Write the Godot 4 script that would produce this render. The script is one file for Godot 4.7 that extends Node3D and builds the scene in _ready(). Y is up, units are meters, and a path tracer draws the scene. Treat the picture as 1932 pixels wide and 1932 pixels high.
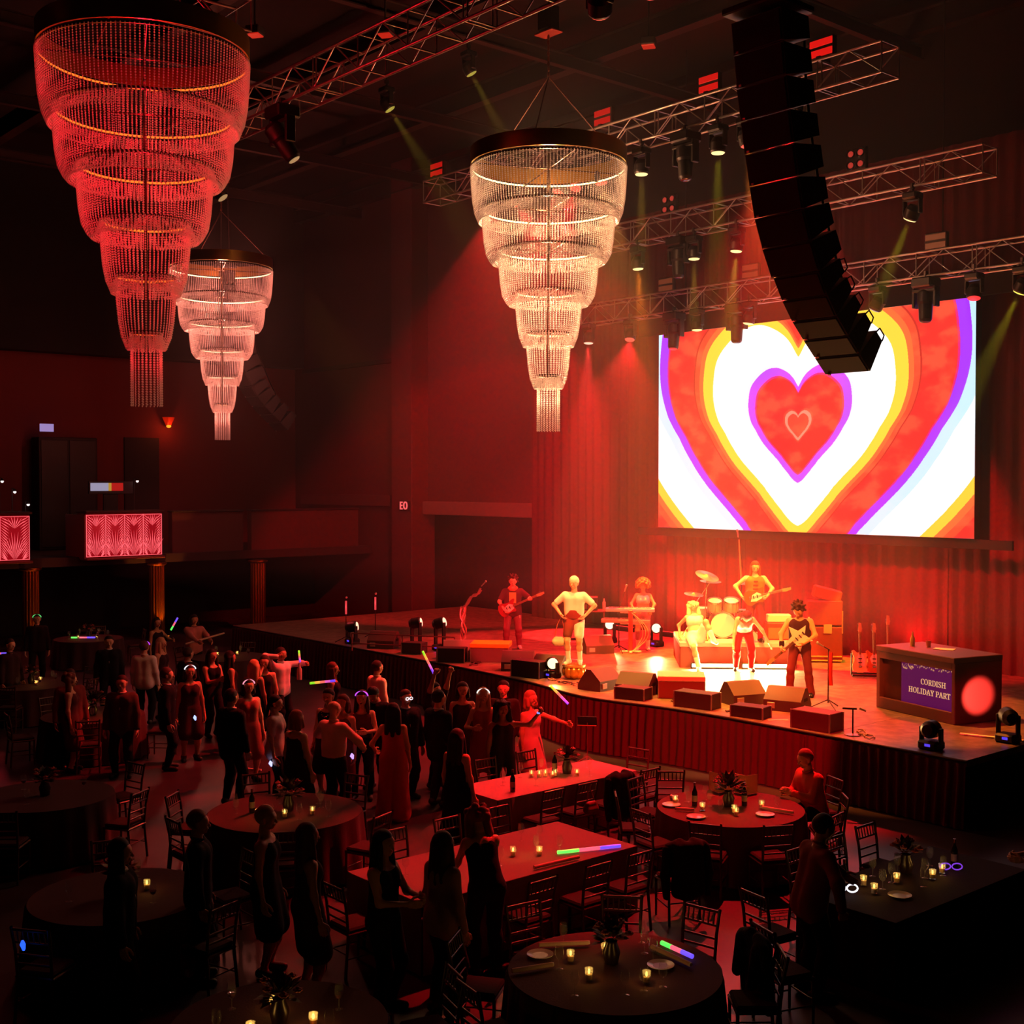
extends Node3D
# A ballroom concert: stage at z < 0, audience floor at z > 0, camera on a balcony at the house-right side.

class MB:
	# collects faces of one mesh; faces are given counter-clockwise as seen from outside
	var v := PackedVector3Array()
	var n := PackedVector3Array()
	var uv := PackedVector2Array()
	var ix := PackedInt32Array()
	var t := Transform3D()
	func quad(a: Vector3, b: Vector3, c: Vector3, d: Vector3) -> MB:
		a = t * a; b = t * b; c = t * c; d = t * d
		var k := v.size()
		var m := (c - a).cross(d - b)
		m = m.normalized() if m.length() > 1e-12 else Vector3.UP
		v.append_array([a, b, c, d]); n.append_array([m, m, m, m])
		ix.append_array([k, k + 2, k + 1, k, k + 3, k + 2])
		return self
	func tri(a: Vector3, b: Vector3, c: Vector3) -> MB:
		a = t * a; b = t * b; c = t * c
		var k := v.size()
		var m := (b - a).cross(c - a).normalized()
		v.append_array([a, b, c]); n.append_array([m, m, m])
		ix.append_array([k, k + 2, k + 1])
		return self
	func box(c: Vector3, s: Vector3, bev := 0.0, turn := Basis()) -> MB:
		var h := s * 0.5
		bev = minf(bev, minf(h.x, minf(h.y, h.z)) * 0.9)
		var g := func(sx: float, sy: float, sz: float, ax: int) -> Vector3:
			var p := Vector3(sx * (h.x - (0.0 if ax == 0 else bev)), sy * (h.y - (0.0 if ax == 1 else bev)), sz * (h.z - (0.0 if ax == 2 else bev)))
			return c + turn * p
		for s1 in [1.0, -1.0]:
			var e: float = s1
			_q4(g.call(e, -1, -1, 0), g.call(e, 1, -1, 0), g.call(e, 1, 1, 0), g.call(e, -1, 1, 0), e > 0)
			_q4(g.call(-1, e, -1, 1), g.call(-1, e, 1, 1), g.call(1, e, 1, 1), g.call(1, e, -1, 1), e > 0)
			_q4(g.call(-1, -1, e, 2), g.call(1, -1, e, 2), g.call(1, 1, e, 2), g.call(-1, 1, e, 2), e > 0)
		if bev > 0.0:
			for a in [1.0, -1.0]:
				for b in [1.0, -1.0]:
					var out: bool = a * b > 0
					_q4(g.call(a, b, -1, 0), g.call(a, b, -1, 1), g.call(a, b, 1, 1), g.call(a, b, 1, 0), out)
					_q4(g.call(-1, a, b, 1), g.call(-1, a, b, 2), g.call(1, a, b, 2), g.call(1, a, b, 1), out)
					_q4(g.call(b, -1, a, 2), g.call(b, -1, a, 0), g.call(b, 1, a, 0), g.call(b, 1, a, 2), out)
					for d in [1.0, -1.0]:
						if a * b * d > 0:
							tri(g.call(a, b, d, 0), g.call(a, b, d, 1), g.call(a, b, d, 2))
						else:
							tri(g.call(a, b, d, 0), g.call(a, b, d, 2), g.call(a, b, d, 1))
		return self
	func _q4(a: Vector3, b: Vector3, c: Vector3, d: Vector3, out: bool) -> void:
		if out: quad(a, b, c, d)
		else: quad(a, d, c, b)
	func tube(p: Vector3, q: Vector3, r0: float, r1: float, seg := 8, caps := true) -> MB:
		var d := (q - p).normalized()
		var x := d.cross(Vector3.UP if absf(d.y) < 0.95 else Vector3.RIGHT).normalized()
		var y := d.cross(x)
		var k := v.size()
		var sl := (r0 - r1) / maxf((q - p).length(), 1e-6)
		for j in seg + 1:
			var a := TAU * j / seg
			var o := x * cos(a) + y * sin(a)
			v.append(t * (p + o * r0)); v.append(t * (q + o * r1))
			var m := (t.basis * (o + d * sl)).normalized()
			n.append(m); n.append(m)
		for j in seg:
			var b := k + j * 2
			ix.append_array([b, b + 1, b + 2, b + 1, b + 3, b + 2])
		if caps:
			for e in 2:
				var cpt := p if e == 0 else q
				var r := r0 if e == 0 else r1
				if r < 1e-5: continue
				var m2 := (t.basis * (-d if e == 0 else d)).normalized()
				var kk := v.size()
				v.append(t * cpt); n.append(m2)
				for j in seg + 1:
					var a := TAU * j / seg
					v.append(t * (cpt + (x * cos(a) + y * sin(a)) * r)); n.append(m2)
				for j in seg:
					if e == 0: ix.append_array([kk, kk + 1 + j, kk + 2 + j])
					else: ix.append_array([kk, kk + 2 + j, kk + 1 + j])
		return self
	func sweep(pts: Array, r: float, seg := 6, closed := false) -> MB:
		var m := pts.size()
		var k := v.size()
		var last := Vector3.ZERO
		for j in m:
			var a: Vector3 = pts[(j - 1 + m) % m] if (j > 0 or closed) else pts[0]
			var b: Vector3 = pts[(j + 1) % m] if (j < m - 1 or closed) else pts[m - 1]
			var d := (b - a).normalized()
			var x := d.cross(Vector3.UP if absf(d.y) < 0.95 else Vector3.RIGHT).normalized() if j == 0 else (last - d * last.dot(d)).normalized()
			last = x
			var y := d.cross(x)
			for s in seg:
				var an := TAU * s / seg
				var o := x * cos(an) + y * sin(an)
				v.append(t * (pts[j] + o * r)); n.append((t.basis * o).normalized())
		for j in (m if closed else m - 1):
			var j2 := (j + 1) % m
			for s in seg:
				var s2 := (s + 1) % seg
				ix.append_array([k + j * seg + s, k + j2 * seg + s, k + j * seg + s2, k + j2 * seg + s, k + j2 * seg + s2, k + j * seg + s2])
		return self
	func lathe(prof: Array, seg := 16, c := Vector3.ZERO, smooth := false) -> MB:
		# profile of Vector2(radius, height) from bottom to top, outside to the right
		var nr := []
		for j in prof.size() - 1:
			var d: Vector2 = (prof[j + 1] - prof[j])
			nr.append(Vector2(d.y, -d.x).normalized())
		for j in prof.size() - 1:
			var k := v.size()
			var a: Vector2 = prof[j]
			var b: Vector2 = prof[j + 1]
			var na: Vector2 = nr[j]
			var nb: Vector2 = nr[j]
			if smooth:
				if j > 0 and nr[j - 1].dot(nr[j]) > 0.3: na = (nr[j - 1] + nr[j]).normalized()
				if j < nr.size() - 1 and nr[j + 1].dot(nr[j]) > 0.3: nb = (nr[j + 1] + nr[j]).normalized()
			for s in seg + 1:
				var an := TAU * s / seg
				var o := Vector3(cos(an), 0, sin(an))
				v.append(t * (c + o * a.x + Vector3.UP * a.y)); v.append(t * (c + o * b.x + Vector3.UP * b.y))
				n.append((t.basis * (o * na.x + Vector3.UP * na.y)).normalized()); n.append((t.basis * (o * nb.x + Vector3.UP * nb.y)).normalized())
			for s in seg:
				var q := k + s * 2
				ix.append_array([q, q + 2, q + 1, q + 1, q + 2, q + 3])
		return self
	func ball(c: Vector3, r: Vector3, nu := 12, nv := 8) -> MB:
		var k := v.size()
		for j in nv + 1:
			var la := PI * j / nv - PI / 2
			for s in nu + 1:
				var lo := TAU * s / nu
				var o := Vector3(cos(la) * cos(lo), sin(la), cos(la) * sin(lo))
				v.append(t * (c + o * r)); n.append((t.basis * (o / r)).normalized())
		for j in nv:
			for s in nu:
				var a := k + j * (nu + 1) + s
				var b := a + nu + 1
				ix.append_array([a, a + 1, b, b, a + 1, b + 1])
		return self
	func extrude(poly: PackedVector2Array, z0: float, z1: float) -> MB:
		# polygon in the xy plane, counter-clockwise seen from +z
		if not Geometry2D.is_polygon_clockwise(poly):
			pass
		else:
			poly.reverse()
		var tr := Geometry2D.triangulate_polygon(poly)
		for j in range(0, tr.size(), 3):
			var a := poly[tr[j]]; var b := poly[tr[j + 1]]; var c := poly[tr[j + 2]]
			if (b - a).cross(c - a) < 0:
				var w := b; b = c; c = w
			tri(Vector3(a.x, a.y, z1), Vector3(b.x, b.y, z1), Vector3(c.x, c.y, z1))
			tri(Vector3(a.x, a.y, z0), Vector3(c.x, c.y, z0), Vector3(b.x, b.y, z0))
		for j in poly.size():
			var a := poly[j]; var b := poly[(j + 1) % poly.size()]
			quad(Vector3(a.x, a.y, z0), Vector3(b.x, b.y, z0), Vector3(b.x, b.y, z1), Vector3(a.x, a.y, z1))
		return self
	func at(x: Transform3D) -> MB:
		t = x
		return self
	func mesh() -> ArrayMesh:
		var a := []
		a.resize(Mesh.ARRAY_MAX)
		a[Mesh.ARRAY_VERTEX] = v
		a[Mesh.ARRAY_NORMAL] = n
		if uv.size() == v.size(): a[Mesh.ARRAY_TEX_UV] = uv
		a[Mesh.ARRAY_INDEX] = ix
		var m := ArrayMesh.new()
		m.add_surface_from_arrays(Mesh.PRIMITIVE_TRIANGLES, a)
		return m

var names := {}
var mats := {}
var shapes := {}
var rng := RandomNumberGenerator.new()

func numbered(nm: String) -> String:
	names[nm] = names.get(nm, -1) + 1
	return nm if names[nm] == 0 else "%s_%03d" % [nm, names[nm]]

func thing(nm: String, label: String, cat: String, pos := Vector3.ZERO, turn := 0.0, group := "") -> Node3D:
	var o := Node3D.new()
	o.name = numbered(nm)
	add_child(o)
	o.position = pos
	o.rotation.y = turn
	return tag(o, label, cat, group)

func tag(o: Node3D, label: String, cat: String, group := "") -> Node3D:
	o.set_meta("label", label); o.set_meta("category", cat)
	if group: o.set_meta("group", group)
	return o

func part(par: Node3D, nm: String, m, material: Material, label := "") -> MeshInstance3D:
	var o := MeshInstance3D.new()
	o.name = nm
	o.mesh = m.mesh() if m is MB else m
	o.material_override = material
	par.add_child(o, true)
	if label: o.set_meta("label", label)
	return o

func one(nm: String, m, material: Material, label: String, cat: String, pos := Vector3.ZERO, turn := 0.0, group := "") -> MeshInstance3D:
	var o := MeshInstance3D.new()
	o.name = numbered(nm)
	o.mesh = m.mesh() if m is MB else m
	o.material_override = material
	add_child(o)
	o.position = pos
	o.rotation.y = turn
	tag(o, label, cat, group)
	return o

func struct(nm: String, m, material: Material) -> MeshInstance3D:
	var o := MeshInstance3D.new()
	o.name = numbered(nm)
	o.mesh = m.mesh() if m is MB else m
	o.material_override = material
	add_child(o)
	o.set_meta("kind", "structure")
	return o

func copy(o: Node3D, nm: String, pos: Vector3, turn: float, label := "", group := "") -> Node3D:
	var c: Node3D = o.duplicate()
	c.name = numbered(nm)
	add_child(c)
	c.position = pos
	c.rotation.y = turn
	if label: c.set_meta("label", label)
	if group: c.set_meta("group", group)
	return c

func mat(hex: String, rough := 0.8, metal := 0.0, spec := 0.5) -> StandardMaterial3D:
	var key := "%s %f %f %f" % [hex, rough, metal, spec]
	if not mats.has(key):
		var m := StandardMaterial3D.new()
		m.albedo_color = Color(hex)
		m.roughness = rough
		m.metallic = metal
		m.metallic_specular = spec
		mats[key] = m
	return mats[key]

func cloth(hex: String) -> StandardMaterial3D:
	var key := "cloth " + hex
	if not mats.has(key):
		var m: StandardMaterial3D = mat(hex, 0.9, 0.0, 0.3).duplicate()
		var nt := NoiseTexture2D.new()
		if not mats.has("weave"):
			var f := FastNoiseLite.new()
			f.frequency = 0.06
			f.seed = 3
			nt.noise = f
			nt.width = 128; nt.height = 128
			nt.seamless = true
			nt.as_normal_map = true
			nt.bump_strength = 3.0
			mats["weave"] = nt
		m.normal_enabled = true
		m.normal_texture = mats["weave"]
		m.normal_scale = 0.22
		m.uv1_triplanar = true
		m.uv1_scale = Vector3.ONE * 4.0
		mats[key] = m
	return mats[key]

func glow(col: Color, energy: float, base := "111111") -> StandardMaterial3D:
	var key := "glow %s %f" % [col.to_html(), energy]
	if not mats.has(key):
		var m := StandardMaterial3D.new()
		m.albedo_color = Color(base)
		m.roughness = 0.4
		m.emission_enabled = true
		m.emission = col
		m.emission_energy_multiplier = energy
		mats[key] = m
	return mats[key]

func noisy(hex_a: String, hex_b: String, freq: float, rough: float, scale: float, bump := 0.0, seed_ := 1) -> StandardMaterial3D:
	var key := "noisy %s %s %f %f %f" % [hex_a, hex_b, freq, rough, scale]
	if mats.has(key): return mats[key]
	var f := FastNoiseLite.new()
	f.seed = seed_
	f.frequency = freq
	f.fractal_octaves = 5
	var nt := NoiseTexture2D.new()
	nt.noise = f
	nt.width = 512; nt.height = 512
	nt.seamless = true
	var g := Gradient.new()
	g.set_color(0, Color(hex_a)); g.set_color(1, Color(hex_b))
	g.set_offset(0, 0.25); g.set_offset(1, 0.75)
	nt.color_ramp = g
	var m := StandardMaterial3D.new()
	m.albedo_texture = nt
	m.roughness = rough
	m.uv1_triplanar = true
	m.uv1_world_triplanar = true
	m.uv1_scale = Vector3.ONE * scale
	if bump > 0.0:
		var nn := NoiseTexture2D.new()
		nn.noise = f
		nn.width = 512; nn.height = 512
		nn.seamless = true
		m.heightmap_enabled = true
		m.heightmap_texture = nn
		m.heightmap_scale = bump
	mats[key] = m
	return m

func spot(par: Node3D, pos: Vector3, towards: Vector3, col: Color, energy: float, angle: float, size := 0.06, soft := 0.4) -> SpotLight3D:
	# pos and towards in the parent's own axes
	var l := SpotLight3D.new()
	l.name = "spot"
	l.light_color = col
	l.light_energy = energy
	l.spot_angle = angle
	l.spot_angle_attenuation = soft
	l.spot_range = 60.0
	l.spot_attenuation = 2.0
	l.light_size = size
	l.shadow_enabled = true
	par.add_child(l, true)
	l.position = pos
	var d := (towards - pos).normalized()
	l.basis = Basis.looking_at(d, Vector3.UP if absf(d.y) < 0.99 else Vector3.RIGHT)
	return l

func omni(par: Node3D, pos: Vector3, col: Color, energy: float, size := 0.05) -> OmniLight3D:
	var l := OmniLight3D.new()
	l.name = "omni"
	l.light_color = col
	l.light_energy = energy
	l.omni_range = 60.0
	l.omni_attenuation = 2.0
	l.light_size = size
	l.shadow_enabled = true
	par.add_child(l, true)
	l.position = pos
	return l

func lin(r: float, g: float, b: float) -> Color:
	return Color(r, g, b).linear_to_srgb()

func yrot(a: float) -> Basis:
	return Basis(Vector3.UP, a)

func aim(d: Vector3) -> Basis:
	# a basis whose -y looks along d (for lamp heads that hang down)
	var y := -d.normalized()
	var x := y.cross(Vector3.FORWARD if absf(y.z) < 0.9 else Vector3.RIGHT).normalized()
	return Basis(x, y, x.cross(y))

# ---------------------------------------------------------------- main
func _ready() -> void:
	rng.seed = 7
	# camera, on the house-right balcony
	var cam := Camera3D.new()
	cam.name = "camera"
	cam.fov = 44.692
	cam.near = 0.1
	cam.far = 200.0
	add_child(cam)
	cam.position = Vector3(16, 5, 16)
	cam.rotation_degrees = Vector3(-1.365, 49.493, 0)
	cam.current = true
	# air and exposure: a closed room at night, no sky light
	var we := WorldEnvironment.new()
	we.name = "world"
	var env := Environment.new()
	env.background_mode = Environment.BG_COLOR
	env.background_color = Color.BLACK
	env.tonemap_mode = Environment.TONE_MAPPER_LINEAR
	env.tonemap_exposure = 1.0
	env.volumetric_fog_enabled = true
	env.volumetric_fog_density = 0.0
	env.sdfgi_enabled = true
	env.ssao_enabled = true
	env.ssil_enabled = true
	we.environment = env
	add_child(we)
	build_room()
	build_balconies()
	build_stage()
	build_screen()
	build_haze()
	build_chandeliers()
	build_rig()
	build_line_arrays()
	build_stage_gear()
	build_band()
	build_tables()
	build_crowd()
	build_small_things()

func build_haze() -> void:
	# stage haze that hangs over the stage and the front of the hall, above head height
	var f := FogVolume.new()
	f.name = "stage_haze"
	f.shape = RenderingServer.FOG_VOLUME_SHAPE_BOX
	f.size = Vector3(27, 12.4, 9.6)
	var fm := FogMaterial.new()
	fm.density = 0.0065
	fm.albedo = Color.WHITE
	f.material = fm
	add_child(f)
	f.position = Vector3(-6.5, 8.4, -3.65)
	tag(f, "thin theatrical haze hanging over the stage and hall front", "haze")
	f.set_meta("kind", "stuff")

func slab(lo: Vector3, hi: Vector3, bev := 0.0) -> MB:
	return MB.new().box((lo + hi) * 0.5, hi - lo, bev)

func pleats(x0: float, x1: float, y0: float, y1: float, amp: float, per: float, seed_: int) -> MB:
	# a hanging cloth in the xy plane whose folds run from top to hem
	var m := MB.new()
	var cols := int((x1 - x0) / per * 6.0)
	var rows := 5
	var f := FastNoiseLite.new()
	f.seed = seed_
	f.frequency = 0.35
	var k := 0
	for s in 2:
		k = m.v.size()
		for c in cols + 1:
			var x := x0 + (x1 - x0) * c / cols
			for r in rows + 1:
				var h := float(r) / rows
				var ph := x / per * TAU + 2.2 * f.get_noise_2d(x * 2.0, 1.5 - h)
				var a := amp * (1.0 - 0.35 * h) * (0.7 + 0.5 * f.get_noise_2d(x * 3.0, 40.0))
				m.v.append(Vector3(x, lerpf(y0, y1, h), sin(ph) * a + (0.004 if s else -0.004)))
				m.n.append(Vector3(-cos(ph) * a * TAU / per, 0, 1).normalized() * (1.0 if s else -1.0))
		for c in cols:
			for r in rows:
				var a := k + c * (rows + 1) + r
				var b := a + rows + 1
				if s: m.ix.append_array([a, a + 1, b, b, a + 1, b + 1])
				else: m.ix.append_array([a, b, a + 1, b, b + 1, a + 1])
	return m

func build_room() -> void:
	struct("floor", slab(Vector3(-27, -0.3, -12), Vector3(22, 0, 24)), noisy("261c20", "40303a", 0.008, 0.42, 0.12, 0.0, 4))  # floor tone pulled towards red to carry the red light
	var black := mat("141112", 0.9)
	struct("ceiling", slab(Vector3(-27, 16, -12), Vector3(22, 16.3, 24)), mat("1a0e0e", 0.95))  # ceiling colour reddened to stand in for red light
	struct("wall_right", slab(Vector3(21.7, 0, -12), Vector3(22, 16, 24)), black)
	struct("wall_front", slab(Vector3(-27, 0, 23.7), Vector3(22, 16, 24)), black)
	var wl := mat("5e1c1c", 0.85)  # wall made deep red, the hall's red light put into its colour
	struct("wall_left", slab(Vector3(-27, 0, -12), Vector3(-26.7, 9.4, 24)), wl)
	struct("wall_left", slab(Vector3(-27, 9.4, -12), Vector3(-26.0, 16, 24)), black)
	# back wall: plain panels beside the stage, with an opening to the wings
	var wb := mat("58202a", 0.85)  # back wall colours reddened the same way for the red light
	struct("wall_back", slab(Vector3(-18.4, 4.35, -9.9), Vector3(-12.2, 16, -9.6)), wb)
	struct("wall_back", slab(Vector3(-12.2, 0, -9.9), Vector3(22, 16, -9.6)), mat("2c1416", 0.9))
	struct("wall_back", slab(Vector3(-26.7, 0, -9.6), Vector3(-19.6, 16, -9.3)), mat("461a1e", 0.85))
	struct("wall_back", slab(Vector3(-19.6, 0, -9.9), Vector3(-18.4, 16, -8.9), 0.03), wb)
	struct("wall_back", slab(Vector3(-27, 0, -12), Vector3(22, 16, -11.7)), black)
	struct("trim_1", slab(Vector3(-18.4, 3.9, -9.95), Vector3(-12.2, 4.35, -9.35), 0.02), mat("7a5a5a", 0.7))
	# pale square panel lines on the left back wall
	struct("trim_2", slab(Vector3(-26.0, 9.2, -9.34), Vector3(-20.0, 9.35, -9.2)), mat("2a1818", 0.8))
	struct("trim_3", slab(Vector3(-26.0, 4.15, -9.4), Vector3(-20.0, 4.55, -9.1), 0.02), mat("4a2c2c", 0.8))
	# roof steel: beams across and along the hall, under the deck
	var steel := mat("301a1a", 0.6, 0.2)
	for k in 7:
		struct("trim_4", ibeam(Vector3(-26, 15.2, -9 + k * 4.2), Vector3(21.5, 15.2, -9 + k * 4.2), 0.5), steel)
	for k in 8:
		struct("trim_5", ibeam(Vector3(-22 + k * 5.6, 14.7, -9.5), Vector3(-22 + k * 5.6, 14.7, 23), 0.28), steel)

func ibeam(a: Vector3, b: Vector3, h: float) -> MB:
	var m := MB.new()
	var l := (b - a).length()
	var d := (b - a) / l
	var bs := Basis(d, Vector3.UP, d.cross(Vector3.UP))
	var c := (a + b) * 0.5
	m.box(c + Vector3(0, h * 0.5, 0), Vector3(l, 0.03, h * 0.6), 0.0, bs)
	m.box(c - Vector3(0, h * 0.5, 0), Vector3(l, 0.03, h * 0.6), 0.0, bs)
	m.box(c, Vector3(l, h, 0.02), 0.0, bs)
	return m

# ---------------------------------------------------------------- balconies along the left wall
func blade(m: MB, p: Vector2, q: Vector2, w: float) -> void:
	# one leaf blade, keeled along its middle
	var d := (q - p).normalized()
	var mid := p.lerp(q, 0.55)
	var sd := Vector2(d.y, -d.x) * w
	var top := Vector3(mid.x, mid.y, 0.02)
	var l := Vector3(mid.x - sd.x, mid.y - sd.y, 0.008)
	var r := Vector3(mid.x + sd.x, mid.y + sd.y, 0.008)
	var a := Vector3(p.x, p.y, 0.004)
	var b := Vector3(q.x, q.y, 0.004)
	m.tri(a, r, top); m.tri(r, b, top); m.tri(b, l, top); m.tri(l, a, top)

func leaf_panel(w: float, h: float) -> MB:
	# palm tracery in four repeats: blades falling from a spine at each side, a fan rising from the foot, a small fan at the head
	var m := MB.new()
	var cell := w / 4.0
	for c in 5:
		var x := -w / 2 + c * cell
		m.box(Vector3(x, 0, 0.008), Vector3(0.016, h, 0.016))
		for k in 17:
			var y := h * 0.5 - 0.01 - k * h / 18.0
			for s in [-1, 1]:
				if (c == 0 and s < 0) or (c == 4 and s > 0): continue
				blade(m, Vector2(x, y), Vector2(x + s * cell * (0.34 - 0.006 * k), maxf(y - h * (0.12 + 0.012 * k), -h / 2)), 0.011)
	for c in 4:
		var xc := -w / 2 + (c + 0.5) * cell
		for k in 11:
			var a := lerpf(-0.62, 0.62, k / 10.0)
			var ln := h * (0.62 if k % 2 else 0.7) * (1.0 - 0.45 * absf(a))
			blade(m, Vector2(xc + sin(a) * 0.05, -h / 2 + 0.02), Vector2(xc + sin(a) * ln, -h / 2 + cos(a) * ln), 0.012)
		for k in 7:
			var a := lerpf(-0.95, 0.95, k / 6.0)
			blade(m, Vector2(xc, h * 0.22), Vector2(xc + sin(a) * cell * 0.42, minf(h * 0.22 + cos(a) * h * 0.3, h / 2)), 0.011)
	m.box(Vector3(0, -h / 2 + 0.008, 0.008), Vector3(w, 0.016, 0.016))
	m.box(Vector3(0, h / 2 - 0.008, 0.008), Vector3(w, 0.016, 0.016))
	return m

func build_balconies() -> void:
	var dark := mat("2a1a1a", 0.8)
	var redw := mat("6a2f2c", 0.75)
	# the deck and the wall under it
	struct("floor_balcony", slab(Vector3(-26.7, 2.45, -9.3), Vector3(-21.4, 2.72, 12)), dark)
	struct("wall_under_balcony", slab(Vector3(-25.6, 0, -9.3), Vector3(-25.3, 2.45, 12)), mat("1d1012", 0.85))
	# parapet boxes that lean outward at the foot; the two with lit tracery and plain ones beyond
	var defs := [[1.35, 2.67, -1.12, -1.35, "middle", 2.14], [6.4, 2.74, 3.0, 2.86, "left", 7.0]]
	for k in 2:
		var d: Array = defs[k]
		var z1: float = d[0]
		var z0: float = d[2]
		var zc := (z0 + z1) * 0.5
		var o := thing("balcony_front", ["balcony parapet box with bright palm leaf tracery above the gold column", "balcony parapet box with lit palm leaf tracery beyond the gap, farther from the stage"][k], "balcony", Vector3(-21.0, 2.68, zc))
		var w := z1 - z0
		var b := MB.new()
		b.box(Vector3(-0.35, 0.69, 0), Vector3(0.6, 1.38, w), 0.02)
		part(o, "parapet", b, redw)
		part(o, "handrail", MB.new().box(Vector3(-0.3, 1.42, 0), Vector3(0.8, 0.07, w + 0.06), 0.02), dark)
		part(o, "ledge", MB.new().box(Vector3(-0.26, -0.02, 0), Vector3(0.8, 0.06, w + 0.05), 0.015), redw)
		var pm: StandardMaterial3D = glow(lin(0.26, 0.0, 0.005), 1.0, "4a1010")
		var face := MB.new().box(Vector3(0, 0, -0.01), Vector3(w - 0.04, 1.3, 0.02))
		var fr := part(o, "panel", face, pm, "backlit red panel")
		fr.position = Vector3(-0.03, 0.69, 0)
		fr.basis = Basis(Vector3.FORWARD, Vector3.UP, Vector3.RIGHT)
		var lf := part(fr, "tracery", leaf_panel(w - 0.06, 1.28), glow(lin(0.95, 0.13, 0.16), 1.0, "c08080"), "pale pink palm leaf tracery")
		lf.position = Vector3(0, 0, 0.004)
		omni(o, Vector3(1.6, 1.0, 0), lin(1, 0.05, 0.06), 1.1, 0.2)
		# the side cheek towards the camera, plain
		var ck := MB.new().box(Vector3(-0.75, 0.66, w * 0.5 + 0.02), Vector3(1.5, 1.34, 0.06), 0.01)
		part(o, "side_panel", ck, redw)
	for d in [[-4.3, -1.75, "plain dark balcony parapet right of the lit tracery box"], [-8.9, -4.6, "plain dark balcony parapet at the stage end of the left wall"]]:
		var zc2: float = (d[0] + d[1]) * 0.5
		var o2 := thing("balcony_front", d[2], "balcony", Vector3(-21.6, 2.68, zc2))
		part(o2, "parapet", MB.new().box(Vector3(-0.2, 0.67, 0), Vector3(0.3, 1.36, d[1] - d[0]), 0.02), mat("4a2222", 0.8))
		part(o2, "handrail", MB.new().box(Vector3(-0.2, 1.38, 0), Vector3(0.45, 0.06, d[1] - d[0]), 0.02), dark)
	# gold columns under the balcony edge
	var gold := mat("b5772a", 0.28, 1.0)
	for d in [[-21.35, -1.07, "gold fluted column under the lit balcony box"], [-21.4, 2.87, "gold fluted column beneath the gap between balcony boxes"], [-20.3, -4.09, "slim gold fluted column standing before the dark wall"]]:
		var o3 := thing("column", d[2], "column", Vector3(d[0], 0, d[1]))
		var fl := MB.new()
		for a in 14:
			var an := TAU * a / 14
			fl.tube(Vector3(cos(an) * 0.2, 0.12, sin(an) * 0.2), Vector3(cos(an) * 0.2, 2.38, sin(an) * 0.2), 0.05, 0.05, 8)
		part(o3, "shaft", fl, gold)
		part(o3, "base", MB.new().lathe([Vector2(0, 0), Vector2(0.3, 0), Vector2(0.3, 0.08), Vector2(0.24, 0.13), Vector2(0, 0.13)], 20), gold)
		part(o3, "capital", MB.new().lathe([Vector2(0, 2.36), Vector2(0.24, 2.36), Vector2(0.32, 2.41), Vector2(0.32, 2.46), Vector2(0, 2.46)], 20), gold)
		if d[1] > -3.0:
			var up := thing("uplight", "small amber uplight on the floor by the gold column " + ("under the lit balcony box" if d[1] < 0 else "beneath the balcony gap"), "light", Vector3(d[0] + 0.55, 0, d[1] - 0.1))
			part(up, "housing", MB.new().lathe([Vector2(0, 0), Vector2(0.09, 0), Vector2(0.09, 0.14), Vector2(0.07, 0.16), Vector2(0, 0.16)], 12), mat("151515", 0.5))
			part(up, "lens", MB.new().lathe([Vector2(0, 0.162), Vector2(0.06, 0.162), Vector2(0, 0.17)], 12), glow(lin(1, 0.25, 0.02), 1.5))
			spot(up, Vector3(0, 0.2, 0), Vector3(-0.5, 2.2, 0.1), lin(1, 0.25, 0.03), 16.0 if d[1] < 0 else 3.0, 24, 0.03)
	# things on the upper level behind the parapets
	var tv := thing("wall_television", "wide television on the upper level mirroring the heart film", "television", Vector3(-23.6, 4.31, -0.55))
	tv.rotation.y = PI / 2
	part(tv, "stand", MB.new().box(Vector3(0, -0.65, -0.08), Vector3(0.5, 1.92, 0.06), 0.01), mat("0c0c0c", 0.6))
	part(tv, "case", MB.new().box(Vector3(0, 0.52, -0.05), Vector3(1.5, 0.42, 0.08), 0.01), mat("0c0c0c", 0.4))
	part(tv, "display_screen", MB.new().box(Vector3(-0.4, 0.54, 0), Vector3(0.6, 0.26, 0.01)), glow(lin(0.30, 0.28, 0.4), 1.0))
	part(tv, "display_stripe", MB.new().box(Vector3(-0.05, 0.54, 0), Vector3(0.1, 0.26, 0.01)), glow(lin(0.45, 0.25, 0.03), 1.0))
	part(tv, "display_heart", MB.new().box(Vector3(0.2, 0.54, 0), Vector3(0.4, 0.26, 0.01)), glow(lin(0.4, 0.008, 0.006), 1.0))
	var cab := thing("cabinet", "dark cabinet against the upper level wall with small violet display", "cabinet", Vector3(-26.2, 2.72, 0.0), PI / 2)
	part(cab, "body", MB.new().box(Vector3(0, 1.9, 0), Vector3(2.0, 3.8, 0.7), 0.02), mat("180c0c", 0.7))
	for s in [-1, 1]:
		var dr := part(cab, "door", MB.new().box(Vector3(s * 0.48, 1.9, 0.36), Vector3(0.9, 3.6, 0.03), 0.01), mat("1f1010", 0.6))
		part(dr, "handle", MB.new().tube(Vector3(s * 0.1, 0.9, 0.39), Vector3(s * 0.1, 1.25, 0.39), 0.012, 0.012, 6), mat("806040", 0.4, 1.0))
	var sg := one("display_sign", MB.new().box(Vector3.ZERO, Vector3(0.46, 0.26, 0.04), 0.005), glow(lin(0.30, 0.22, 0.5), 1.0), "small pale violet lit display high on the left wall", "display", Vector3(-25.9, 6.83, 0.71), PI / 2)
	sg.set_meta("category", "display")
	var d1 := struct("door_1", slab(Vector3(-26.72, 2.72, -3.6), Vector3(-26.6, 6.6, -2.3), 0.01), mat("120a0a", 0.7))
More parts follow.
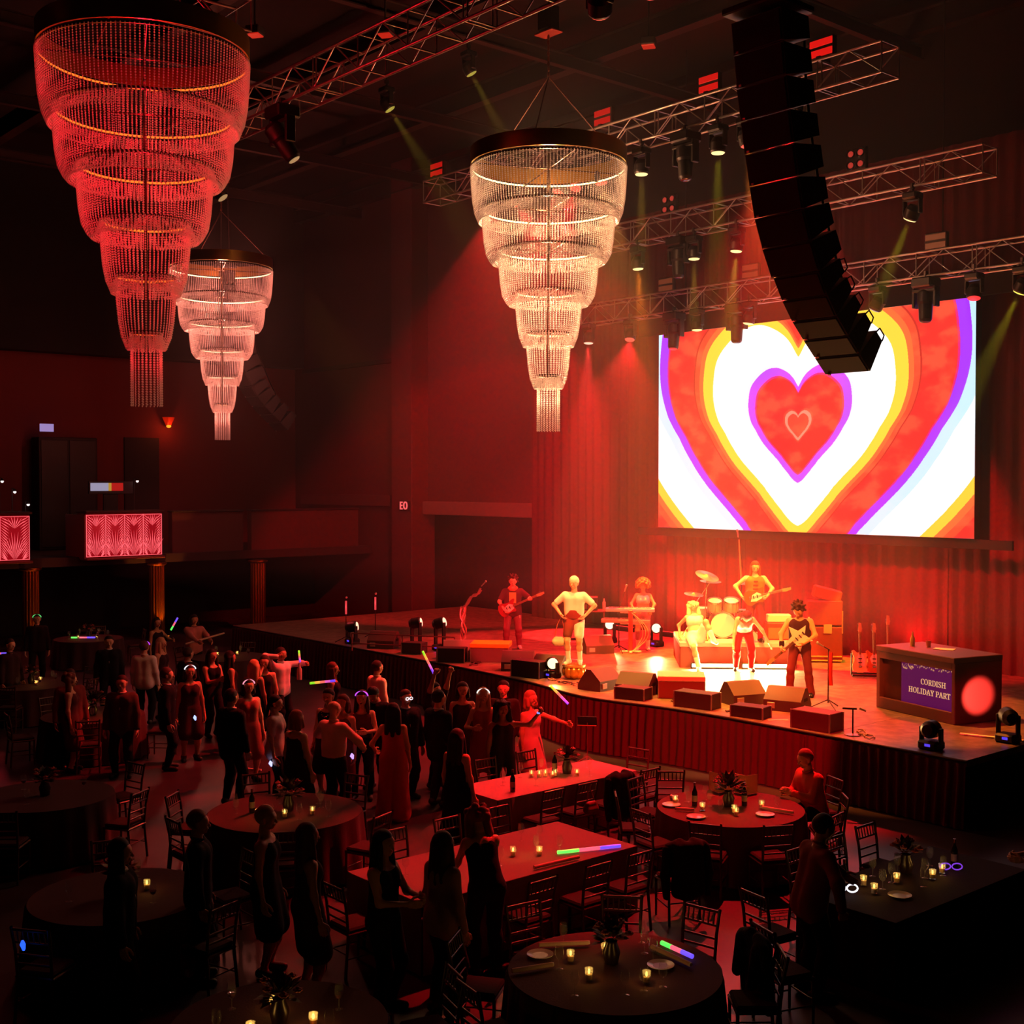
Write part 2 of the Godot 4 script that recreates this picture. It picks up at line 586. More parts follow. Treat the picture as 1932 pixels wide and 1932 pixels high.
	part(d1, "door_handle", MB.new().box(Vector3(-26.55, 3.8, -2.45), Vector3(0.06, 0.2, 0.04), 0.01), mat("806040", 0.4, 1.0))
	var sc := thing("wall_sconce", "small wall sconce glowing red and amber above the balcony", "sconce", Vector3(-26.4, 7.05, -3.87), PI / 2)
	part(sc, "arm", MB.new().tube(Vector3(0, 0, -0.25), Vector3(0, 0, 0), 0.02, 0.02, 6), mat("806040", 0.4, 1.0))
	for a in 7:
		var an2 := TAU * a / 7
		var pt := MB.new()
		pt.at(Transform3D(Basis(Vector3.UP, an2), Vector3.ZERO)).quad(Vector3(-0.07, 0, 0.06), Vector3(0.07, 0, 0.06), Vector3(0.1, 0.3, 0.2), Vector3(-0.1, 0.3, 0.2))
		part(sc, "petal_shade", pt, glow(lin(0.5, 0.01, 0.0), 0.6, "802010"))
	part(sc, "bulb", MB.new().ball(Vector3(0, -0.02, 0.02), Vector3(0.09, 0.06, 0.09), 10, 6), glow(lin(0.9, 0.4, 0.02), 1.2))
	omni(sc, Vector3(0, -0.15, 0.25), lin(1, 0.1, 0.02), 0.4)
	# small white pin lights along the bar shelf
	var pins := [Vector3(-23.6, 5.03, 2.94), Vector3(-23.6, 4.7, 2.56), Vector3(-23.6, 4.3, 2.15), Vector3(-23.55, 5.04, -1.42)]
	for k in pins.size():
		var pl := thing("pin_light", "tiny white pin light of the slanting row on the upper bar" if k < 3 else "single white pin light above the mirroring television", "light", pins[k], 0.0, "pin lights on the slanting bar row" if k < 3 else "")
		part(pl, "cap", MB.new().lathe([Vector2(0, 0.02), Vector2(0.05, 0.02), Vector2(0.04, 0.09), Vector2(0, 0.09)], 8), mat("222222", 0.4, 0.8))
		part(pl, "stem", MB.new().tube(Vector3(0, 0.09, 0), Vector3(-0.25, 0.12, 0), 0.012, 0.012, 6).tube(Vector3(-0.25, 0.12, 0), Vector3(-0.25, 2.72 - pins[k].y, 0), 0.015, 0.015, 6), mat("1c1212", 0.6))
		part(pl, "bulb", MB.new().ball(Vector3.ZERO, Vector3(0.05, 0.045, 0.05), 8, 6), glow(lin(1, 0.85, 0.85), 1.6))
		omni(pl, Vector3(0, -0.07, 0), lin(1, 0.7, 0.65), 0.02)
	# lit sign on the pillar by the wings
	var ex := thing("exit_sign", "small glowing red lettered sign on the pillar beside the stage", "sign", Vector3(-18.75, 4.2, -8.86))
	part(ex, "case", MB.new().box(Vector3(0, 0, 0), Vector3(0.55, 0.34, 0.08), 0.01), mat("2a0808", 0.5))
	part(ex, "letters", text_mesh("EO", 0.28, 0.02, true), glow(lin(1, 0.12, 0.12), 1.1)).position = Vector3(0, 0, 0.05)

func text_mesh(txt: String, high: float, depth: float, bold := false, serif := false) -> TextMesh:
	var t := TextMesh.new()
	var f := SystemFont.new()
	f.font_names = PackedStringArray(["Droid Serif" if serif else "Droid Sans"])
	f.font_weight = 700 if bold else 400
	t.font = f
	t.text = txt
	t.font_size = 64
	t.pixel_size = high / 48.0
	t.depth = depth
	t.curve_step = 2.0
	return t

# ---------------------------------------------------------------- stage
func edge_z(x: float) -> float:
	# front edge of the stage: straight, bowed out a little at the middle
	return -0.55 + 0.42 * exp(-pow((x + 0.75) / 1.5, 2.0)) - 0.12 * smoothstep(-3.0, -6.0, x)

func build_stage() -> void:
	var x0 := -15.5
	var x1 := 6.7
	# body under the deck, then the deck panels
	var st := struct("stage", slab(Vector3(x0 + 0.1, 0, -9.0), Vector3(x1 - 0.1, 0.9, -0.75)), mat("161214", 0.9))
	var deck := [noisy("6e5a4c", "8d7664", 0.02, 0.42, 0.35, 0.0, 5), noisy("685448", "887060", 0.02, 0.4, 0.33, 0.0, 9)]
	var nx := 9
	var nz := 4
	for i in nx:
		for j in nz:
			var a := lerpf(x0, x1, float(i) / nx)
			var b := lerpf(x0, x1, float(i + 1) / nx)
			var z0 := -9.0 + j * 2.05
			var z1 := z0 + 2.05
			if j < nz - 1:
				part(st, "deck_panel", slab(Vector3(a + 0.004, 0.9, z0 + 0.004), Vector3(b - 0.004, 1.0, z1 - 0.004), 0.003), deck[(i + j) % 2])
			else:
				# front panels follow the bow of the edge
				var poly := PackedVector2Array()
				poly.append(Vector2(a + 0.004, -z0 - 0.004)); 
				for s in 9:
					var x := lerpf(a + 0.004, b - 0.004, s / 8.0)
					poly.append(Vector2(x, -edge_z(x)))
				poly.append(Vector2(b - 0.004, -z0 - 0.004))
				var m := MB.new()
				m.at(Transform3D(Basis(Vector3.RIGHT, Vector3.FORWARD, Vector3.UP), Vector3(0, 0.9, 0)))
				m.extrude(poly, 0.0, 0.1)
				part(st, "deck_panel", m, deck[(i + j) % 2])
	# a nosing strip along the edge
	var ns := MB.new()
	var pts := []
	for s in 60:
		var x := lerpf(x0, x1, s / 59.0)
		pts.append(Vector3(x, 0.985, edge_z(x) + 0.01))
	ns.sweep(pts, 0.022, 5)
	part(st, "nosing", ns, mat("3a2c28", 0.5))
	# pleated skirt in lengths that follow the edge
	var sk := thing("stage_skirt", "dark red pleated skirt along the front of the stage", "curtain", Vector3.ZERO)
	var sm := cloth("5a282c")  # skirt cloth coloured dark red
	for i in 8:
		var a := lerpf(x0, x1, i / 8.0)
		var b := lerpf(x0, x1, (i + 1) / 8.0)
		var m := pleats(a, b, 0.01, 0.95, 0.035, 0.16, 20 + i)
		for q in m.v.size():
			m.v[q].z += edge_z(m.v[q].x) + 0.05 + 0.05 * (1.0 - m.v[q].y)
		part(sk, "skirt_length", m, sm)
	# white tape marks on the deck
	for d in [[-3.75, -2.2, 0.9, 0.5], [-4.6, -3.2, 0.75, 0.4], [-1.2, -2.6, 0.55, 1.1], [-3.2, -1.55, 0.5, 0.3], [3.05, -0.95, 0.35, 0.9]]:
		one("floor_tape", MB.new().box(Vector3(0, 0.004, 0), Vector3(d[2], 0.004, 0.07)), mat("e8e0d0", 0.6), "strip of white gaffer tape stuck on the stage deck", "tape", Vector3(d[0], 1.0, d[1]), d[3], "white tape marks on the stage")
	# black drapes behind the band, in lengths; red light is put into their colour
	var dr := thing("back_drapes", "black pleated drapes with red stage light coloured in, hanging behind the band", "curtain", Vector3(0, 0, -8.55))
	for i in 9:
		part(dr, "drape_length", pleats(-11.8 + i * 2.25, -11.8 + (i + 1) * 2.25 + 0.05, 1.0, 12.2, 0.06, 0.34, 40 + i), cloth("5c242c"))
	# side drape at the stage right of the picture
	var dr2 := thing("side_drape", "dark pleated side drape beyond the announcement booth", "curtain", Vector3(8.45, 0, -8.5), PI / 2)
	part(dr2, "drape_length", pleats(-5.0, 0.0, 0.0, 11.0, 0.06, 0.36, 60), cloth("241a1c"))

# ---------------------------------------------------------------- the heart screen
func build_screen() -> void:
	var W := 8.86
	var H := 5.0
	var im := Image.create(1024, 578, false, Image.FORMAT_RGB8)
	# outline of one heart: radius by the angle from straight up, the same on both sides
	var ang := [0.0, 9.0, 16.0, 24.0, 33.0, 45.0, 55.0, 65.0, 75.0, 85.0, 93.0, 104.0, 118.0, 130.0, 140.0, 149.0, 164.0, 180.0]
	var rad := [0.62, 0.80, 0.92, 1.035, 1.11, 1.145, 1.15, 1.09, 1.02, 0.93, 0.84, 0.765, 0.70, 0.665, 0.66, 0.68, 0.76, 0.90]
	var tab := PackedFloat32Array()
	tab.resize(721)
	for i in 721:
		var d := absf(i * 0.5 - 180.0 - 90.0)
		if d > 180.0: d = 360.0 - d
		var k := 0
		while k < 16 and ang[k + 1] < d: k += 1
		var u: float = (d - ang[k]) / (ang[k + 1] - ang[k])
		tab[i] = cubic_interpolate(rad[k], rad[k + 1], rad[maxi(k - 1, 0)], rad[mini(k + 2, 17)], u)
	var f := FastNoiseLite.new()
	f.seed = 11
	f.frequency = 0.008
	var stops := [[0.3, Color("e8402c")], [0.38, Color("f08a70")], [0.43, Color("e2402e")], [1.22, Color("ee1f22")], [1.27, Color("e0187a")], [1.48, Color("a548ee")], [1.56, Color("dce9fb")], [2.60, Color("fdfdff")], [2.92, Color("ffd23c")], [3.05, Color("ff6a34")], [3.2, Color("f0482c")], [3.24, Color("c92820")], [4.08, Color("f32a26")], [4.13, Color("e0187a")], [4.40, Color("a030f0")], [4.75, Color("bfe4f2")], [6.05, Color("f4f8fb")], [6.38, Color("ffc93a")], [6.6, Color("ff6a34")], [6.85, Color("e84a2c")], [8.3, Color("f02a26")], [8.4, Color("e0187a")], [99.0, Color("b06af0")]]
	for py in 578:
		for px in 1024:
			var x := (px / 1024.0 - 0.5) * W + 0.02
			var y := (0.5 - py / 578.0) * H + 0.005
			var fi := (atan2(y, x) + PI) / TAU * 720.0
			var i0 := int(fi) % 720
			var rr := lerpf(tab[i0], tab[i0 + 1], fi - floorf(fi))
			var rho := sqrt(x * x + y * y) / rr
			var c: Color = stops[0][1]
			for s in stops:
				if rho < s[0]:
					c = s[1]
					break
			if c.g < 0.35 and c.r > 0.85:
				# the film shows cloudy patches of paler red
				var nz := f.get_noise_2d(px, py * 1.6)
				c = c.lerp(Color("f2683e"), clampf(nz * 1.3 + 0.15, 0.0, 0.55))
			im.set_pixel(px, py, c)
	var m := StandardMaterial3D.new()
	m.albedo_color = Color("0a0a0a")
	m.roughness = 0.5
	m.emission_enabled = true
	m.emission = Color.WHITE
	m.emission_operator = BaseMaterial3D.EMISSION_OP_MULTIPLY
	m.emission_texture = ImageTexture.create_from_image(im)
	m.emission_energy_multiplier = 1.25
	var o := thing("led_screen", "huge led screen showing nested red, white and purple hearts", "screen", Vector3(-1.83, 6.33, -8.05))
	var q := MB.new()
	q.quad(Vector3(-W / 2, -H / 2, 0), Vector3(W / 2, -H / 2, 0), Vector3(W / 2, H / 2, 0), Vector3(-W / 2, H / 2, 0))
	q.uv = PackedVector2Array([Vector2(0, 1), Vector2(1, 1), Vector2(1, 0), Vector2(0, 0)])
	part(o, "display_screen", q, m, "nested hearts in red, white, purple and yellow")
	part(o, "cabinet_back", MB.new().box(Vector3(0, 0, -0.11), Vector3(W + 0.03, H + 0.03, 0.2), 0.01), mat("101010", 0.6))
	part(o, "black_border", MB.new().box(Vector3(0, H / 2 + 0.32, -0.1), Vector3(W + 1.6, 0.6, 0.06), 0.01), mat("1c1718", 0.85))
	part(o, "black_border", MB.new().box(Vector3(0, -H / 2 - 0.12, -0.1), Vector3(W + 1.6, 0.2, 0.06), 0.01), mat("1c1718", 0.85))
	for sx in [-3.6, 3.6]:
		part(o, "hanging_cable", MB.new().tube(Vector3(sx, H / 2, -0.1), Vector3(sx, 16.0 - 6.33, -0.1), 0.015, 0.015, 5), mat("2a2020", 0.5))
	var al := AreaLight3D.new()
	al.name = "screen_light"
	al.area_size = Vector2(W, H)
	al.light_color = lin(1.0, 0.34, 0.36)
	al.light_energy = 1.6
	al.area_range = 60.0
	al.area_attenuation = 2.0
	al.shadow_enabled = true
	o.add_child(al)
	al.position = Vector3(0, 0, 0.05)
	al.rotation.y = PI

# ---------------------------------------------------------------- chandeliers
const RING_R := [1.5, 1.28, 0.965, 0.64, 0.43, 0.22]
const RING_Y := [0.0, -0.8, -1.58, -2.38, -3.17, -3.98]

func strand_points(tier: int) -> Array:
	var r1: float = RING_R[tier]
	if tier == 5:
		return [Vector2(r1, 0), Vector2(r1, -1.07)]
	var r2: float = RING_R[tier + 1]
	var dy: float = RING_Y[tier + 1] - RING_Y[tier]
	var h := dy - 0.24
	var g := r1 - r2
	return [Vector2(r1, 0), Vector2(r1 - 0.015, h * 0.3), Vector2(r1 - 0.04, h * 0.6), Vector2(r1 - 0.08, h * 0.82), Vector2(r1 - 0.1 - g * 0.15, h * 0.94), Vector2(r1 - 0.06 - g * 0.45, h * 1.0), Vector2(r2 + g * 0.2, h * 0.97), Vector2(r2 + 0.01, dy - 0.04)]

func strand_mesh(tier: int) -> ArrayMesh:
	# a string of cut crystal beads hung from one ring and caught up to the next
	var pts := strand_points(tier)
	var m := MB.new()
	var gap := 0.036
	var left := 0.0
	var r := 0.0145
	for k in pts.size() - 1:
		var a: Vector2 = pts[k]
		var b: Vector2 = pts[k + 1]
		var l := a.distance_to(b)
		while left < l:
			var p := a.lerp(b, left / l)
			var c := Vector3(p.x, p.y, 0)
			var q := [c + Vector3(r, 0, 0), c + Vector3(0, 0, r), c - Vector3(r, 0, 0), c - Vector3(0, 0, r)]
			for s in 4:
				m.tri(c + Vector3(0, r * 1.25, 0), q[s], q[(s + 1) % 4])
				m.tri(c - Vector3(0, r * 1.25, 0), q[(s + 1) % 4], q[s])
			left += gap
		left -= l
	for k in m.n.size():
		pass
	return m.mesh()

func band(r: float, y0: float, y1: float, th: float, seg := 64) -> MB:
	return MB.new().lathe([Vector2(r - th, y0), Vector2(r, y0), Vector2(r, y1), Vector2(r - th, y1), Vector2(r - th, y0)], seg)

func build_chandeliers() -> void:
	var meshes := []
	for t in 6: meshes.append(strand_mesh(t))
	var counts := [150, 130, 98, 66, 44, 24]
	var cry := StandardMaterial3D.new()
	cry.albedo_color = Color(0.96, 0.96, 0.96)
	cry.roughness = 0.12
	cry.backlight_enabled = true
	cry.backlight = Color(0.95, 0.95, 0.95)
	var gold := mat("c8a050", 0.3, 1.0)
	var dark := mat("4a3a30", 0.35, 0.9)
	var defs := [
		["red glowing tiered crystal chandelier with unlit top band, the largest one", Vector3(-1.36, 11.15, 8.2), lin(1.0, 0.004, 0.022), lin(1.0, 0.16, 0.015), 0.9],
		["pale warm white tiered crystal chandelier hanging over the stage front", Vector3(-1.85, 11.02, -0.17), lin(1.0, 0.44, 0.20), lin(1.0, 0.70, 0.30), 2.3],
		["pale pink tiered crystal chandelier hanging far back by the left wall", Vector3(-17.9, 11.3, -1.6), lin(1.0, 0.22, 0.15), lin(1.0, 0.55, 0.30), 1.9]]
	var eye := Vector3(16, 5, 16)
	for d in defs:
		var o := thing("chandelier", d[0], "chandelier", d[1], 0.0)
		# which strands face the camera most: those become parts, the rest one shared part
		var all := []
		for t in 6:
			for s in counts[t]:
				var a: float = TAU * (s + 0.5 * (t % 2)) / counts[t]
				var w: Vector3 = Vector3(cos(a) * RING_R[t], RING_Y[t] - 0.5, -sin(a) * RING_R[t])
				all.append([(w + d[1]).distance_to(eye) - 0.25 * t, t, a])
		all.sort_custom(func(p, q): return p[0] < q[0])
		var rest := [[], [], [], [], [], []]
		for k in all.size():
			if k < 298:
				var sn := part(o, "crystal_strand", meshes[all[k][1]], cry)
				sn.transform = Transform3D(Basis(Vector3.UP, all[k][2]), Vector3(0, RING_Y[all[k][1]], 0))
			else:
				rest[all[k][1]].append(all[k][2])
		for t in 6:
			if rest[t].is_empty(): continue
			var mm := MultiMesh.new()
			mm.transform_format = MultiMesh.TRANSFORM_3D
			mm.mesh = meshes[t]
			mm.instance_count = rest[t].size()
			for s in rest[t].size():
				mm.set_instance_transform(s, Transform3D(Basis(Vector3.UP, rest[t][s]), Vector3.ZERO))
			var mi := MultiMeshInstance3D.new()
			mi.name = "far_crystal_strands"
			mi.multimesh = mm
			mi.material_override = cry
			mi.set_meta("kind", "stuff")
			o.add_child(mi, true)
			mi.position.y = RING_Y[t]
		# metal: rings, light tape inside each ring, spokes and the middle pole, the polished band on top
		var led: StandardMaterial3D = glow(d[3], 4.5 if d[4] > 1.0 else 1.6)
		for t in 6:
			var r: float = RING_R[t]
			var y: float = RING_Y[t]
			part(o, "ring", band(r - 0.004, y - 0.008, y + 0.03, 0.02), dark)
			part(o, "led_tape", MB.new().lathe([Vector2(r - 0.03, y + 0.026), Vector2(r - 0.03, y - 0.006)], 48), led)
			var sp := MB.new()
			for s in 4:
				var a := TAU * s / 4 + 0.4
				sp.tube(Vector3(0, y, 0), Vector3(cos(a) * (r - 0.02), y, sin(a) * (r - 0.02)), 0.012, 0.012, 5)
			part(o, "spokes", sp, dark)
		part(o, "pole", MB.new().tube(Vector3(0, -4.0, 0), Vector3(0, 0.3, 0), 0.025, 0.025, 8), dark)
		part(o, "top_band", band(1.5, 0.06, 0.36, 0.03), gold)
		var apex := Vector3(0, 1.75, 0)
		for s in 3:
			var a := TAU * s / 3 + 0.9
			part(o, "cable", MB.new().tube(Vector3(cos(a) * 1.45, 0.34, sin(a) * 1.45), apex, 0.012, 0.012, 5), mat("5a3a34", 0.5, 0.6))
		var ch := MB.new()
		for s in 8: ch.ball(apex + Vector3(0, 0.05 + s * 0.1, 0), Vector3(0.035, 0.06, 0.02) if s % 2 else Vector3(0.02, 0.06, 0.035), 6, 5)
		part(o, "chain", ch, mat("8a5a50", 0.4, 0.7))
		part(o, "hoist", MB.new().box(apex + Vector3(0, 1.1, 0), Vector3(0.36, 0.5, 0.3), 0.04), mat("201414", 0.5))
		part(o, "hoist_plate", MB.new().box(apex + Vector3(0, 0.83, 0), Vector3(0.5, 0.03, 0.3), 0.005), mat("903028", 0.5))
		part(o, "hoist_chain", MB.new().tube(apex + Vector3(0, 1.35, 0), apex + Vector3(0, 16.0 - d[1].y - 1.75, 0), 0.015, 0.015, 5), mat("3a2a2a", 0.5))
		# lamps inside, one to each tier
		for t in 5:
			omni(o, Vector3(0, (RING_Y[t] + RING_Y[t + 1]) * 0.5 + 0.1, 0), d[2], d[4] * ([3.6, 3.0, 2.2, 1.5, 0.9][t] if d[4] > 1.0 else [3.2, 2.4, 1.3, 0.6, 0.3][t]), 0.08)
		omni(o, Vector3(0, -4.4, 0), d[2], d[4] * (0.35 if d[4] > 1.0 else 0.12), 0.04)

# ---------------------------------------------------------------- trusses
func build_truss(label: String, a: Vector3, b: Vector3, group := "") -> Node3D:
	# box truss of 0.5 m section from a to b (centre line), chords and lacing each a part
	var l := (b - a).length()
	var o := thing("lighting_truss", label, "truss", (a + b) * 0.5, atan2(-(b - a).z, (b - a).x), group)
	var al := mat("b0a8a4", 0.35, 0.8)
	var h := 0.25
	var key := "chord %f" % l
	if not shapes.has(key):
		shapes[key] = MB.new().tube(Vector3(-l / 2, 0, 0), Vector3(l / 2, 0, 0), 0.025, 0.025, 8).mesh()
	if not shapes.has("post"):
		shapes["post"] = MB.new().tube(Vector3(0, -h, 0), Vector3(0, h, 0), 0.013, 0.013, 6).mesh()
		shapes["rung"] = MB.new().tube(Vector3(0, 0, -h), Vector3(0, 0, h), 0.013, 0.013, 6).mesh()
		shapes["plate"] = MB.new().box(Vector3.ZERO, Vector3(0.1, 0.05, 0.05), 0.01).mesh()
	for sy in [-1, 1]:
		for sz in [-1, 1]:
			part(o, "chord", shapes[key], al).position = Vector3(0, sy * h, sz * h)
	var n := int(round(l / 0.62))
	var bay := l / n
	var dk := "lace %f" % bay
	if not shapes.has(dk):
		shapes[dk] = MB.new().tube(Vector3(-bay / 2, -h, 0), Vector3(bay / 2, h, 0), 0.012, 0.012, 6).mesh()
		shapes[dk + "m"] = MB.new().tube(Vector3(-bay / 2, h, 0), Vector3(bay / 2, -h, 0), 0.012, 0.012, 6).mesh()
	for k in n + 1:
		var x := -l / 2 + k * bay
		if k % 2 == 0:
			for sz in [-1, 1]: part(o, "post", shapes["post"], al).position = Vector3(x, 0, sz * h)
			if k % 6 == 0 and k > 0 and k < n:
				for sz in [-1, 1]: part(o, "post", shapes["post"], al).position = Vector3(x + 0.09, 0, sz * h)
				part(o, "rung", shapes["rung"], al).position = Vector3(x + 0.09, -h, 0)
		for sy in [-1, 1]: part(o, "rung", shapes["rung"], al).position = Vector3(x, sy * h, 0)
		if k < n:
			part(o, "lace", shapes[dk if k % 2 == 0 else dk + "m"], al).position = Vector3(x + bay / 2, 0, h)
			part(o, "lace", shapes[dk + "m" if k % 2 == 0 else dk], al).position = Vector3(x + bay / 2, 0, -h)
	return o

func make_head(o: Node3D, y_top: float, dirv: Vector3, big: bool, lit: Color, energy: float, angle: float, beam_col := Color.BLACK) -> void:
	# a moving head hung from a clamp: base, yoke, tilting head with a lens; o stands at the clamp
	var body := mat("1b1718", 0.45)
	var s := 1.25 if big else 0.85
	part(o, "clamp", MB.new().tube(Vector3(0, 0.06, 0), Vector3(0, -0.06, 0), 0.03, 0.03, 6).box(Vector3(0, 0.05, 0), Vector3(0.06, 0.1, 0.1), 0.01), mat("5a5050", 0.4, 0.8))
	part(o, "base", MB.new().box(Vector3(0, -0.14, 0), Vector3(0.36, 0.16, 0.34) * s, 0.03), body)
	var py := -0.14 - 0.36 * s
	var yk := MB.new()
	for sx in [-1, 1]:
		yk.box(Vector3(sx * 0.19 * s, py + 0.13 * s, 0), Vector3(0.05, 0.34, 0.14) * s, 0.012)
	yk.box(Vector3(0, -0.24 * s - 0.0, 0), Vector3(0.42, 0.05, 0.16) * s, 0.012)
	part(o, "yoke", yk, body)
	var bs := aim(dirv)
	var hd := MB.new()
	hd.at(Transform3D(bs, Vector3(0, py, 0)))
	if big:
		hd.lathe([Vector2(0, -0.34), Vector2(0.11, -0.34), Vector2(0.13, -0.3), Vector2(0.145, 0.0), Vector2(0.17, 0.05), Vector2(0.17, 0.25), Vector2(0.12, 0.31), Vector2(0, 0.31)], 14)
	else:
		hd.lathe([Vector2(0, -0.13), Vector2(0.13, -0.13), Vector2(0.145, -0.1), Vector2(0.145, 0.05), Vector2(0.1, 0.14), Vector2(0, 0.15)], 14)
	var h := part(o, "head", hd, body)
	var d := dirv.normalized()
	var ll := 0.345 if big else 0.135
	var lens := MB.new()
	lens.at(Transform3D(bs, Vector3(0, py, 0) + d * ll))
	lens.ball(Vector3.ZERO, Vector3(0.10, 0.025, 0.10) if big else Vector3(0.125, 0.03, 0.125), 14, 6)
	part(h, "lens_light", lens, glow(lit, 1.6) if energy > 0.0 else mat("3a2a30", 0.08))
	if energy > 0.0:
		var p := Vector3(0, py, 0) + d * (ll + 0.05)
		spot(o, p, p + d, lit if beam_col == Color.BLACK else beam_col, energy, angle, 0.05, 0.25)

func build_rig() -> void:
	build_truss("front aluminium lighting truss crossing above the hall beside the red chandelier", Vector3(-8.2, 11.32, 5.5), Vector3(8.0, 11.32, 5.5))
	build_truss("lengthwise aluminium truss running from the hall to the front truss", Vector3(-2.45, 12.55, 6.0), Vector3(-2.45, 12.55, 14.0))
	build_truss("highest aluminium stage truss behind the warm white chandelier", Vector3(-8.02, 11.9, -2.0), Vector3(4.43, 11.9, -2.0))
	build_truss("middle aluminium stage truss carrying orange and yellow beams", Vector3(-8.02, 10.8, -5.2), Vector3(4.43, 10.8, -5.2))
	build_truss("lowest aluminium stage truss in front of the heart screen", Vector3(-8.02, 9.45, -7.2), Vector3(5.6, 9.45, -7.2))
	var warm := lin(1.0, 0.72, 0.28)
	var yel := lin(1.0, 0.55, 0.05)
	var grn := lin(0.75, 0.62, 0.02)
	var org := lin(1.0, 0.20, 0.01)
	var red := lin(1.0, 0.03, 0.03)
	var down := Vector3(0, -1, 0)
	# [x, clamp y, z, direction, big, lens colour, beam colour, energy, angle, label]
	var L := [
		[-1.07, 11.57, -2.0, down, false, warm, yel, 110.0, 7.0, "small wash lamp with yellow beam under the highest truss beside the warm chandelier"],
		[0.85, 11.6, -2.0, down, false, warm, grn, 130.0, 7.0, "small wash lamp with green yellow beam under the highest truss beside the big speaker column"],
		[0.06, 11.6, -2.0, Vector3(0.1, -1, 0.1), true, warm, yel, 0.0, 8.0, "unlit moving head hanging between the two beams of the highest truss"],
		[-4.23, 10.5, -5.2, Vector3(0.06, -1, -0.03), false, warm, org, 420.0, 8.0, "small wash lamp throwing a strong orange beam from the middle truss"],
		[-2.52, 10.5, -5.2, down, false, warm, yel, 150.0, 7.0, "small wash lamp with dull gold beam on the middle truss beside the unlit head"],
		[-1.33, 10.5, -5.2, Vector3(-0.05, -1, 0.05), false, warm, yel, 230.0, 8.0, "small wash lamp with golden beam on the middle truss next to the speaker column"],
		[-2.98, 10.5, -5.2, Vector3(0.05, -1, 0.05), true, warm, yel, 0.0, 8.0, "unlit moving head on the middle truss between orange and gold beams"],
		[2.86, 10.5, -5.2, Vector3(-0.55, -1, -0.1), false, warm, grn, 170.0, 7.0, "lamp with slanting green beam on the middle truss right of the speaker column"],
		[-7.92, 9.25, -7.2, Vector3(0.02, -1, 0.06), false, lin(1, 0.5, 0.35), red, 420.0, 12.0, "wash lamp with red beam at the wings end of the lowest truss"],
		[-4.17, 9.25, -7.2, down, false, warm, yel, 40.0, 8.0, "small yellow lamp before the upper edge of the heart screen, next to the red head"],
		[-2.59, 9.25, -7.2, Vector3(-0.12, -1, 0.1), false, warm, yel, 40.0, 8.0, "small yellow lamp before the heart screen touching the speaker column"],
		[-4.91, 9.2, -7.2, Vector3(0.05, -1, 0.15), true, red, red, 6.0, 12.0, "moving head with small red lens at the screen's corner by the purple stripe"],
		[-2.95, 9.2, -7.2, Vector3(0.02, -1, 0.05), true, warm, yel, 0.0, 9.0, "large unlit moving head hanging before the white of the screen"],
		[0.81, 9.2, -7.2, Vector3(-0.45, -1, 0.2), false, red, red, 0.0, 9.0, "tilted unlit lamp on the lowest truss right of the speaker column"],
		[1.94, 9.2, -7.2, Vector3(0.05, -1, 0.1), true, red, red, 0.0, 9.0, "large unlit moving head before the red band of the screen"],
		[3.0, 9.2, -7.2, Vector3(0.1, -1, 0.25), false, red, red, 3.0, 9.0, "small lamp with red pilot at the screen's far corner by the pale stripe"],
		[3.99, 9.2, -7.2, Vector3(-0.55, -1, -0.05), false, lin(0.9, 0.8, 0.1), grn, 170.0, 7.0, "lamp with green beam slanting down at the right end of the lowest truss"],
		[-1.83, 11.05, 5.5, Vector3(0.35, -1, -0.55), true, lin(0.25, 0.14, 0.06), lin(1, 0.42, 0.08), 16.0, 7.0, "moving head with a dim brown beam under the front truss by the red chandelier"],
		[-7.3, 13.95, -0.2, Vector3(0.35, -1, -0.55), false, lin(0.25, 0.2, 0.03), lin(0.9, 0.6, 0.05), 60.0, 7.0, "roof lamp with a dim olive beam left of the warm chandelier"],
		[-6.1, 14.75, -1.6, Vector3(0.25, -1, -0.5), false, lin(0.25, 0.2, 0.03), lin(0.9, 0.6, 0.05), 60.0, 7.0, "roof lamp with a dim olive beam nearest the warm chandelier's cables"],
		[-9.7, 11.95, 2.7, Vector3(0.5, -1, -0.55), false, lin(0.25, 0.14, 0.06), lin(1, 0.3, 0.04), 60.0, 8.0, "roof lamp with a dim brown beam behind the red chandelier"],
		[1.5, 14.6, -2.2, down, false, lin(0.25, 0.2, 0.03), lin(0.8, 0.7, 0.05), 10.0, 7.0, "roof lamp with a faint olive beam above the highest truss"]]
	for q in L:
		var on_truss: bool = q[1] < 11.9
		var o := thing("moving_head" if q[4] else "wash_light", q[9], "stage light", Vector3(q[0] + (0.17 if on_truss else 0.0), q[1], q[2] + (0.25 if on_truss else 0.0)), 0.0)
		make_head(o, 0.0, q[3], q[4], q[5], q[7], q[8], q[6])
		if not on_truss:
			part(o, "drop_pipe", MB.new().tube(Vector3(0, 0.05, 0), Vector3(0, 16.0 - q[1], 0), 0.025, 0.025, 6), mat("2a2020", 0.5))
	# wash lamps: red from behind and above, amber from the front truss beyond the picture, red over the dance floor; those for side wall and deck are added
	var rd := lin(1, 0.012, 0.016)
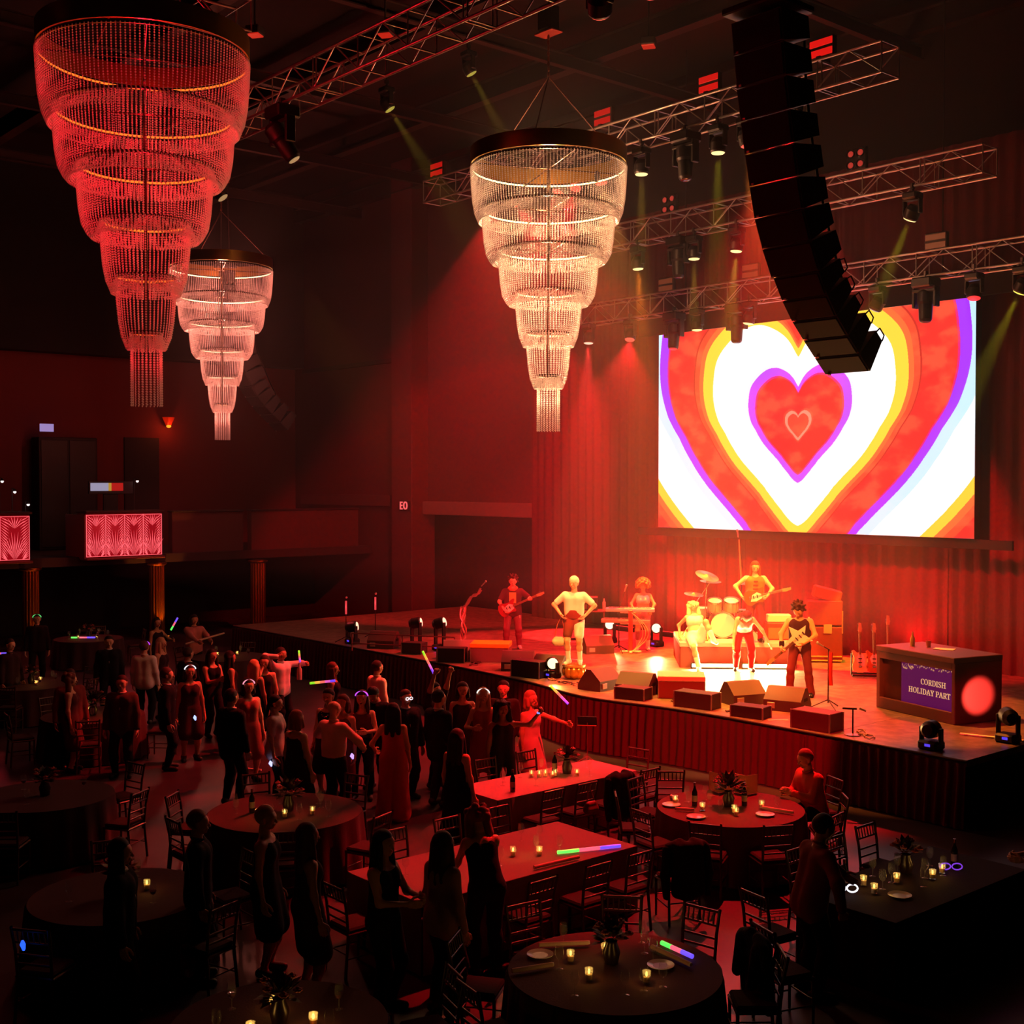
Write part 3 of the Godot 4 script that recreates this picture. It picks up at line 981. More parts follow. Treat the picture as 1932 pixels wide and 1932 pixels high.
	for q in [[-6.4, 9.2, -7.2, Vector3(0.15, -1, 0.3), rd, 210.0, 36.0, "red wash lamp over the bass player on the lowest truss"], [-0.4, 9.2, -7.2, Vector3(0.0, -1, 0.4), rd, 210.0, 36.0, "red wash lamp over the drum riser on the lowest truss"],
		[-5.6, 11.6, -2.0, Vector3(-1.0, -0.85, -0.75), rd, 230.0, 26.0, "added red wash lamp at the wings end of the highest truss, turned to the side wall"], [-4.9, 11.6, -2.0, Vector3(0.2, -1, -0.75), rd, 330.0, 24.0, "red wash lamp on the highest truss aimed at the drapes behind the keyboards"], [2.0, 11.6, -2.0, Vector3(-0.35, -1, -0.7), rd, 300.0, 26.0, "red wash lamp behind the speaker column on the highest truss"],
		[5.4, 11.0, 5.5, Vector3(-1.0, -1.1, -1.02), lin(1, 0.30, 0.06), 420.0, 6.0, "amber front lamp on the front truss aimed at the singer"], [6.2, 11.0, 5.5, Vector3(-0.8, -0.98, -1.15), lin(1, 0.34, 0.07), 600.0, 6.5, "amber front lamp on the front truss aimed at the drums"], [6.9, 11.0, 5.5, Vector3(-0.55, -1.04, -1.02), lin(1, 0.22, 0.03), 450.0, 6.0, "amber front lamp on the front truss aimed at the guitarist"], [7.2, 11.0, 5.5, Vector3(-0.8, -1.32, -0.75), rd, 300.0, 15.0, "red front lamp on the front truss aimed at the pleated skirt"], [7.7, 11.0, 5.5, Vector3(-1.52, -1.02, -0.98), lin(1, 0.02, 0.03), 600.0, 5.5, "red front lamp on the front truss aimed at the bass player"],
		[-2.2, 11.6, -2.0, Vector3(0.15, -1, -0.05), lin(1, 0.34, 0.06), 240.0, 18.0, "added amber wash lamp on the highest truss pouring down before the drums"], [1.5, 11.6, -2.0, Vector3(0.2, -1, -0.12), lin(1, 0.22, 0.02), 200.0, 17.0, "added amber wash lamp on the highest truss pouring down beside the booth"],
		[-3.4, 11.6, -2.0, Vector3(0.0, -1.5, 0.85), rd, 230.0, 17.0, "red wash lamp on the highest truss turned over the dancers at the left"], [-2.9, 11.6, -2.0, Vector3(0.42, -1.5, 0.95), rd, 420.0, 15.0, "red wash lamp on the highest truss turned over the dance floor"], [2.5, 11.6, -2.0, Vector3(0.34, -1.5, 0.9), rd, 330.0, 16.0, "red wash lamp on the highest truss turned over the dinner tables"]]:
		var o := thing("wash_light", q[7], "stage light", Vector3(q[0] + 0.17, q[1], q[2] + 0.25), 0.0)
		make_head(o, 0.0, q[3], false, lin(q[4].srgb_to_linear().r, 0.08, 0.05), q[5], q[6], q[4])
	# glowing two-bar strobes on top of the trusses, and four-cell blinders
	for q in [[-7.76, 12.42, -2.0, 0.55], [-2.18, 12.42, -2.0, 0.6], [0.62, 12.42, -2.0, 0.75], [3.12, 12.42, -2.0, 0.9], [-5.2, 9.92, -7.2, 0.28], [-2.55, 9.92, -7.2, 0.3], [2.2, 9.92, -7.2, 0.3]]:
		var hi: bool = q[1] > 12.0
		var o := thing("strobe_bar", "red glowing two bar strobe standing on the highest truss" if hi else "orange lit two bar strobe lying on the lowest truss", "stage light", Vector3(q[0], q[1], q[2]), 0.0, "strobes on the highest truss" if hi else "strobes on the lowest truss")
		part(o, "case", MB.new().box(Vector3(0, 0.0, 0), Vector3(0.5, 0.36, 0.12), 0.02), mat("30201c", 0.5))
		part(o, "foot", MB.new().box(Vector3(0, -0.2, 0), Vector3(0.1, 0.08, 0.3), 0.01), mat("30201c", 0.5))
		for s in [-1, 1]:
			part(o, "light_bar", MB.new().box(Vector3(0, s * 0.085, 0.062), Vector3(0.46, 0.12, 0.02), 0.008), glow(lin(0.8, 0.008, 0.006) if hi else lin(0.5, 0.09, 0.03), q[3]))
	for q in [[-3.33, 11.32, -5.2], [1.62, 11.37, -5.2]]:
		var o := thing("blinder", "four cell blinder with dull red lamps above the middle truss " + ("by the chandelier" if q[0] < 0 else "right of the speaker column"), "stage light", Vector3(q[0], q[1], q[2]), 0.0)
		part(o, "frame", MB.new().box(Vector3(0, 0, -0.05), Vector3(0.46, 0.44, 0.08), 0.02).tube(Vector3(0, -0.2, -0.05), Vector3(0, -0.3, -0.05), 0.02, 0.02, 6), mat("1a1414", 0.6))
		for sx in [-1, 1]:
			for sy in [-1, 1]:
				var c := part(o, "cell", MB.new().lathe([Vector2(0.09, 0), Vector2(0.1, 0.05), Vector2(0.085, 0.05)], 12), mat("1a1414", 0.6))
				c.transform = Transform3D(Basis(Vector3.RIGHT, PI / 2), Vector3(sx * 0.11, sy * 0.11, 0))
				part(c, "bulb_light", MB.new().ball(Vector3(0, 0.02, 0), Vector3(0.06, 0.03, 0.06), 10, 6), glow(lin(0.42, 0.03, 0.02), 1.0))
	# small lit roof diffusers
	for q in [[-1.2, 15.3, 1.3, "square"], [-1.9, 14.0, -3.0, "square"], [-6.6, 14.0, 3.5, "square"], [-4.9, 14.0, 1.5, "square"]]:
		var o := thing("ceiling_fixture", "small square fixture glowing red under the roof steel", "light", Vector3(q[0], q[1], q[2]), 0.6, "red ceiling fixtures")
		part(o, "housing", MB.new().box(Vector3(0, 0.09, 0), Vector3(0.3, 0.16, 0.3), 0.02), mat("1c1212", 0.7))
		part(o, "diffuser_light", MB.new().box(Vector3(0, 0, 0), Vector3(0.26, 0.03, 0.26), 0.01), glow(lin(0.7, 0.02, 0.008), 0.7))
		part(o, "stem", MB.new().tube(Vector3(0, 0.17, 0), Vector3(0, 16.0 - q[1], 0), 0.02, 0.02, 6), mat("1c1212", 0.7))

# ---------------------------------------------------------------- line arrays
func build_line_arrays() -> void:
	# front edge profile as (height, z): nearly straight at the top, curling back at the foot
	var prof := [Vector2(11.55, 1.97), Vector2(10.66, 1.85), Vector2(9.6, 1.63), Vector2(8.74, 1.4), Vector2(8.28, 1.17), Vector2(7.81, 0.9), Vector2(7.44, 0.59), Vector2(7.12, 0.24), Vector2(6.66, -0.3)]
	var cuts := []
	var step := 0.46
	var seg := 0
	var p: Vector2 = prof[0]
	cuts.append(p)
	for k in 14:
		var want := step if cuts.size() < 9 else 0.38
		while seg < prof.size() - 1 and p.distance_to(prof[seg + 1]) < want:
			want -= p.distance_to(prof[seg + 1])
			p = prof[seg + 1]
			seg += 1
		if seg >= prof.size() - 1: break
		p = p + (prof[seg + 1] - p).normalized() * want
		cuts.append(p)
	for d in [[4.83, "big black line array speaker column hanging before the heart screen"], [-19.4, "distant black line array speaker column beside the pink chandelier"]]:
		var o := thing("line_array", d[1], "speaker", Vector3(d[0], 0, 0.0 if d[0] > 0 else -4.2))
		var blk := mat("2b2526", 0.55)
		var near: bool = d[0] > 0
		for k in cuts.size() - 1:
			var a: Vector2 = cuts[k]
			var b: Vector2 = cuts[k + 1]
			var dn := (b - a).normalized()
			var up := Vector3(0, -dn.x, -dn.y)
			var back := Vector3(0, -dn.y, dn.x)
			if back.z > 0: back = -back
			var hh := a.distance_to(b)
			var c := Vector3(0, (a.x + b.x) * 0.5, (a.y + b.y) * 0.5)
			var bs := Basis(Vector3.RIGHT, up, -back)
			var wide := 0.87 if k < 8 else 0.8
			# wedge cabinet: tall front, lower back
			var m := MB.new()
			m.at(Transform3D(bs, c))
			var hf := hh * 0.5 - 0.008
			var hb := hf - 0.07
			var dep := 0.62 if k < 8 else 0.56
			var wb := wide * 0.5
			var q := [Vector3(-wb, -hf, 0), Vector3(wb, -hf, 0), Vector3(wb, hf, 0), Vector3(-wb, hf, 0), Vector3(-wb, -hb, -dep), Vector3(wb, -hb, -dep), Vector3(wb, hb, -dep), Vector3(-wb, hb, -dep)]
			m.quad(q[0], q[1], q[2], q[3]); m.quad(q[5], q[4], q[7], q[6]); m.quad(q[1], q[5], q[6], q[2]); m.quad(q[4], q[0], q[3], q[7]); m.quad(q[3], q[2], q[6], q[7]); m.quad(q[4], q[5], q[1], q[0])
			var cab := part(o, "cabinet", m, blk)
			var g := MB.new()
			g.at(Transform3D(bs, c)).box(Vector3(0, 0.0, 0.012), Vector3(wide - 0.04, hh - 0.05, 0.024), 0.008)
			part(cab, "grille", g, mat("241d1e", 0.8))
			var lk := MB.new()
			lk.at(Transform3D(bs, c)).box(Vector3(-wb + 0.09, -hf + 0.02, 0.026), Vector3(0.05, 0.035, 0.02), 0.005)
			part(cab, "latch", lk, mat("8a6a6a", 0.3, 0.9))
			if k > 7 and near:
				var hl := MB.new()
				var e := Transform3D(bs, c)
				var pts := []
				for s in [Vector3(wb, 0.09, -dep), Vector3(wb, 0.06, -dep - 0.1), Vector3(wb, -0.09, -dep - 0.1), Vector3(wb, -0.11, -dep)]: pts.append(e * s)
				hl.sweep(pts, 0.012, 6)
				part(cab, "handle", hl, blk)
		part(o, "fly_frame", MB.new().box(Vector3(0, 11.66, 1.7), Vector3(0.95, 0.1, 0.9), 0.02), blk)
		for s in [-1, 1]:
			part(o, "fly_chain", MB.new().tube(Vector3(s * 0.3, 11.7, 1.7), Vector3(s * 0.1, 16.0, 1.7), 0.02, 0.02, 6), mat("2a2020", 0.5))
		var cb := []
		for s in 12:
			cb.append(Vector3(0.2, 11.6 - s * 0.42, 1.25 - pow(s / 11.0, 2.0) * 1.6 - 0.12))
		part(o, "cable_loom", MB.new().sweep(cb, 0.02, 6), mat("141010", 0.6))

# ---------------------------------------------------------------- people: tapered bones joined by a smooth minimum, meshed as surface nets
func nets(bones: Array, cell: float, k: float, holes := []) -> Array:
	# bones: [a, b, ra, rb]; holes: [centre, radius] carved away. Returns [vertices, normals, indices]
	var lo := Vector3.INF
	var hi := -Vector3.INF
	for b in bones:
		var r: float = maxf(b[2], b[3]) + cell * 2.5
		var p: Vector3 = b[0]
		var q: Vector3 = b[1]
		lo = lo.min(p - Vector3.ONE * r).min(q - Vector3.ONE * r)
		hi = hi.max(p + Vector3.ONE * r).max(q + Vector3.ONE * r)
	var nx := int((hi.x - lo.x) / cell) + 2
	var ny := int((hi.y - lo.y) / cell) + 2
	var nz := int((hi.z - lo.z) / cell) + 2
	var g := PackedFloat32Array()
	g.resize(nx * ny * nz)
	g.fill(1.0)
	var sy := nx
	var sz := nx * ny
	for b in bones:
		var p: Vector3 = b[0]
		var q: Vector3 = b[1]
		var ra: float = b[2]
		var rb: float = b[3]
		var rm := maxf(ra, rb) + maxf(k, cell * 2.2)
		var l := (p.min(q) - Vector3.ONE * rm - lo) / cell
		var u := (p.max(q) + Vector3.ONE * rm - lo) / cell
		var x0 := maxi(0, int(l.x)); var x1 := mini(nx - 1, int(u.x) + 1)
		var y0 := maxi(0, int(l.y)); var y1 := mini(ny - 1, int(u.y) + 1)
		var z0 := maxi(0, int(l.z)); var z1 := mini(nz - 1, int(u.z) + 1)
		var d := q - p
		var inv := 1.0 / maxf(d.length_squared(), 1e-9)
		var dr := rb - ra
		for z in range(z0, z1 + 1):
			for y in range(y0, y1 + 1):
				var i := z * sz + y * sy + x0
				var w := Vector3(lo.x + x0 * cell, lo.y + y * cell, lo.z + z * cell) - p
				for x in range(x0, x1 + 1):
					var t := clampf(w.dot(d) * inv, 0.0, 1.0)
					var f := (w - d * t).length() - ra - dr * t
					var o := g[i]
					var h := k - absf(f - o)
					g[i] = minf(f, o) - (h * h / (4.0 * k) if h > 0.0 else 0.0)
					i += 1
					w.x += cell
	for b in holes:
		var p: Vector3 = b[0]
		var r: float = b[1]
		var l := (p - Vector3.ONE * (r + cell) - lo) / cell
		var u := (p + Vector3.ONE * (r + cell) - lo) / cell
		for z in range(maxi(0, int(l.z)), mini(nz - 1, int(u.z) + 1) + 1):
			for y in range(maxi(0, int(l.y)), mini(ny - 1, int(u.y) + 1) + 1):
				for x in range(maxi(0, int(l.x)), mini(nx - 1, int(u.x) + 1) + 1):
					var i := z * sz + y * sy + x
					g[i] = maxf(g[i], r - (Vector3(lo.x + x * cell, lo.y + y * cell, lo.z + z * cell) - p).length())
	var v := PackedVector3Array()
	var n := PackedVector3Array()
	var ix := PackedInt32Array()
	var id := PackedInt32Array()
	id.resize(nx * ny * nz)
	id.fill(-1)
	var far := cell * 1.8
	var offs := [0, 1, sy, sy + 1, sz, sz + 1, sz + sy, sz + sy + 1]
	var ed := [[0, 1], [2, 3], [4, 5], [6, 7], [0, 2], [1, 3], [4, 6], [5, 7], [0, 4], [1, 5], [2, 6], [3, 7]]
	var cp := [Vector3(0, 0, 0), Vector3(1, 0, 0), Vector3(0, 1, 0), Vector3(1, 1, 0), Vector3(0, 0, 1), Vector3(1, 0, 1), Vector3(0, 1, 1), Vector3(1, 1, 1)]
	for z in nz - 1:
		for y in ny - 1:
			var i := z * sz + y * sy
			for x in nx - 1:
				if absf(g[i]) < far:
					var c0 := g[i]; var c1 := g[i + 1]; var c2 := g[i + sy]; var c3 := g[i + sy + 1]
					var c4 := g[i + sz]; var c5 := g[i + sz + 1]; var c6 := g[i + sz + sy]; var c7 := g[i + sz + sy + 1]
					var neg := int(c0 < 0) + int(c1 < 0) + int(c2 < 0) + int(c3 < 0) + int(c4 < 0) + int(c5 < 0) + int(c6 < 0) + int(c7 < 0)
					if neg > 0 and neg < 8:
						var c := [c0, c1, c2, c3, c4, c5, c6, c7]
						var s := Vector3.ZERO
						var m := 0
						for e in ed:
							var a: float = c[e[0]]
							var b: float = c[e[1]]
							if (a < 0) != (b < 0):
								s += cp[e[0]].lerp(cp[e[1]], a / (a - b))
								m += 1
						id[i] = v.size()
						v.append(lo + (Vector3(x, y, z) + s / m) * cell)
						n.append(Vector3(c1 + c3 + c5 + c7 - c0 - c2 - c4 - c6, c2 + c3 + c6 + c7 - c0 - c1 - c4 - c5, c4 + c5 + c6 + c7 - c0 - c1 - c2 - c3).normalized())
				i += 1
	for z in range(1, nz - 1):
		for y in range(1, ny - 1):
			var i := z * sz + y * sy + 1
			for x in range(1, nx - 1):
				if id[i] >= 0 or absf(g[i]) < far:
					var a := g[i] < 0
					for ax in 3:
						var st: int = [1, sy, sz][ax]
						if a != (g[i + st] < 0):
							var u: int = [sy, sz, 1][ax]
							var w: int = [sz, 1, sy][ax]
							var q0 := id[i]; var q1 := id[i - u]; var q2 := id[i - u - w]; var q3 := id[i - w]
							if q0 < 0 or q1 < 0 or q2 < 0 or q3 < 0: continue
							if a: ix.append_array([q0, q2, q1, q0, q3, q2])
							else: ix.append_array([q0, q1, q2, q0, q2, q3])
				i += 1
	return [v, n, ix]

func net_mesh(parts: Array) -> ArrayMesh:
	var m := MB.new()
	for p in parts:
		var k := m.v.size()
		m.v.append_array(p[0])
		m.n.append_array(p[1])
		for i in p[2]: m.ix.append(i + k)
	return m.mesh()

func moved(p: Array, t: Transform3D, flip := false) -> Array:
	var v := PackedVector3Array()
	var n := PackedVector3Array()
	v.resize(p[0].size()); n.resize(p[0].size())
	for i in v.size():
		v[i] = t * p[0][i]
		n[i] = (t.basis * p[1][i]).normalized()
	var ix: PackedInt32Array = p[2]
	if flip:
		ix = ix.duplicate()
		for i in range(0, ix.size(), 3):
			var w := ix[i]; ix[i] = ix[i + 1]; ix[i + 1] = w
	return [v, n, ix]

var bits := {}

func head_bits() -> void:
	# head, facing +z, origin at the head's middle (chin to crown 0.23)
	var B := []
	B.append([Vector3(0, 0.035, -0.015), Vector3(0, 0.03, -0.02), 0.088, 0.088])
	B.append([Vector3(-0.012, 0.02, 0.025), Vector3(0.012, 0.02, 0.025), 0.07, 0.07])
	B.append([Vector3(0, -0.05, 0.03), Vector3(0, -0.075, 0.048), 0.055, 0.036])
	B.append([Vector3(-0.035, -0.05, 0.02), Vector3(0.035, -0.05, 0.02), 0.035, 0.035])
	B.append([Vector3(0, 0.0, 0.092), Vector3(0, -0.03, 0.108), 0.009, 0.014])
	B.append([Vector3(-0.03, 0.027, 0.078), Vector3(0.03, 0.027, 0.078), 0.0115, 0.0115])
	B.append([Vector3(-0.018, -0.058, 0.086), Vector3(0.018, -0.058, 0.086), 0.008, 0.008])
	for s in [-1, 1]:
		B.append([Vector3(s * 0.088, 0.012, -0.01), Vector3(s * 0.084, -0.03, -0.004), 0.016, 0.01])
		B.append([Vector3(s * 0.045, -0.022, 0.06), Vector3(s * 0.05, -0.024, 0.05), 0.02, 0.02])
		B.append([Vector3(s * 0.03, 0.004, 0.064), Vector3(s * 0.042, 0.004, 0.056), 0.021, 0.02])
	B.append([Vector3(0, -0.06, -0.015), Vector3(0, -0.14, -0.03), 0.052, 0.055])
	bits["head"] = nets(B, 0.0085, 0.022)
	# hands hang from the wrist at the origin: fingers along -y, palm towards +z, thumb on +x; left hand mirrored
	for kind in ["relaxed", "grip", "open"]:
		var H := []
		var curl: float = {"relaxed": 0.5, "grip": 1.35, "open": 0.12}[kind]
		H.append([Vector3(0, 0.03, 0), Vector3(0, -0.02, 0), 0.026, 0.026])
		for f in 4:
			var x := 0.03 - f * 0.02
			var base := Vector3(x, -0.085 + absf(f - 1.2) * 0.004, 0)
			H.append([Vector3(x * 0.7, -0.02, 0), base, 0.016, 0.0125])
			var ln: float = [0.040, 0.045, 0.041, 0.032][f]
			var a := curl * 0.75
			var p := base
			for s in 3:
				var q: Vector3 = p + Vector3(0.012 * (1 - f * 0.66) * (0.4 if kind == "open" else 0.1), -cos(a), sin(a)).normalized() * ln * [1.0, 0.7, 0.55][s]
				H.append([p, q, 0.0105 - s * 0.001, 0.0095 - s * 0.001])
				p = q
				a += curl * 0.75
		var th := Vector3(0.026, -0.025, 0.006)
		var spread := 0.6 if kind != "grip" else 0.25
		var t1 := th + Vector3(0.022 + 0.012 * spread, -0.03, 0.016)
		var t2 := t1 + Vector3(0.012 * spread - (0.012 if kind == "grip" else 0.0), -0.03, 0.012 + (0.018 if kind == "grip" else 0.0))
		var t3 := t2 + Vector3(-0.012 if kind == "grip" else 0.002, -0.022, 0.008)
		H.append([th, t1, 0.016, 0.0125]); H.append([t1, t2, 0.0122, 0.011]); H.append([t2, t3, 0.011, 0.0095])
		bits[kind] = nets(H, 0.0062, 0.007)

func ik(a: Vector3, b: Vector3, l1: float, l2: float, hint: Vector3) -> Array:
	# middle joint between a and b; the end is pulled in when out of reach
	var d := b - a
	var l := d.length()
	if l > (l1 + l2) * 0.995:
		b = a + d / l * (l1 + l2) * 0.995
		d = b - a
		l = d.length()
	var x := (l1 * l1 - l2 * l2 + l * l) / (2.0 * l)
	var h := sqrt(maxf(l1 * l1 - x * x, 0.0))
	var u := d / l
	var s := (hint - u * hint.dot(u)).normalized()
	return [a + u * x + s * h, b]

func skeleton(o: Dictionary) -> Dictionary:
	# joints of a figure 1.75 m tall that faces +z, its left hand on +x; o overrides: lean, bend, turn, sit, hands, feet
	var J := {}
	var fem: bool = o.get("fem", false)
	var pel := Vector3(0, 0.93, 0)
	if o.has("pelvis"): pel = o.pelvis
	var sp := Basis(Vector3.UP, o.get("twist", 0.0)) * Basis(Vector3.RIGHT, o.get("lean", 0.0)) * Basis(Vector3.BACK, o.get("side", 0.0))
	J.sp = sp
	J.pelvis = pel
	J.waist = pel + sp * Vector3(0, 0.16, 0)
	J.chest = pel + sp * Vector3(0, 0.36, 0.01)
	J.neck = pel + sp * Vector3(0, 0.53, -0.01)
	J.hb = sp * Basis(Vector3.UP, o.get("look", 0.0)) * Basis(Vector3.RIGHT, o.get("nod", 0.0))
	J.head = J.neck + sp * Vector3(0, 0.04, 0.0) + J.hb * Vector3(0, 0.122, 0.02)
	var sw := 0.165 if fem else 0.195
	for s in [-1, 1]:
		var k := "L" if s > 0 else "R"
		J["sh" + k] = pel + sp * Vector3(s * sw, 0.452, -0.01)
		J["hip" + k] = pel + sp.slerp(Basis(), 0.6) * Vector3(s * 0.095, -0.03, 0)
		var wr: Vector3 = o.get("hand" + k, Vector3(s * (sw + 0.09), 0.80, 0.06))
		var hint: Vector3 = o.get("elbow" + k, Vector3(s * 0.5, -0.1, -1.0))
		var e := ik(J["sh" + k], wr, 0.29, 0.27, hint)
		J["el" + k] = e[0]
		J["wr" + k] = e[1]
		var ft: Vector3 = o.get("foot" + k, Vector3(s * 0.12, 0.08, -0.01 * s))
		var kn := ik(J["hip" + k], ft, 0.43, 0.42, o.get("knee" + k, Vector3(s * 0.15, 0.1, 1.0)))
		J["kn" + k] = kn[0]
		J["an" + k] = kn[1]
		var fd: Vector3 = o.get("toe" + k, Vector3(s * 0.22, -0.30, 1.0)).normalized()
		J["toe" + k] = J["an" + k] + fd * 0.16 + Vector3(0, 0.0, 0)
		J["heel" + k] = J["an" + k] - fd * 0.04 + Vector3(0, -0.04, 0)
	return J

func torso_bones(J: Dictionary, fem: bool, g: float) -> Array:
	var B := []
	var sp: Basis = J.sp
	var w := 0.055 if fem else 0.07
	var wr := 0.092 if fem else 0.108
	for s in [-1, 1]:
		B.append([J.pelvis + sp * Vector3(s * 0.075, -0.02, -0.01), J.waist + sp * Vector3(s * w, 0, 0), (0.115 if fem else 0.105) + g, wr + g])
		B.append([J.waist + sp * Vector3(s * w, 0, 0), J.chest + sp * Vector3(s * (w + 0.015), 0.02, 0), wr + g, (0.1 if fem else 0.118) + g])
		B.append([J.chest + sp * Vector3(s * 0.06, 0.06, -0.01), J["shL" if s > 0 else "shR"] + sp * Vector3(-s * 0.03, -0.015, 0), 0.085 + g, 0.058 + g])
		if fem: B.append([J.chest + sp * Vector3(s * 0.06, -0.02, 0.05), J.chest + sp * Vector3(s * 0.065, -0.025, 0.07), 0.06 + g, 0.05 + g])
	return B

func arm_bones(J: Dictionary, fem: bool, g: float, upto: float) -> Array:
	# upto: 1 covers the upper arm, 2 the forearm too
	var B := []
	var f := 0.85 if fem else 1.0
	for k in ["L", "R"]:
		var a: Vector3 = J["sh" + k]; var b: Vector3 = J["el" + k]; var c: Vector3 = J["wr" + k]
		var t := minf(upto, 1.0)
		B.append([a, a.lerp(b, t), 0.054 * f + g, lerpf(0.054, 0.042, t) * f + g])
		if upto > 1.0:
			t = upto - 1.0
			B.append([b, b.lerp(c, t), 0.042 * f + g, lerpf(0.042, 0.03, t) * f + g])
	return B

func leg_bones(J: Dictionary, fem: bool, g: float, upto: float) -> Array:
	var B := []
	for k in ["L", "R"]:
		var a: Vector3 = J["hip" + k]; var b: Vector3 = J["kn" + k]; var c: Vector3 = J["an" + k]
		var t := minf(upto, 1.0)
		B.append([a, a.lerp(b, t), 0.088 + g, lerpf(0.088, 0.058, t) + g])
		if upto > 1.0:
			t = upto - 1.0
			B.append([b, b.lerp(b.lerp(c, 0.35), minf(t * 2.8, 1.0)), 0.056 + g, 0.056 + g])
			if t > 0.35: B.append([b.lerp(c, 0.35), b.lerp(c, t), 0.056 + g, lerpf(0.056, 0.036, (t - 0.35) / 0.65) + g])
	return B

func person(label: String, pos: Vector3, turn: float, o: Dictionary) -> Node3D:
	# o: pose (see skeleton) and dress: skin, top [kind, colour], legs [kind, colour], hair [kind, colour], shoes
	if bits.is_empty(): head_bits()
	var fem: bool = o.get("fem", false)
	var J := skeleton(o)
	var cell: float = o.get("cell", 0.024)
	var sc: float = o.get("tall", 1.75) / 1.75
	var n := thing("person", label, "person", pos, turn, o.get("group", ""))
	n.scale = Vector3.ONE * sc
	var key: String = o.get("key", "")
	var hd := Transform3D(J.hb, J.head)
	# body: one continuous surface with head and hands
	var body: ArrayMesh
	if key and shapes.has("body " + key):
		body = shapes["body " + key]
	else:
		var B := torso_bones(J, fem, 0.0) + arm_bones(J, fem, 0.0, 2.0) + leg_bones(J, fem, 0.0, 2.0)
		B.append([J.neck - J.sp * Vector3(0, 0.06, 0), J.head - J.hb * Vector3(0, 0.05, 0.02), 0.062, 0.055])
		for k in ["L", "R"]:
			B.append([J["an" + k], J["heel" + k], 0.038, 0.034])
			B.append([J["heel" + k], J["toe" + k], 0.035, 0.03])
		var P := [nets(B, cell, 0.045), moved(bits["head"], hd)]
		for k in ["L", "R"]:
			var dn: Vector3 = (J["wr" + k] - J["el" + k]).normalized()
			var dir: Vector3 = o.get("point" + k, dn)
			dir = dir.normalized()
			var y := -dir
			var s := 1.0 if k == "L" else -1.0
			var palm: Vector3 = o.get("palm" + k, Vector3(-s, 0, 0.3))
			var z := (palm - y * palm.dot(y)).normalized()
			var x := y.cross(z)
			var kind: String = o.get("fist" + k, "relaxed")
			# the stock hand has its thumb on +x; mirror it where the thumb must be on the other side
			var want: Vector3 = o.get("thumb" + k, Vector3(0, 0.4, 1.0))
			var mir := x.dot(want) < 0
			P.append(moved(bits[kind], Transform3D(Basis(-x if mir else x, y, z), J["wr" + k]), mir))
		body = net_mesh(P)
		if key: shapes["body " + key] = body
	part(n, "body", body, mat(o.get("skin", "c99578"), 0.55, 0.0, 0.4))
	# eyes and mouth
	for s in [-1, 1]:
		part(n, "eye", MB.new().at(hd).ball(Vector3(s * 0.032, 0.006, 0.087), Vector3(0.014, 0.009, 0.009), 8, 6), mat("1a1210", 0.2))
	var mo := MB.new()
	mo.at(hd)
	if o.get("laugh", false): mo.ball(Vector3(0, -0.06, 0.086), Vector3(0.024, 0.014, 0.012), 10, 6)
	else: mo.ball(Vector3(0, -0.058, 0.0905), Vector3(0.021, 0.006, 0.006), 10, 6)
	part(n, "mouth", mo, mat("7a3030", 0.5))
	# clothes
	var top: Array = o.get("top", ["shirt", "c8c0b8"])
	var g := 0.014
	var T := []
	match top[0]:
		"shirt": T = torso_bones(J, fem, g) + arm_bones(J, fem, g + 0.004, 1.92)
		"tee": T = torso_bones(J, fem, g) + arm_bones(J, fem, g + 0.006, 0.72)
		"tank", "dress", "gown": T = torso_bones(J, fem, g * 0.8)
		"jacket": T = torso_bones(J, fem, g + 0.012) + arm_bones(J, fem, g + 0.01, 1.9)
		"band":
			for s in [-1, 1]:
				T.append([J.chest + J.sp * Vector3(s * 0.068, -0.045, 0), J.chest + J.sp * Vector3(s * 0.07, 0.015, 0), 0.112, 0.113])
				T.append([J.chest + J.sp * Vector3(s * 0.06, -0.02, 0.05), J.chest + J.sp * Vector3(s * 0.065, -0.025, 0.07), 0.072, 0.062])
	var bare: Array = []
	if top[0] in ["tank", "dress", "gown"]:
		# narrow shoulders: leave out the shoulder bones beyond the straps
		T = T.filter(func(b): return not (absf(b[2] - 0.085 - g * 0.8) < 1e-5))
	if top[0] == "jacket":
		for s in [-1, 1]:
			T.append([J.pelvis + J.sp * Vector3(s * 0.08, 0.0, 0), J.pelvis + J.sp * Vector3(s * 0.085, -0.15, 0), 0.132, 0.128])
	elif top[0] in ["shirt", "tee"] and o.get("untuck", true):
		for s in [-1, 1]:
			T.append([J.pelvis + J.sp * Vector3(s * 0.07, 0.02, 0), J.pelvis + J.sp * Vector3(s * 0.078, -0.07, 0.0), 0.136, 0.136])
	if top[0] in ["dress", "gown"]:
		var hem: float = 0.52 if top[0] == "dress" else 0.07
		var kl: Vector3 = J.knL; var kr: Vector3 = J.knR
		if o.has("pelvis"):
			for k in ["L", "R"]: T.append([J["hip" + k], J["kn" + k], 0.125, 0.1])
		else:
			for s in [-1, 1]:
				var kx: float = (kl.x if s > 0 else kr.x)
				T.append([J.pelvis + Vector3(s * 0.06, 0, 0), Vector3(kx * 0.8, hem, (kl.z + kr.z) * 0.3), 0.135, 0.15 if top[0] == "dress" else 0.17])
				T.append([J["hip" + ("L" if s > 0 else "R")], J["kn" + ("L" if s > 0 else "R")], 0.1, 0.085])
				if top[0] == "gown": T.append([J.pelvis + Vector3(s * 0.04, -0.1, -0.02), Vector3(kx, hem, -0.1), 0.12, 0.14])
	var tk := "top %s %s" % [key, top[0]]
	if not (key and shapes.has(tk)): shapes[tk] = net_mesh([nets(T, cell, 0.05)])
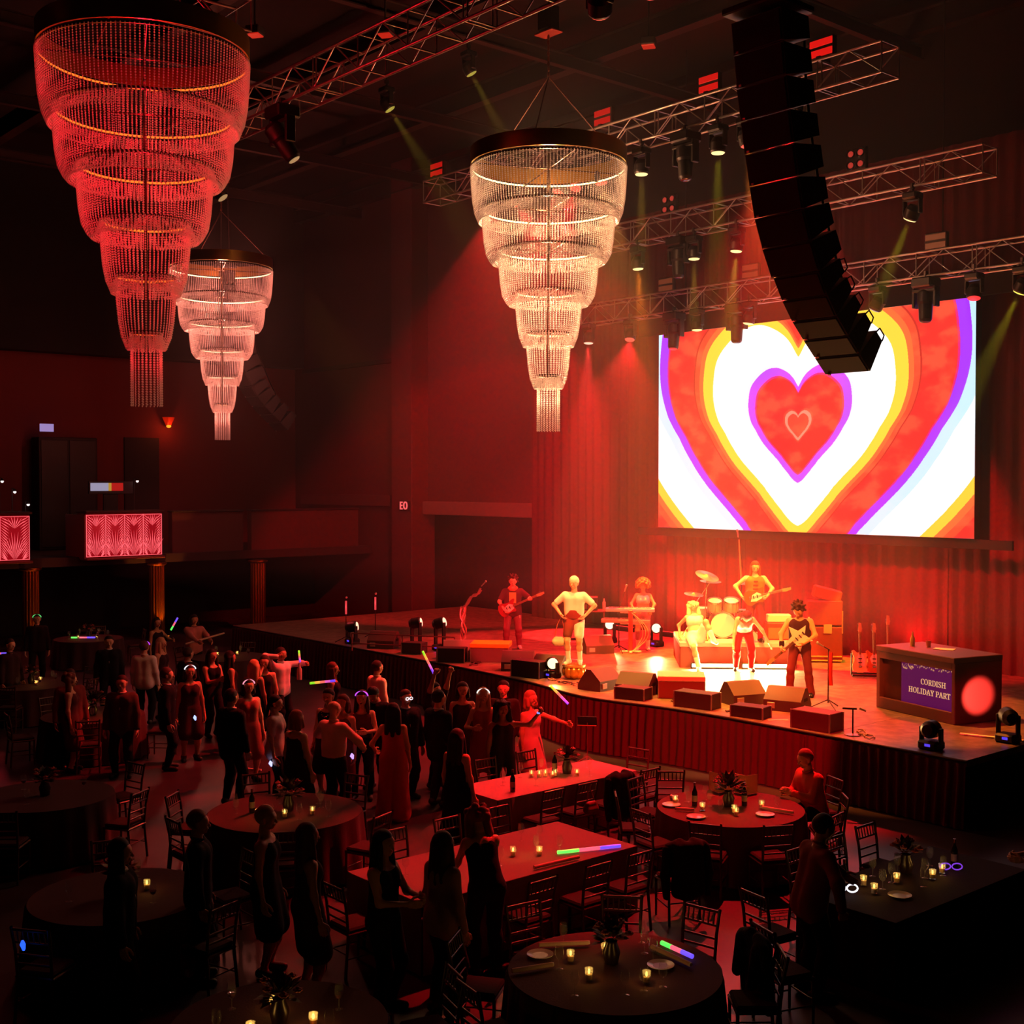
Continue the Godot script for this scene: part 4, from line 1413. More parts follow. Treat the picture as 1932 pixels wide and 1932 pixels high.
	part(n, {"shirt": "shirt", "tee": "t_shirt", "tank": "tank_top", "dress": "dress", "gown": "long_dress", "jacket": "jacket", "band": "bandeau_top"}[top[0]], shapes[tk], cloth(top[1]))
	if top[0] == "jacket":
		# shirt front between the lapels and a collar
		var cf := MB.new()
		cf.at(Transform3D(J.sp, J.chest))
		cf.quad(Vector3(-0.04, 0.13, 0.085), Vector3(0.0, -0.12, 0.138), Vector3(0.04, 0.13, 0.085), Vector3(0.0, 0.14, 0.08))
		part(n, "shirt_front", cf, cloth(o.get("inner", "e0d8d0")))
	if top[0] in ["shirt", "jacket"]:
		var co := MB.new()
		var cpts := []
		for s in 10:
			var a := TAU * s / 10
			cpts.append(J.neck + J.sp * Vector3(sin(a) * 0.068, 0.012 - cos(a) * 0.012, cos(a) * 0.066 + 0.008))
		co.sweep(cpts, 0.014, 6, true)
		part(n, "collar", co, cloth(top[1] if top[0] == "shirt" else o.get("inner", "e0d8d0")))
	var lg: Array = o.get("legs", ["trousers", "201c1e"])
	if not lg.is_empty():
		var U := []
		var hipg := 0.012
		for s in [-1, 1]: U.append([J.pelvis + J.sp * Vector3(s * 0.075, -0.03, -0.01), J.waist + J.sp * Vector3(s * 0.06, -0.10, 0), 0.112 + hipg, 0.104 + hipg])
		match lg[0]:
			"trousers": U += leg_bones(J, fem, 0.02, 1.97)
			"tights": U += leg_bones(J, fem, 0.006, 1.9)
			"flares":
				U += leg_bones(J, fem, 0.014, 1.5)
				for k in ["L", "R"]: U.append([J["kn" + k].lerp(J["an" + k], 0.4), J["an" + k] - Vector3(0, 0.02, 0), 0.06, 0.085])
			"shorts": U += leg_bones(J, fem, 0.022, 0.72)
		var lk := "legs %s %s" % [key, lg[0]]
		if not (key and shapes.has(lk)): shapes[lk] = net_mesh([nets(U, cell, 0.04)])
		part(n, "shorts" if lg[0] == "shorts" else "trousers", shapes[lk], cloth(lg[1]))
	var sh := []
	for k in ["L", "R"]:
		var S := [[J["an" + k], J["heel" + k] + Vector3(0, 0.004, 0), 0.052, 0.047], [J["heel" + k] + Vector3(0, 0.004, 0), J["toe" + k], 0.047, 0.041]]
		if o.get("boots", false): S.append([J["an" + k].lerp(J["kn" + k], 0.45), J["an" + k], 0.06, 0.05])
		if o.get("socks", false): S.append([J["an" + k].lerp(J["kn" + k], 0.5), J["an" + k], 0.055, 0.044])
		sh.append(nets(S, 0.014, 0.02))
	for e in sh: part(n, "boot" if o.get("boots", false) else "shoe", net_mesh([e]), mat(o.get("shoes", "181214"), 0.5))
	# hair
	var hr: Array = o.get("hair", ["short", "2a1c16"])
	if not hr.is_empty():
		var hk := "hair %s %s" % [key, hr[0]]
		if not (key and shapes.has(hk)):
			var R := []
			var holes := [[Vector3(0, -0.035, 0.115), 0.092]]
			R.append([Vector3(0, 0.05, -0.018), Vector3(0, 0.035, -0.03), 0.096, 0.098])
			match hr[0]:
				"long":
					for s in [-1, 0, 1]: R.append([Vector3(s * 0.06, 0.0, -0.045), Vector3(s * 0.085, -0.34 + 0.03 * absf(s), -0.075), 0.058, 0.045])
					for s in [-1, 1]: R.append([Vector3(s * 0.085, 0.01, 0.01), Vector3(s * 0.105, -0.26, 0.03), 0.03, 0.03])
				"bob":
					for s in [-1, 0, 1]: R.append([Vector3(s * 0.06, 0.0, -0.04), Vector3(s * 0.075, -0.12, -0.05), 0.055, 0.05])
					for s in [-1, 1]: R.append([Vector3(s * 0.08, 0.0, 0.0), Vector3(s * 0.09, -0.1, 0.02), 0.035, 0.035])
				"ponytail":
					R.append([Vector3(0, 0.05, -0.1), Vector3(0, -0.2, -0.16), 0.035, 0.025])
				"curly":
					for s in 16:
						var a := TAU * s / 16.0 * 3.0
						var la := -0.5 + 1.3 * s / 16.0
						R.append([Vector3(cos(a) * 0.09 * cos(la), 0.03 + 0.1 * sin(la), sin(a) * 0.08 * cos(la) - 0.035)] + [Vector3(cos(a) * 0.11 * cos(la), 0.03 + 0.12 * sin(la), sin(a) * 0.09 * cos(la) - 0.035), 0.03, 0.04])
					for s in [-1, 1]: R.append([Vector3(s * 0.09, 0.0, -0.02), Vector3(s * 0.11, -0.17, -0.02), 0.05, 0.05])
				"shag":
					for s in 18:
						var a := TAU * s / 18.0 * 5.0
						var la := -0.35 + 1.5 * s / 18.0
						R.append([Vector3(cos(a) * 0.08 * cos(la), 0.05 + 0.09 * sin(la), sin(a) * 0.07 * cos(la) - 0.03)] + [Vector3(cos(a) * 0.13 * cos(la), 0.05 + 0.15 * sin(la), sin(a) * 0.12 * cos(la) - 0.03), 0.035, 0.022])
				"afro":
					for s in 40:
						var a := s * 2.399
						var la := asin(1.0 - 1.35 * s / 39.0)
						var dd := Vector3(cos(a) * cos(la), sin(la), sin(a) * cos(la))
						R.append([Vector3(0, 0.02, -0.02) + dd * 0.07, Vector3(0, 0.02, -0.02) + dd * 0.165, 0.05, 0.045])
					holes = [[Vector3(0, -0.035, 0.15), 0.115]]
				"cap":
					R = [[Vector3(0, 0.06, -0.01), Vector3(0, 0.05, -0.02), 0.1, 0.101]]
					holes = [[Vector3(0, -0.06, 0.03), 0.1], [Vector3(0, -0.06, -0.1), 0.08]]
			shapes[hk] = net_mesh([nets(R, 0.0125, 0.02, holes)])
		part(n, "cap" if hr[0] == "cap" else "hair", shapes[hk], mat(hr[1], 0.7, 0.0, 0.4)).transform = hd
	n.set_meta("joints", J)
	return n

# ---------------------------------------------------------------- gear on the stage
func wedge(label: String, pos: Vector3, turn: float, col := "4a3a36") -> void:
	# floor monitor: loudspeaker face towards the band (-z), bevelled back with a name plate towards the hall
	var o := thing("stage_monitor", label, "speaker", pos, turn)
	var w := 0.68
	var m := MB.new()
	m.at(Transform3D(Basis(Vector3.FORWARD, Vector3.UP, Vector3.RIGHT), Vector3(-w / 2, 0, 0)))
	m.extrude(PackedVector2Array([Vector2(-0.27, 0), Vector2(0.28, 0), Vector2(0.28, 0.1), Vector2(0.07, 0.4), Vector2(-0.04, 0.4), Vector2(-0.27, 0.19)]), 0, w)
	part(o, "cabinet", m, mat(col, 0.6))
	var g := MB.new().quad(Vector3(w / 2 - 0.03, 0.115, -0.283), Vector3(-w / 2 + 0.03, 0.115, -0.283), Vector3(-w / 2 + 0.03, 0.39, -0.082), Vector3(w / 2 - 0.03, 0.39, -0.082))
	part(o, "grille", g, mat("161214", 0.9))
	part(o, "name_plate", MB.new().quad(Vector3(-0.09, 0.27, 0.162), Vector3(0.07, 0.27, 0.162), Vector3(0.07, 0.34, 0.1), Vector3(-0.09, 0.34, 0.1)), mat("2a1e1c", 0.5))
	part(o, "socket_panel", MB.new().box(Vector3(-0.2, 0.095, 0.272), Vector3(0.14, 0.1, 0.02), 0.005), mat("c0b0a8", 0.4, 0.6))
	part(o, "handle", MB.new().box(Vector3(w / 2 + 0.004, 0.2, 0.02), Vector3(0.012, 0.06, 0.16), 0.005), mat("140f10", 0.8))

func road_case(nm: String, label: String, cat: String, pos: Vector3, turn: float, s: Vector3, col: String, lid := "") -> Node3D:
	var o := thing(nm, label, cat, pos, turn)
	part(o, "body", MB.new().box(Vector3(0, s.y * 0.5 - (0.05 if lid else 0.0), 0), s - Vector3(0, 0.1 if lid else 0.0, 0), 0.008), mat(col, 0.6))
	if lid: part(o, "top", MB.new().box(Vector3(0, s.y - 0.05, 0), Vector3(s.x + 0.03, 0.1, s.z + 0.03), 0.012), mat(lid, 0.5))
	for sx in [-1, 1]:
		for sz in [-1, 1]: part(o, "edge_trim", MB.new().box(Vector3(sx * s.x * 0.5, s.y * 0.5 - (0.05 if lid else 0.0), sz * s.z * 0.5), Vector3(0.025, s.y - (0.1 if lid else 0.0), 0.025), 0.005), mat("a89a90", 0.4, 0.8))
	return o

func tripod(o: Node3D, h: float, col: Material, r := 0.3) -> void:
	part(o, "pole", MB.new().tube(Vector3(0, 0.1, 0), Vector3(0, h, 0), 0.013, 0.01, 8), col)
	for k in 3:
		var a := TAU * k / 3 + 0.5
		part(o, "leg", MB.new().tube(Vector3(0, 0.16, 0), Vector3(cos(a) * r, 0.012, sin(a) * r), 0.01, 0.01, 6), col)

func mic_stand(label: String, pos: Vector3, h: float, boom: Vector3) -> Node3D:
	var o := thing("microphone_stand", label, "microphone stand", pos)
	var st := mat("4a3a3a", 0.35, 0.8)
	tripod(o, h, st)
	var e := Vector3(0, h, 0) + boom
	part(o, "boom", MB.new().tube(Vector3(0, h, 0) - boom * 0.3, e, 0.009, 0.009, 6), st)
	var d := boom.normalized()
	part(o, "microphone", MB.new().tube(e, e + d * 0.13, 0.013, 0.018, 8).ball(e + d * 0.16, Vector3.ONE * 0.028, 10, 7), mat("b0a8a0", 0.4, 0.5))
	return o

func guitar(label: String, x: Transform3D, col: String, kind := "strat", bass := false) -> Node3D:
	# body in the xy plane facing +z, neck along +x
	var o := thing("electric_guitar", label, "guitar")
	o.transform = x
	var poly := PackedVector2Array()
	if kind == "star":
		for k in 10:
			var a := TAU * k / 10 + PI / 10
			poly.append(Vector2(cos(a), sin(a)) * (0.26 if k % 2 else 0.12))
	else:
		for p in [[0.17, 0.0], [0.16, 0.06], [0.22, 0.13], [0.2, 0.165], [0.13, 0.155], [0.06, 0.12], [-0.02, 0.125], [-0.12, 0.165], [-0.2, 0.14], [-0.24, 0.06], [-0.24, -0.05], [-0.2, -0.14], [-0.12, -0.17], [-0.03, -0.13], [0.05, -0.12], [0.12, -0.145], [0.16, -0.12], [0.15, -0.05]]:
			poly.append(Vector2(p[0], p[1]))
	part(o, "guitar_body", MB.new().extrude(poly, -0.022, 0.022), mat(col, 0.25))
	if kind != "star":
		part(o, "pickguard", MB.new().extrude(PackedVector2Array([Vector2(0.14, 0.03), Vector2(0.05, 0.09), Vector2(-0.06, 0.05), Vector2(-0.12, -0.08), Vector2(0.0, -0.1), Vector2(0.13, -0.06)]), 0.022, 0.025), mat("e8e0d8", 0.4))
	var nl := 0.62 if bass else 0.46
	part(o, "neck", MB.new().box(Vector3(0.12 + nl / 2, 0, 0.014), Vector3(nl, 0.05, 0.024), 0.006), mat("8a5a38", 0.4))
	part(o, "headstock", MB.new().extrude(PackedVector2Array([Vector2(0.12 + nl, -0.03), Vector2(0.2 + nl, -0.045), Vector2(0.31 + nl, -0.03), Vector2(0.32 + nl, 0.02), Vector2(0.12 + nl, 0.03)]), 0.0, 0.016), mat("b08a60", 0.4))
	var pg := MB.new()
	for k in (4 if bass else 6): pg.tube(Vector3(0.16 + nl + k * 0.026, 0.03, 0.008), Vector3(0.16 + nl + k * 0.026, 0.055, 0.008), 0.006, 0.008, 6)
	part(o, "tuning_pegs", pg, mat("d0d0d0", 0.2, 1.0))
	part(o, "bridge", MB.new().box(Vector3(-0.12, 0, 0.028), Vector3(0.03, 0.07, 0.012), 0.003), mat("d0d0d0", 0.2, 1.0))
	for k in 2: part(o, "pickup", MB.new().box(Vector3(-0.04 + k * 0.08, 0, 0.028), Vector3(0.02, 0.075, 0.01), 0.003), mat("1a1a1a", 0.4))
	var st := MB.new()
	for k in (4 if bass else 6): st.tube(Vector3(-0.12, -0.018 + k * 0.036 / (3.0 if bass else 5.0), 0.032), Vector3(0.14 + nl, -0.018 + k * 0.036 / (3.0 if bass else 5.0), 0.026), 0.0012, 0.0012, 4, false)
	var sn := part(o, "strings", st, mat("d8d8d8", 0.2, 1.0))
	sn.set_meta("kind", "stuff")
	return o

func drum(par: Node3D, nm: String, c: Vector3, r: float, h: float, tilt: Basis, col: Material) -> void:
	var t := Transform3D(tilt, c)
	var s := part(par, nm, MB.new().at(t).lathe([Vector2(r, -h / 2), Vector2(r, h / 2)], 24, Vector3.ZERO, true), col)
	part(s, "drum_head", MB.new().at(t).lathe([Vector2(0, h / 2 - 0.004), Vector2(r - 0.01, h / 2 - 0.004)], 24).lathe([Vector2(r - 0.01, -h / 2 + 0.004), Vector2(0, -h / 2 + 0.004)], 24), mat("efe6dc", 0.5))
	for e in [-1, 1]:
		part(s, "hoop", MB.new().at(t).lathe([Vector2(r + 0.004, e * h / 2 - 0.018), Vector2(r + 0.016, e * h / 2 - 0.018), Vector2(r + 0.016, e * h / 2 + 0.012), Vector2(r - 0.004, e * h / 2 + 0.012)], 24), mat("d8cfc4", 0.2, 1.0))
	var lg := MB.new()
	lg.at(t)
	for k in 8:
		var a := TAU * k / 8
		lg.tube(Vector3(cos(a) * (r + 0.012), -h / 2, sin(a) * (r + 0.012)), Vector3(cos(a) * (r + 0.012), h / 2, sin(a) * (r + 0.012)), 0.006, 0.006, 5)
	part(s, "tension_rods", lg, mat("d8cfc4", 0.2, 1.0))

func cymbal(par: Node3D, base: Vector3, top: Vector3, r: float, tilt: Vector3) -> void:
	var st := mat("cfc6bc", 0.25, 1.0)
	var s := part(par, "cymbal_stand", MB.new().tube(base + Vector3(0, 0.1, 0), Vector3(base.x, (base.y + top.y) * 0.5, base.z), 0.014, 0.014, 6).tube(Vector3(base.x, (base.y + top.y) * 0.5, base.z), top, 0.01, 0.01, 6), st)
	for k in 3:
		var a := TAU * k / 3
		part(s, "stand_leg", MB.new().tube(base + Vector3(0, 0.22, 0), base + Vector3(cos(a) * 0.24, 0.01, sin(a) * 0.24), 0.01, 0.01, 5), st)
	var y := tilt.normalized()
	var x := y.cross(Vector3.FORWARD).normalized()
	var cy := MB.new()
	cy.at(Transform3D(Basis(x, y, x.cross(y)), top))
	cy.lathe([Vector2(r, 0), Vector2(r * 0.22, 0.02), Vector2(0.03, 0.04), Vector2(0, 0.042)], 28, Vector3.ZERO, true)
	part(par, "cymbal", cy, mat("e0b060", 0.3, 1.0))

func floor_light(label: String, pos: Vector3, to: Vector3, lens_col: Color, col: Color, e: float, ang: float, h := 0.42) -> void:
	var o := thing("floor_moving_head", label, "stage light", pos)
	var body := mat("1a1618", 0.5)
	part(o, "base", MB.new().box(Vector3(0, 0.07, 0), Vector3(0.32, 0.14, 0.28), 0.03), body)
	part(o, "status_display", MB.new().box(Vector3(0.02, 0.08, 0.142), Vector3(0.09, 0.04, 0.006)), glow(lin(0.1, 0.05, 0.8), 1.0))
	var yk := MB.new()
	for sx in [-1, 1]: yk.box(Vector3(sx * 0.16, h * 0.5 + 0.06, 0), Vector3(0.04, h - 0.06, 0.1), 0.01)
	part(o, "yoke", yk, body)
	var d := (to - pos - Vector3(0, h, 0)).normalized()
	var c := Vector3(0, h, 0)
	var bs := aim(d)
	part(o, "head", MB.new().at(Transform3D(bs, c)).lathe([Vector2(0, -0.12), Vector2(0.12, -0.12), Vector2(0.135, -0.08), Vector2(0.13, 0.1), Vector2(0.08, 0.17), Vector2(0, 0.17)], 14), body)
	part(o, "lens_light", MB.new().at(Transform3D(bs, c + d * 0.125)).ball(Vector3.ZERO, Vector3(0.11, 0.03, 0.11), 14, 6), glow(lens_col, 2.0))
	spot(o, c + d * 0.18, c + d * 2.0, col, e, ang, 0.06, 0.3)

func build_stage_gear() -> void:
	# monitors along the edge and one behind
	wedge("wedge monitor with side handle beside the low black box by the scarf stand", Vector3(-6.37, 1, -1.5), 0.9, "8a7068")
	wedge("wedge monitor behind the yellow topped step", Vector3(-4.1, 1, -1.35), 0.75)
	wedge("wedge monitor touching the singer's gold stool", Vector3(-3.22, 1, -1.5), 0.35)
	wedge("tilted wedge monitor next to the cable tangle", Vector3(-1.21, 1, -0.95), 1.7)
	wedge("wedge monitor behind the cable box", Vector3(-0.35, 1, -1.1), 0.35)
	wedge("wedge monitor turned sideways on the bright floor", Vector3(1.59, 1, -1.8), 1.25)
	wedge("wedge monitor at the guitarist's feet", Vector3(2.52, 1, -1.9), 0.3)
	wedge("wedge monitor standing upstage near the keyboards", Vector3(-4.92, 1, -4.5), 1.1, "5a4038")
	wedge("small dark wedge monitor at the wings end of the stage edge", Vector3(-8.9, 1, -1.2), 0.6)
	# steps, boxes
	road_case("step_box", "step box with glossy yellow top beside the scarf stand", "box", Vector3(-5.5, 1, -1.75), 0.75, Vector3(0.85, 0.42, 0.6), "6a5048", "d8b020")
	road_case("step_box", "step box with pale top on the bright floor before the drums", "box", Vector3(0.39, 1, -1.5), 0.75, Vector3(0.85, 0.42, 0.62), "7a3028", "d8b0a0")
	road_case("power_box", "low black box on the edge by the wedge with side handle", "box", Vector3(-5.93, 1, -0.98), 0.7, Vector3(0.62, 0.32, 0.35), "1c1416")
	road_case("power_box", "low black box on the edge between two wedge monitors", "box", Vector3(-3.2, 1, -0.88), 0.2, Vector3(0.72, 0.34, 0.32), "1c1416")
	road_case("power_box", "low red lit box on the edge before the pale topped step", "box", Vector3(1.35, 1, -0.85), 0.2, Vector3(0.75, 0.28, 0.34), "3a2020")
	road_case("power_box", "open cable box on the bowed edge with plugs on top", "box", Vector3(0.0, 1, -0.62), 0.3, Vector3(0.6, 0.22, 0.34), "2a1616")
	road_case("power_box", "dark cable box on the edge before the sideways monitor", "box", Vector3(2.55, 1, -0.85), 0.2, Vector3(0.6, 0.2, 0.32), "2a1616")
	road_case("front_speaker", "low front fill speaker box on the edge by the guitarist", "speaker", Vector3(3.9, 1, -0.85), 0.05, Vector3(0.72, 0.3, 0.4), "4a2020")
	road_case("power_box", "squat dark box at the wings end with a pale plug board", "box", Vector3(-7.6, 1, -1.15), 0.5, Vector3(0.5, 0.26, 0.34), "3a2a2a")
	# loose cables
	for k in 9:
		var cx: float = [-2.6, -2.2, -1.8, 0.6, 0.9, 2.0, -3.7, -5.2, 4.9][k]
		var cz: float = [-0.95, -0.85, -0.8, -0.9, -1.0, -0.9, -1.0, -0.95, -0.8][k]
		var pts := []
		for s in 40:
			var a := s * (0.35 + 0.02 * k)
			pts.append(Vector3(cos(a) * (0.12 + 0.1 * sin(s * 0.21 + k)) + s * 0.014, 0.012 + 0.008 * (s % 3), sin(a) * (0.08 + 0.05 * cos(s * 0.3))))
		one("stage_cable", MB.new().sweep(pts, 0.011, 5), mat("3a2420", 0.6) if k % 2 else mat("b89080", 0.6), ["black cable tangled behind the gold stool", "pale cable coiled beside the gold stool", "black cable looped beside the tilted monitor", "pale cable snaking beside the pale topped step", "black cable piled by the red lit box", "pale cable curled at the dark cable box", "black cable lying beside the singer's monitor", "pale cable by the low black box near the yellow step", "black cable trailing from the table microphone"][k], "cable", Vector3(cx, 1.0, cz), 0.3 * k)
	# drum riser, turned towards the house-right side
	var rt := 0.8
	var R := Transform3D(yrot(rt), Vector3(-1.87, 1.0, -5.75))
	var rs := thing("drum_riser", "low drum platform with a pale edge and glowing amber bar lights along its foot", "platform", R.origin, rt)
	part(rs, "deck", MB.new().box(Vector3(0, 0.5, 0), Vector3(2.5, 0.1, 2.0), 0.01), mat("c8b0a0", 0.6))
	part(rs, "front_cloth", MB.new().box(Vector3(0, 0.225, 0.985), Vector3(2.46, 0.45, 0.03)), cloth("7a4440"))
	for s in [-1, 1]: part(rs, "side_cloth", MB.new().box(Vector3(s * 1.235, 0.225, 0), Vector3(0.03, 0.45, 1.97)), cloth("6a3030"))
	for k in 3: part(rs, "leg", MB.new().tube(Vector3(-1.0 + k, 0, -0.8), Vector3(-1.0 + k, 0.45, -0.8), 0.03, 0.03, 8), mat("808080", 0.4, 0.8))
	for k in 2:
		var lb := thing("bar_light", ["long white hot bar light on the floor before the drum platform, beside the seated dancer", "long white hot bar light on the floor before the drum platform, beside the guitarist"][k], "stage light", R * Vector3(-0.52 + k * 1.08, 0, 1.12), rt)
		part(lb, "housing", MB.new().box(Vector3(0, 0.06, -0.02), Vector3(1.0, 0.12, 0.08), 0.015), mat("181414", 0.5))
		part(lb, "glowing_tube", MB.new().box(Vector3(0, 0.075, 0.025), Vector3(0.96, 0.075, 0.03), 0.012), glow(lin(1.0, 0.72, 0.34), 6.0))
		var al := AreaLight3D.new()
		al.name = "bar_glow"
		al.area_size = Vector2(0.96, 0.08)
		al.light_color = lin(1.0, 0.58, 0.20)
		al.light_energy = 40.0
		al.area_range = 60.0
		al.area_attenuation = 2.0
		al.shadow_enabled = true
		lb.add_child(al)
		al.position = Vector3(0, 0.09, 0.05)
		al.rotation = Vector3(0, PI, 0)
	# drum kit
	var K := thing("drum_kit", "sparkling drum kit with bass drum, toms and chrome stands on the platform", "drum kit", R * Vector3(-0.25, 0.55, -0.1), rt)
	var shell := mat("c8a890", 0.2, 0.4)
	drum(K, "bass_drum", Vector3(0, 0.3, 0.2), 0.28, 0.42, Basis(Vector3.RIGHT, PI / 2), shell)
	drum(K, "rack_tom", Vector3(-0.17, 0.72, 0.2), 0.15, 0.22, Basis(Vector3.RIGHT, 0.35), shell)
	drum(K, "rack_tom", Vector3(0.2, 0.72, 0.2), 0.16, 0.24, Basis(Vector3.RIGHT, 0.35), shell)
	drum(K, "floor_tom", Vector3(0.52, 0.4, -0.15), 0.2, 0.36, Basis(), shell)
	drum(K, "snare_drum", Vector3(-0.42, 0.55, -0.1), 0.18, 0.15, Basis(Vector3.RIGHT, 0.1), mat("e0d8d0", 0.2, 0.9))
	for s in [-1, 1]: part(K, "bass_drum_spur", MB.new().tube(Vector3(s * 0.27, 0.25, 0.3), Vector3(s * 0.42, 0.0, 0.4), 0.012, 0.012, 6), mat("d0c8c0", 0.2, 1.0))
	cymbal(K, Vector3(-0.75, 0, 0.1), Vector3(-0.62, 0.95, 0.12), 0.22, Vector3(0.1, 1, 0.15))
	cymbal(K, Vector3(-0.4, 0, 0.5), Vector3(-0.35, 1.38, 0.35), 0.27, Vector3(0.3, 1, 0.35))
	cymbal(K, Vector3(-0.6, 0, -0.4), Vector3(-0.25, 1.24, 0.1), 0.24, Vector3(0.05, 1, 0.1))
	cymbal(K, Vector3(0.62, 0, 0.3), Vector3(0.6, 1.22, 0.2), 0.24, Vector3(-0.1, 1, 0.12))
	var tl := mic_stand("tall thin boom stand rising above the long haired player", R * Vector3(0.25, 0.55, -0.55), 1.65, Vector3(-0.06, 0.55, 0.05))
	part(tl, "felt_wrap", MB.new().tube(Vector3(0, 1.2, 0), Vector3(-0.05, 2.15, 0.04), 0.028, 0.012, 8), mat("e8c070", 0.6))
	# keyboards
	var kt := 0.75
	var kb := thing("keyboard_stand", "upright column keyboard stand carrying two keyboards", "keyboard stand", Vector3(-4.35, 1, -5.05), kt)
	part(kb, "column", MB.new().box(Vector3(0, 0.5, 0.0), Vector3(0.09, 1.0, 0.06), 0.015).box(Vector3(-0.04, 0.5, 0.05), Vector3(0.03, 1.0, 0.03), 0.01), mat("c84030", 0.4))
	part(kb, "foot", MB.new().box(Vector3(0, 0.03, 0), Vector3(0.5, 0.05, 0.09), 0.015).box(Vector3(0, 0.03, -0.05), Vector3(0.08, 0.05, 0.5), 0.015), mat("e0c8a8", 0.4))
	for k in 2: part(kb, "arm", MB.new().box(Vector3(0, 0.68 + k * 0.26, -0.14), Vector3(0.5, 0.03, 0.3), 0.01), mat("c0a890", 0.4, 0.5))
	for k in 2:
		var kk := thing("keyboard", ["white electronic keyboard on the lower arms of the keyboard stand", "white electronic keyboard on top of the keyboard stand"][k], "keyboard", kb.transform * Vector3(-0.12 + 0.1 * k, 0.7 + k * 0.26, -0.14), kt)
		part(kk, "case", MB.new().box(Vector3(0, 0.04, 0), Vector3(1.15, 0.08, 0.3), 0.012), mat("ece4da" if k else "c8a890", 0.4))
		var wk := MB.new()
		var bk := MB.new()
		for j in 35:
			wk.box(Vector3(-0.49 + j * 0.028, 0.085, -0.07), Vector3(0.026, 0.012, 0.13))
			if j % 7 in [0, 1, 3, 4, 5]: bk.box(Vector3(-0.476 + j * 0.028, 0.096, -0.045), Vector3(0.013, 0.014, 0.08))
		part(kk, "white_keys", wk, mat("f0ece4", 0.3)).set_meta("kind", "stuff")
		part(kk, "black_keys", bk, mat("141414", 0.3)).set_meta("kind", "stuff")
		part(kk, "control_panel", MB.new().box(Vector3(0, 0.085, 0.08), Vector3(1.0, 0.01, 0.09), 0.003), mat("8a7a70", 0.4))
	for k in 3:
		var pts := []
		for s in 12:
			var f := s / 11.0
			pts.append(kb.transform * Vector3(lerpf(0.02, 0.35 + 0.08 * k, sin(f * PI) * 0.8), 0.95 - f * 0.93, 0.08 + 0.05 * k * sin(f * PI)))
		one("keyboard_cable", MB.new().sweep(pts, 0.01, 5), mat("e8c890", 0.5), ["pale cable hanging beside the red column of the keyboards", "pale cable looping widely below the keyboards", "pale cable drooping lowest under the keyboards"][k], "cable")
	mic_stand("microphone on a boom before the keyboard player", kb.transform * Vector3(-0.28, 0, -0.1), 1.02, Vector3(0.18, 0.42, 0.0))
	# table with playback gear
	var tb := thing("gear_table", "small table with rack of playback gear behind the singer", "table", Vector3(-6.9, 1, -6.1), 0.8)
	part(tb, "table_top", MB.new().box(Vector3(0, 0.72, 0), Vector3(0.9, 0.04, 0.5), 0.01), mat("7a3020", 0.5))
	for sx in [-1, 1]:
		for sz in [-1, 1]: part(tb, "leg", MB.new().tube(Vector3(sx * 0.42, 0, sz * 0.22), Vector3(sx * 0.42, 0.7, sz * 0.22), 0.015, 0.015, 6), mat("a06050", 0.4, 0.6))
	var rk := thing("rack_unit", "rack case of playback gear standing on the small table", "rack", Vector3(-6.9, 1.74, -6.1), 0.8)
	part(rk, "case", MB.new().box(Vector3(-0.05, 0.17, 0), Vector3(0.62, 0.34, 0.36), 0.012), mat("50241c", 0.5))
	for k in 3: part(rk, "module", MB.new().box(Vector3(-0.14 + (0.26 if k == 2 else 0.0), 0.1 + 0.13 * (k % 2), 0.184), Vector3(0.26 if k < 2 else 0.2, 0.11, 0.012), 0.004), mat("8a4030", 0.4))
	one("water_bottle", MB.new().lathe([Vector2(0, 0), Vector2(0.04, 0), Vector2(0.042, 0.2), Vector2(0.018, 0.26), Vector2(0.018, 0.3), Vector2(0, 0.3)], 12, Vector3.ZERO, true), mat("e8d0b0", 0.2), "pale drinks bottle standing beside the rack case", "bottle", Vector3(-6.55, 1.74, -6.35))
	# amps behind the guitarist
	var ap := thing("guitar_amplifier", "cream and red guitar amplifier on the platform corner", "amplifier", R * Vector3(0.95, 0.55, 0.35), rt)
	part(ap, "cabinet", MB.new().box(Vector3(0, 0.19, 0), Vector3(0.55, 0.38, 0.3), 0.02), mat("9a2a20", 0.6))
	part(ap, "grille", MB.new().box(Vector3(0, 0.15, 0.152), Vector3(0.48, 0.24, 0.01), 0.003), mat("c86040", 0.8))
	part(ap, "head_unit", MB.new().box(Vector3(0, 0.47, 0), Vector3(0.52, 0.17, 0.26), 0.02), mat("ecd8b0", 0.5))
	var sk := thing("speaker_stack", "tall guitar speaker stack with an open case lid leaning on top", "amplifier", Vector3(-0.55, 1, -7.3), 0.75)
	part(sk, "lower_cabinet", MB.new().box(Vector3(0, 0.42, 0), Vector3(0.76, 0.75, 0.36), 0.02), mat("7a2018", 0.7))
	part(sk, "upper_cabinet", MB.new().box(Vector3(0, 1.1, 0), Vector3(0.76, 0.55, 0.36), 0.02), mat("8a2a20", 0.7))
	part(sk, "badge", MB.new().box(Vector3(0.05, 0.75, 0.19), Vector3(0.18, 0.2, 0.012), 0.004), mat("d09060", 0.5))
	part(sk, "corner_trim", MB.new().box(Vector3(0.37, 0.9, 0.17), Vector3(0.03, 0.5, 0.03), 0.006), mat("e8c060", 0.3, 0.8))
	for k in 2: part(sk, "cross_bar", MB.new().box(Vector3(0, 0.14 - k * 0.09, 0.2), Vector3(0.72, 0.03, 0.02), 0.004), mat("e0a050", 0.4, 0.6))
	part(sk, "case_lid", MB.new().at(Transform3D(Basis(Vector3.BACK, -0.25), Vector3(0.05, 1.52, 0))).box(Vector3.ZERO, Vector3(0.62, 0.26, 0.3), 0.03), mat("c04a28", 0.5))
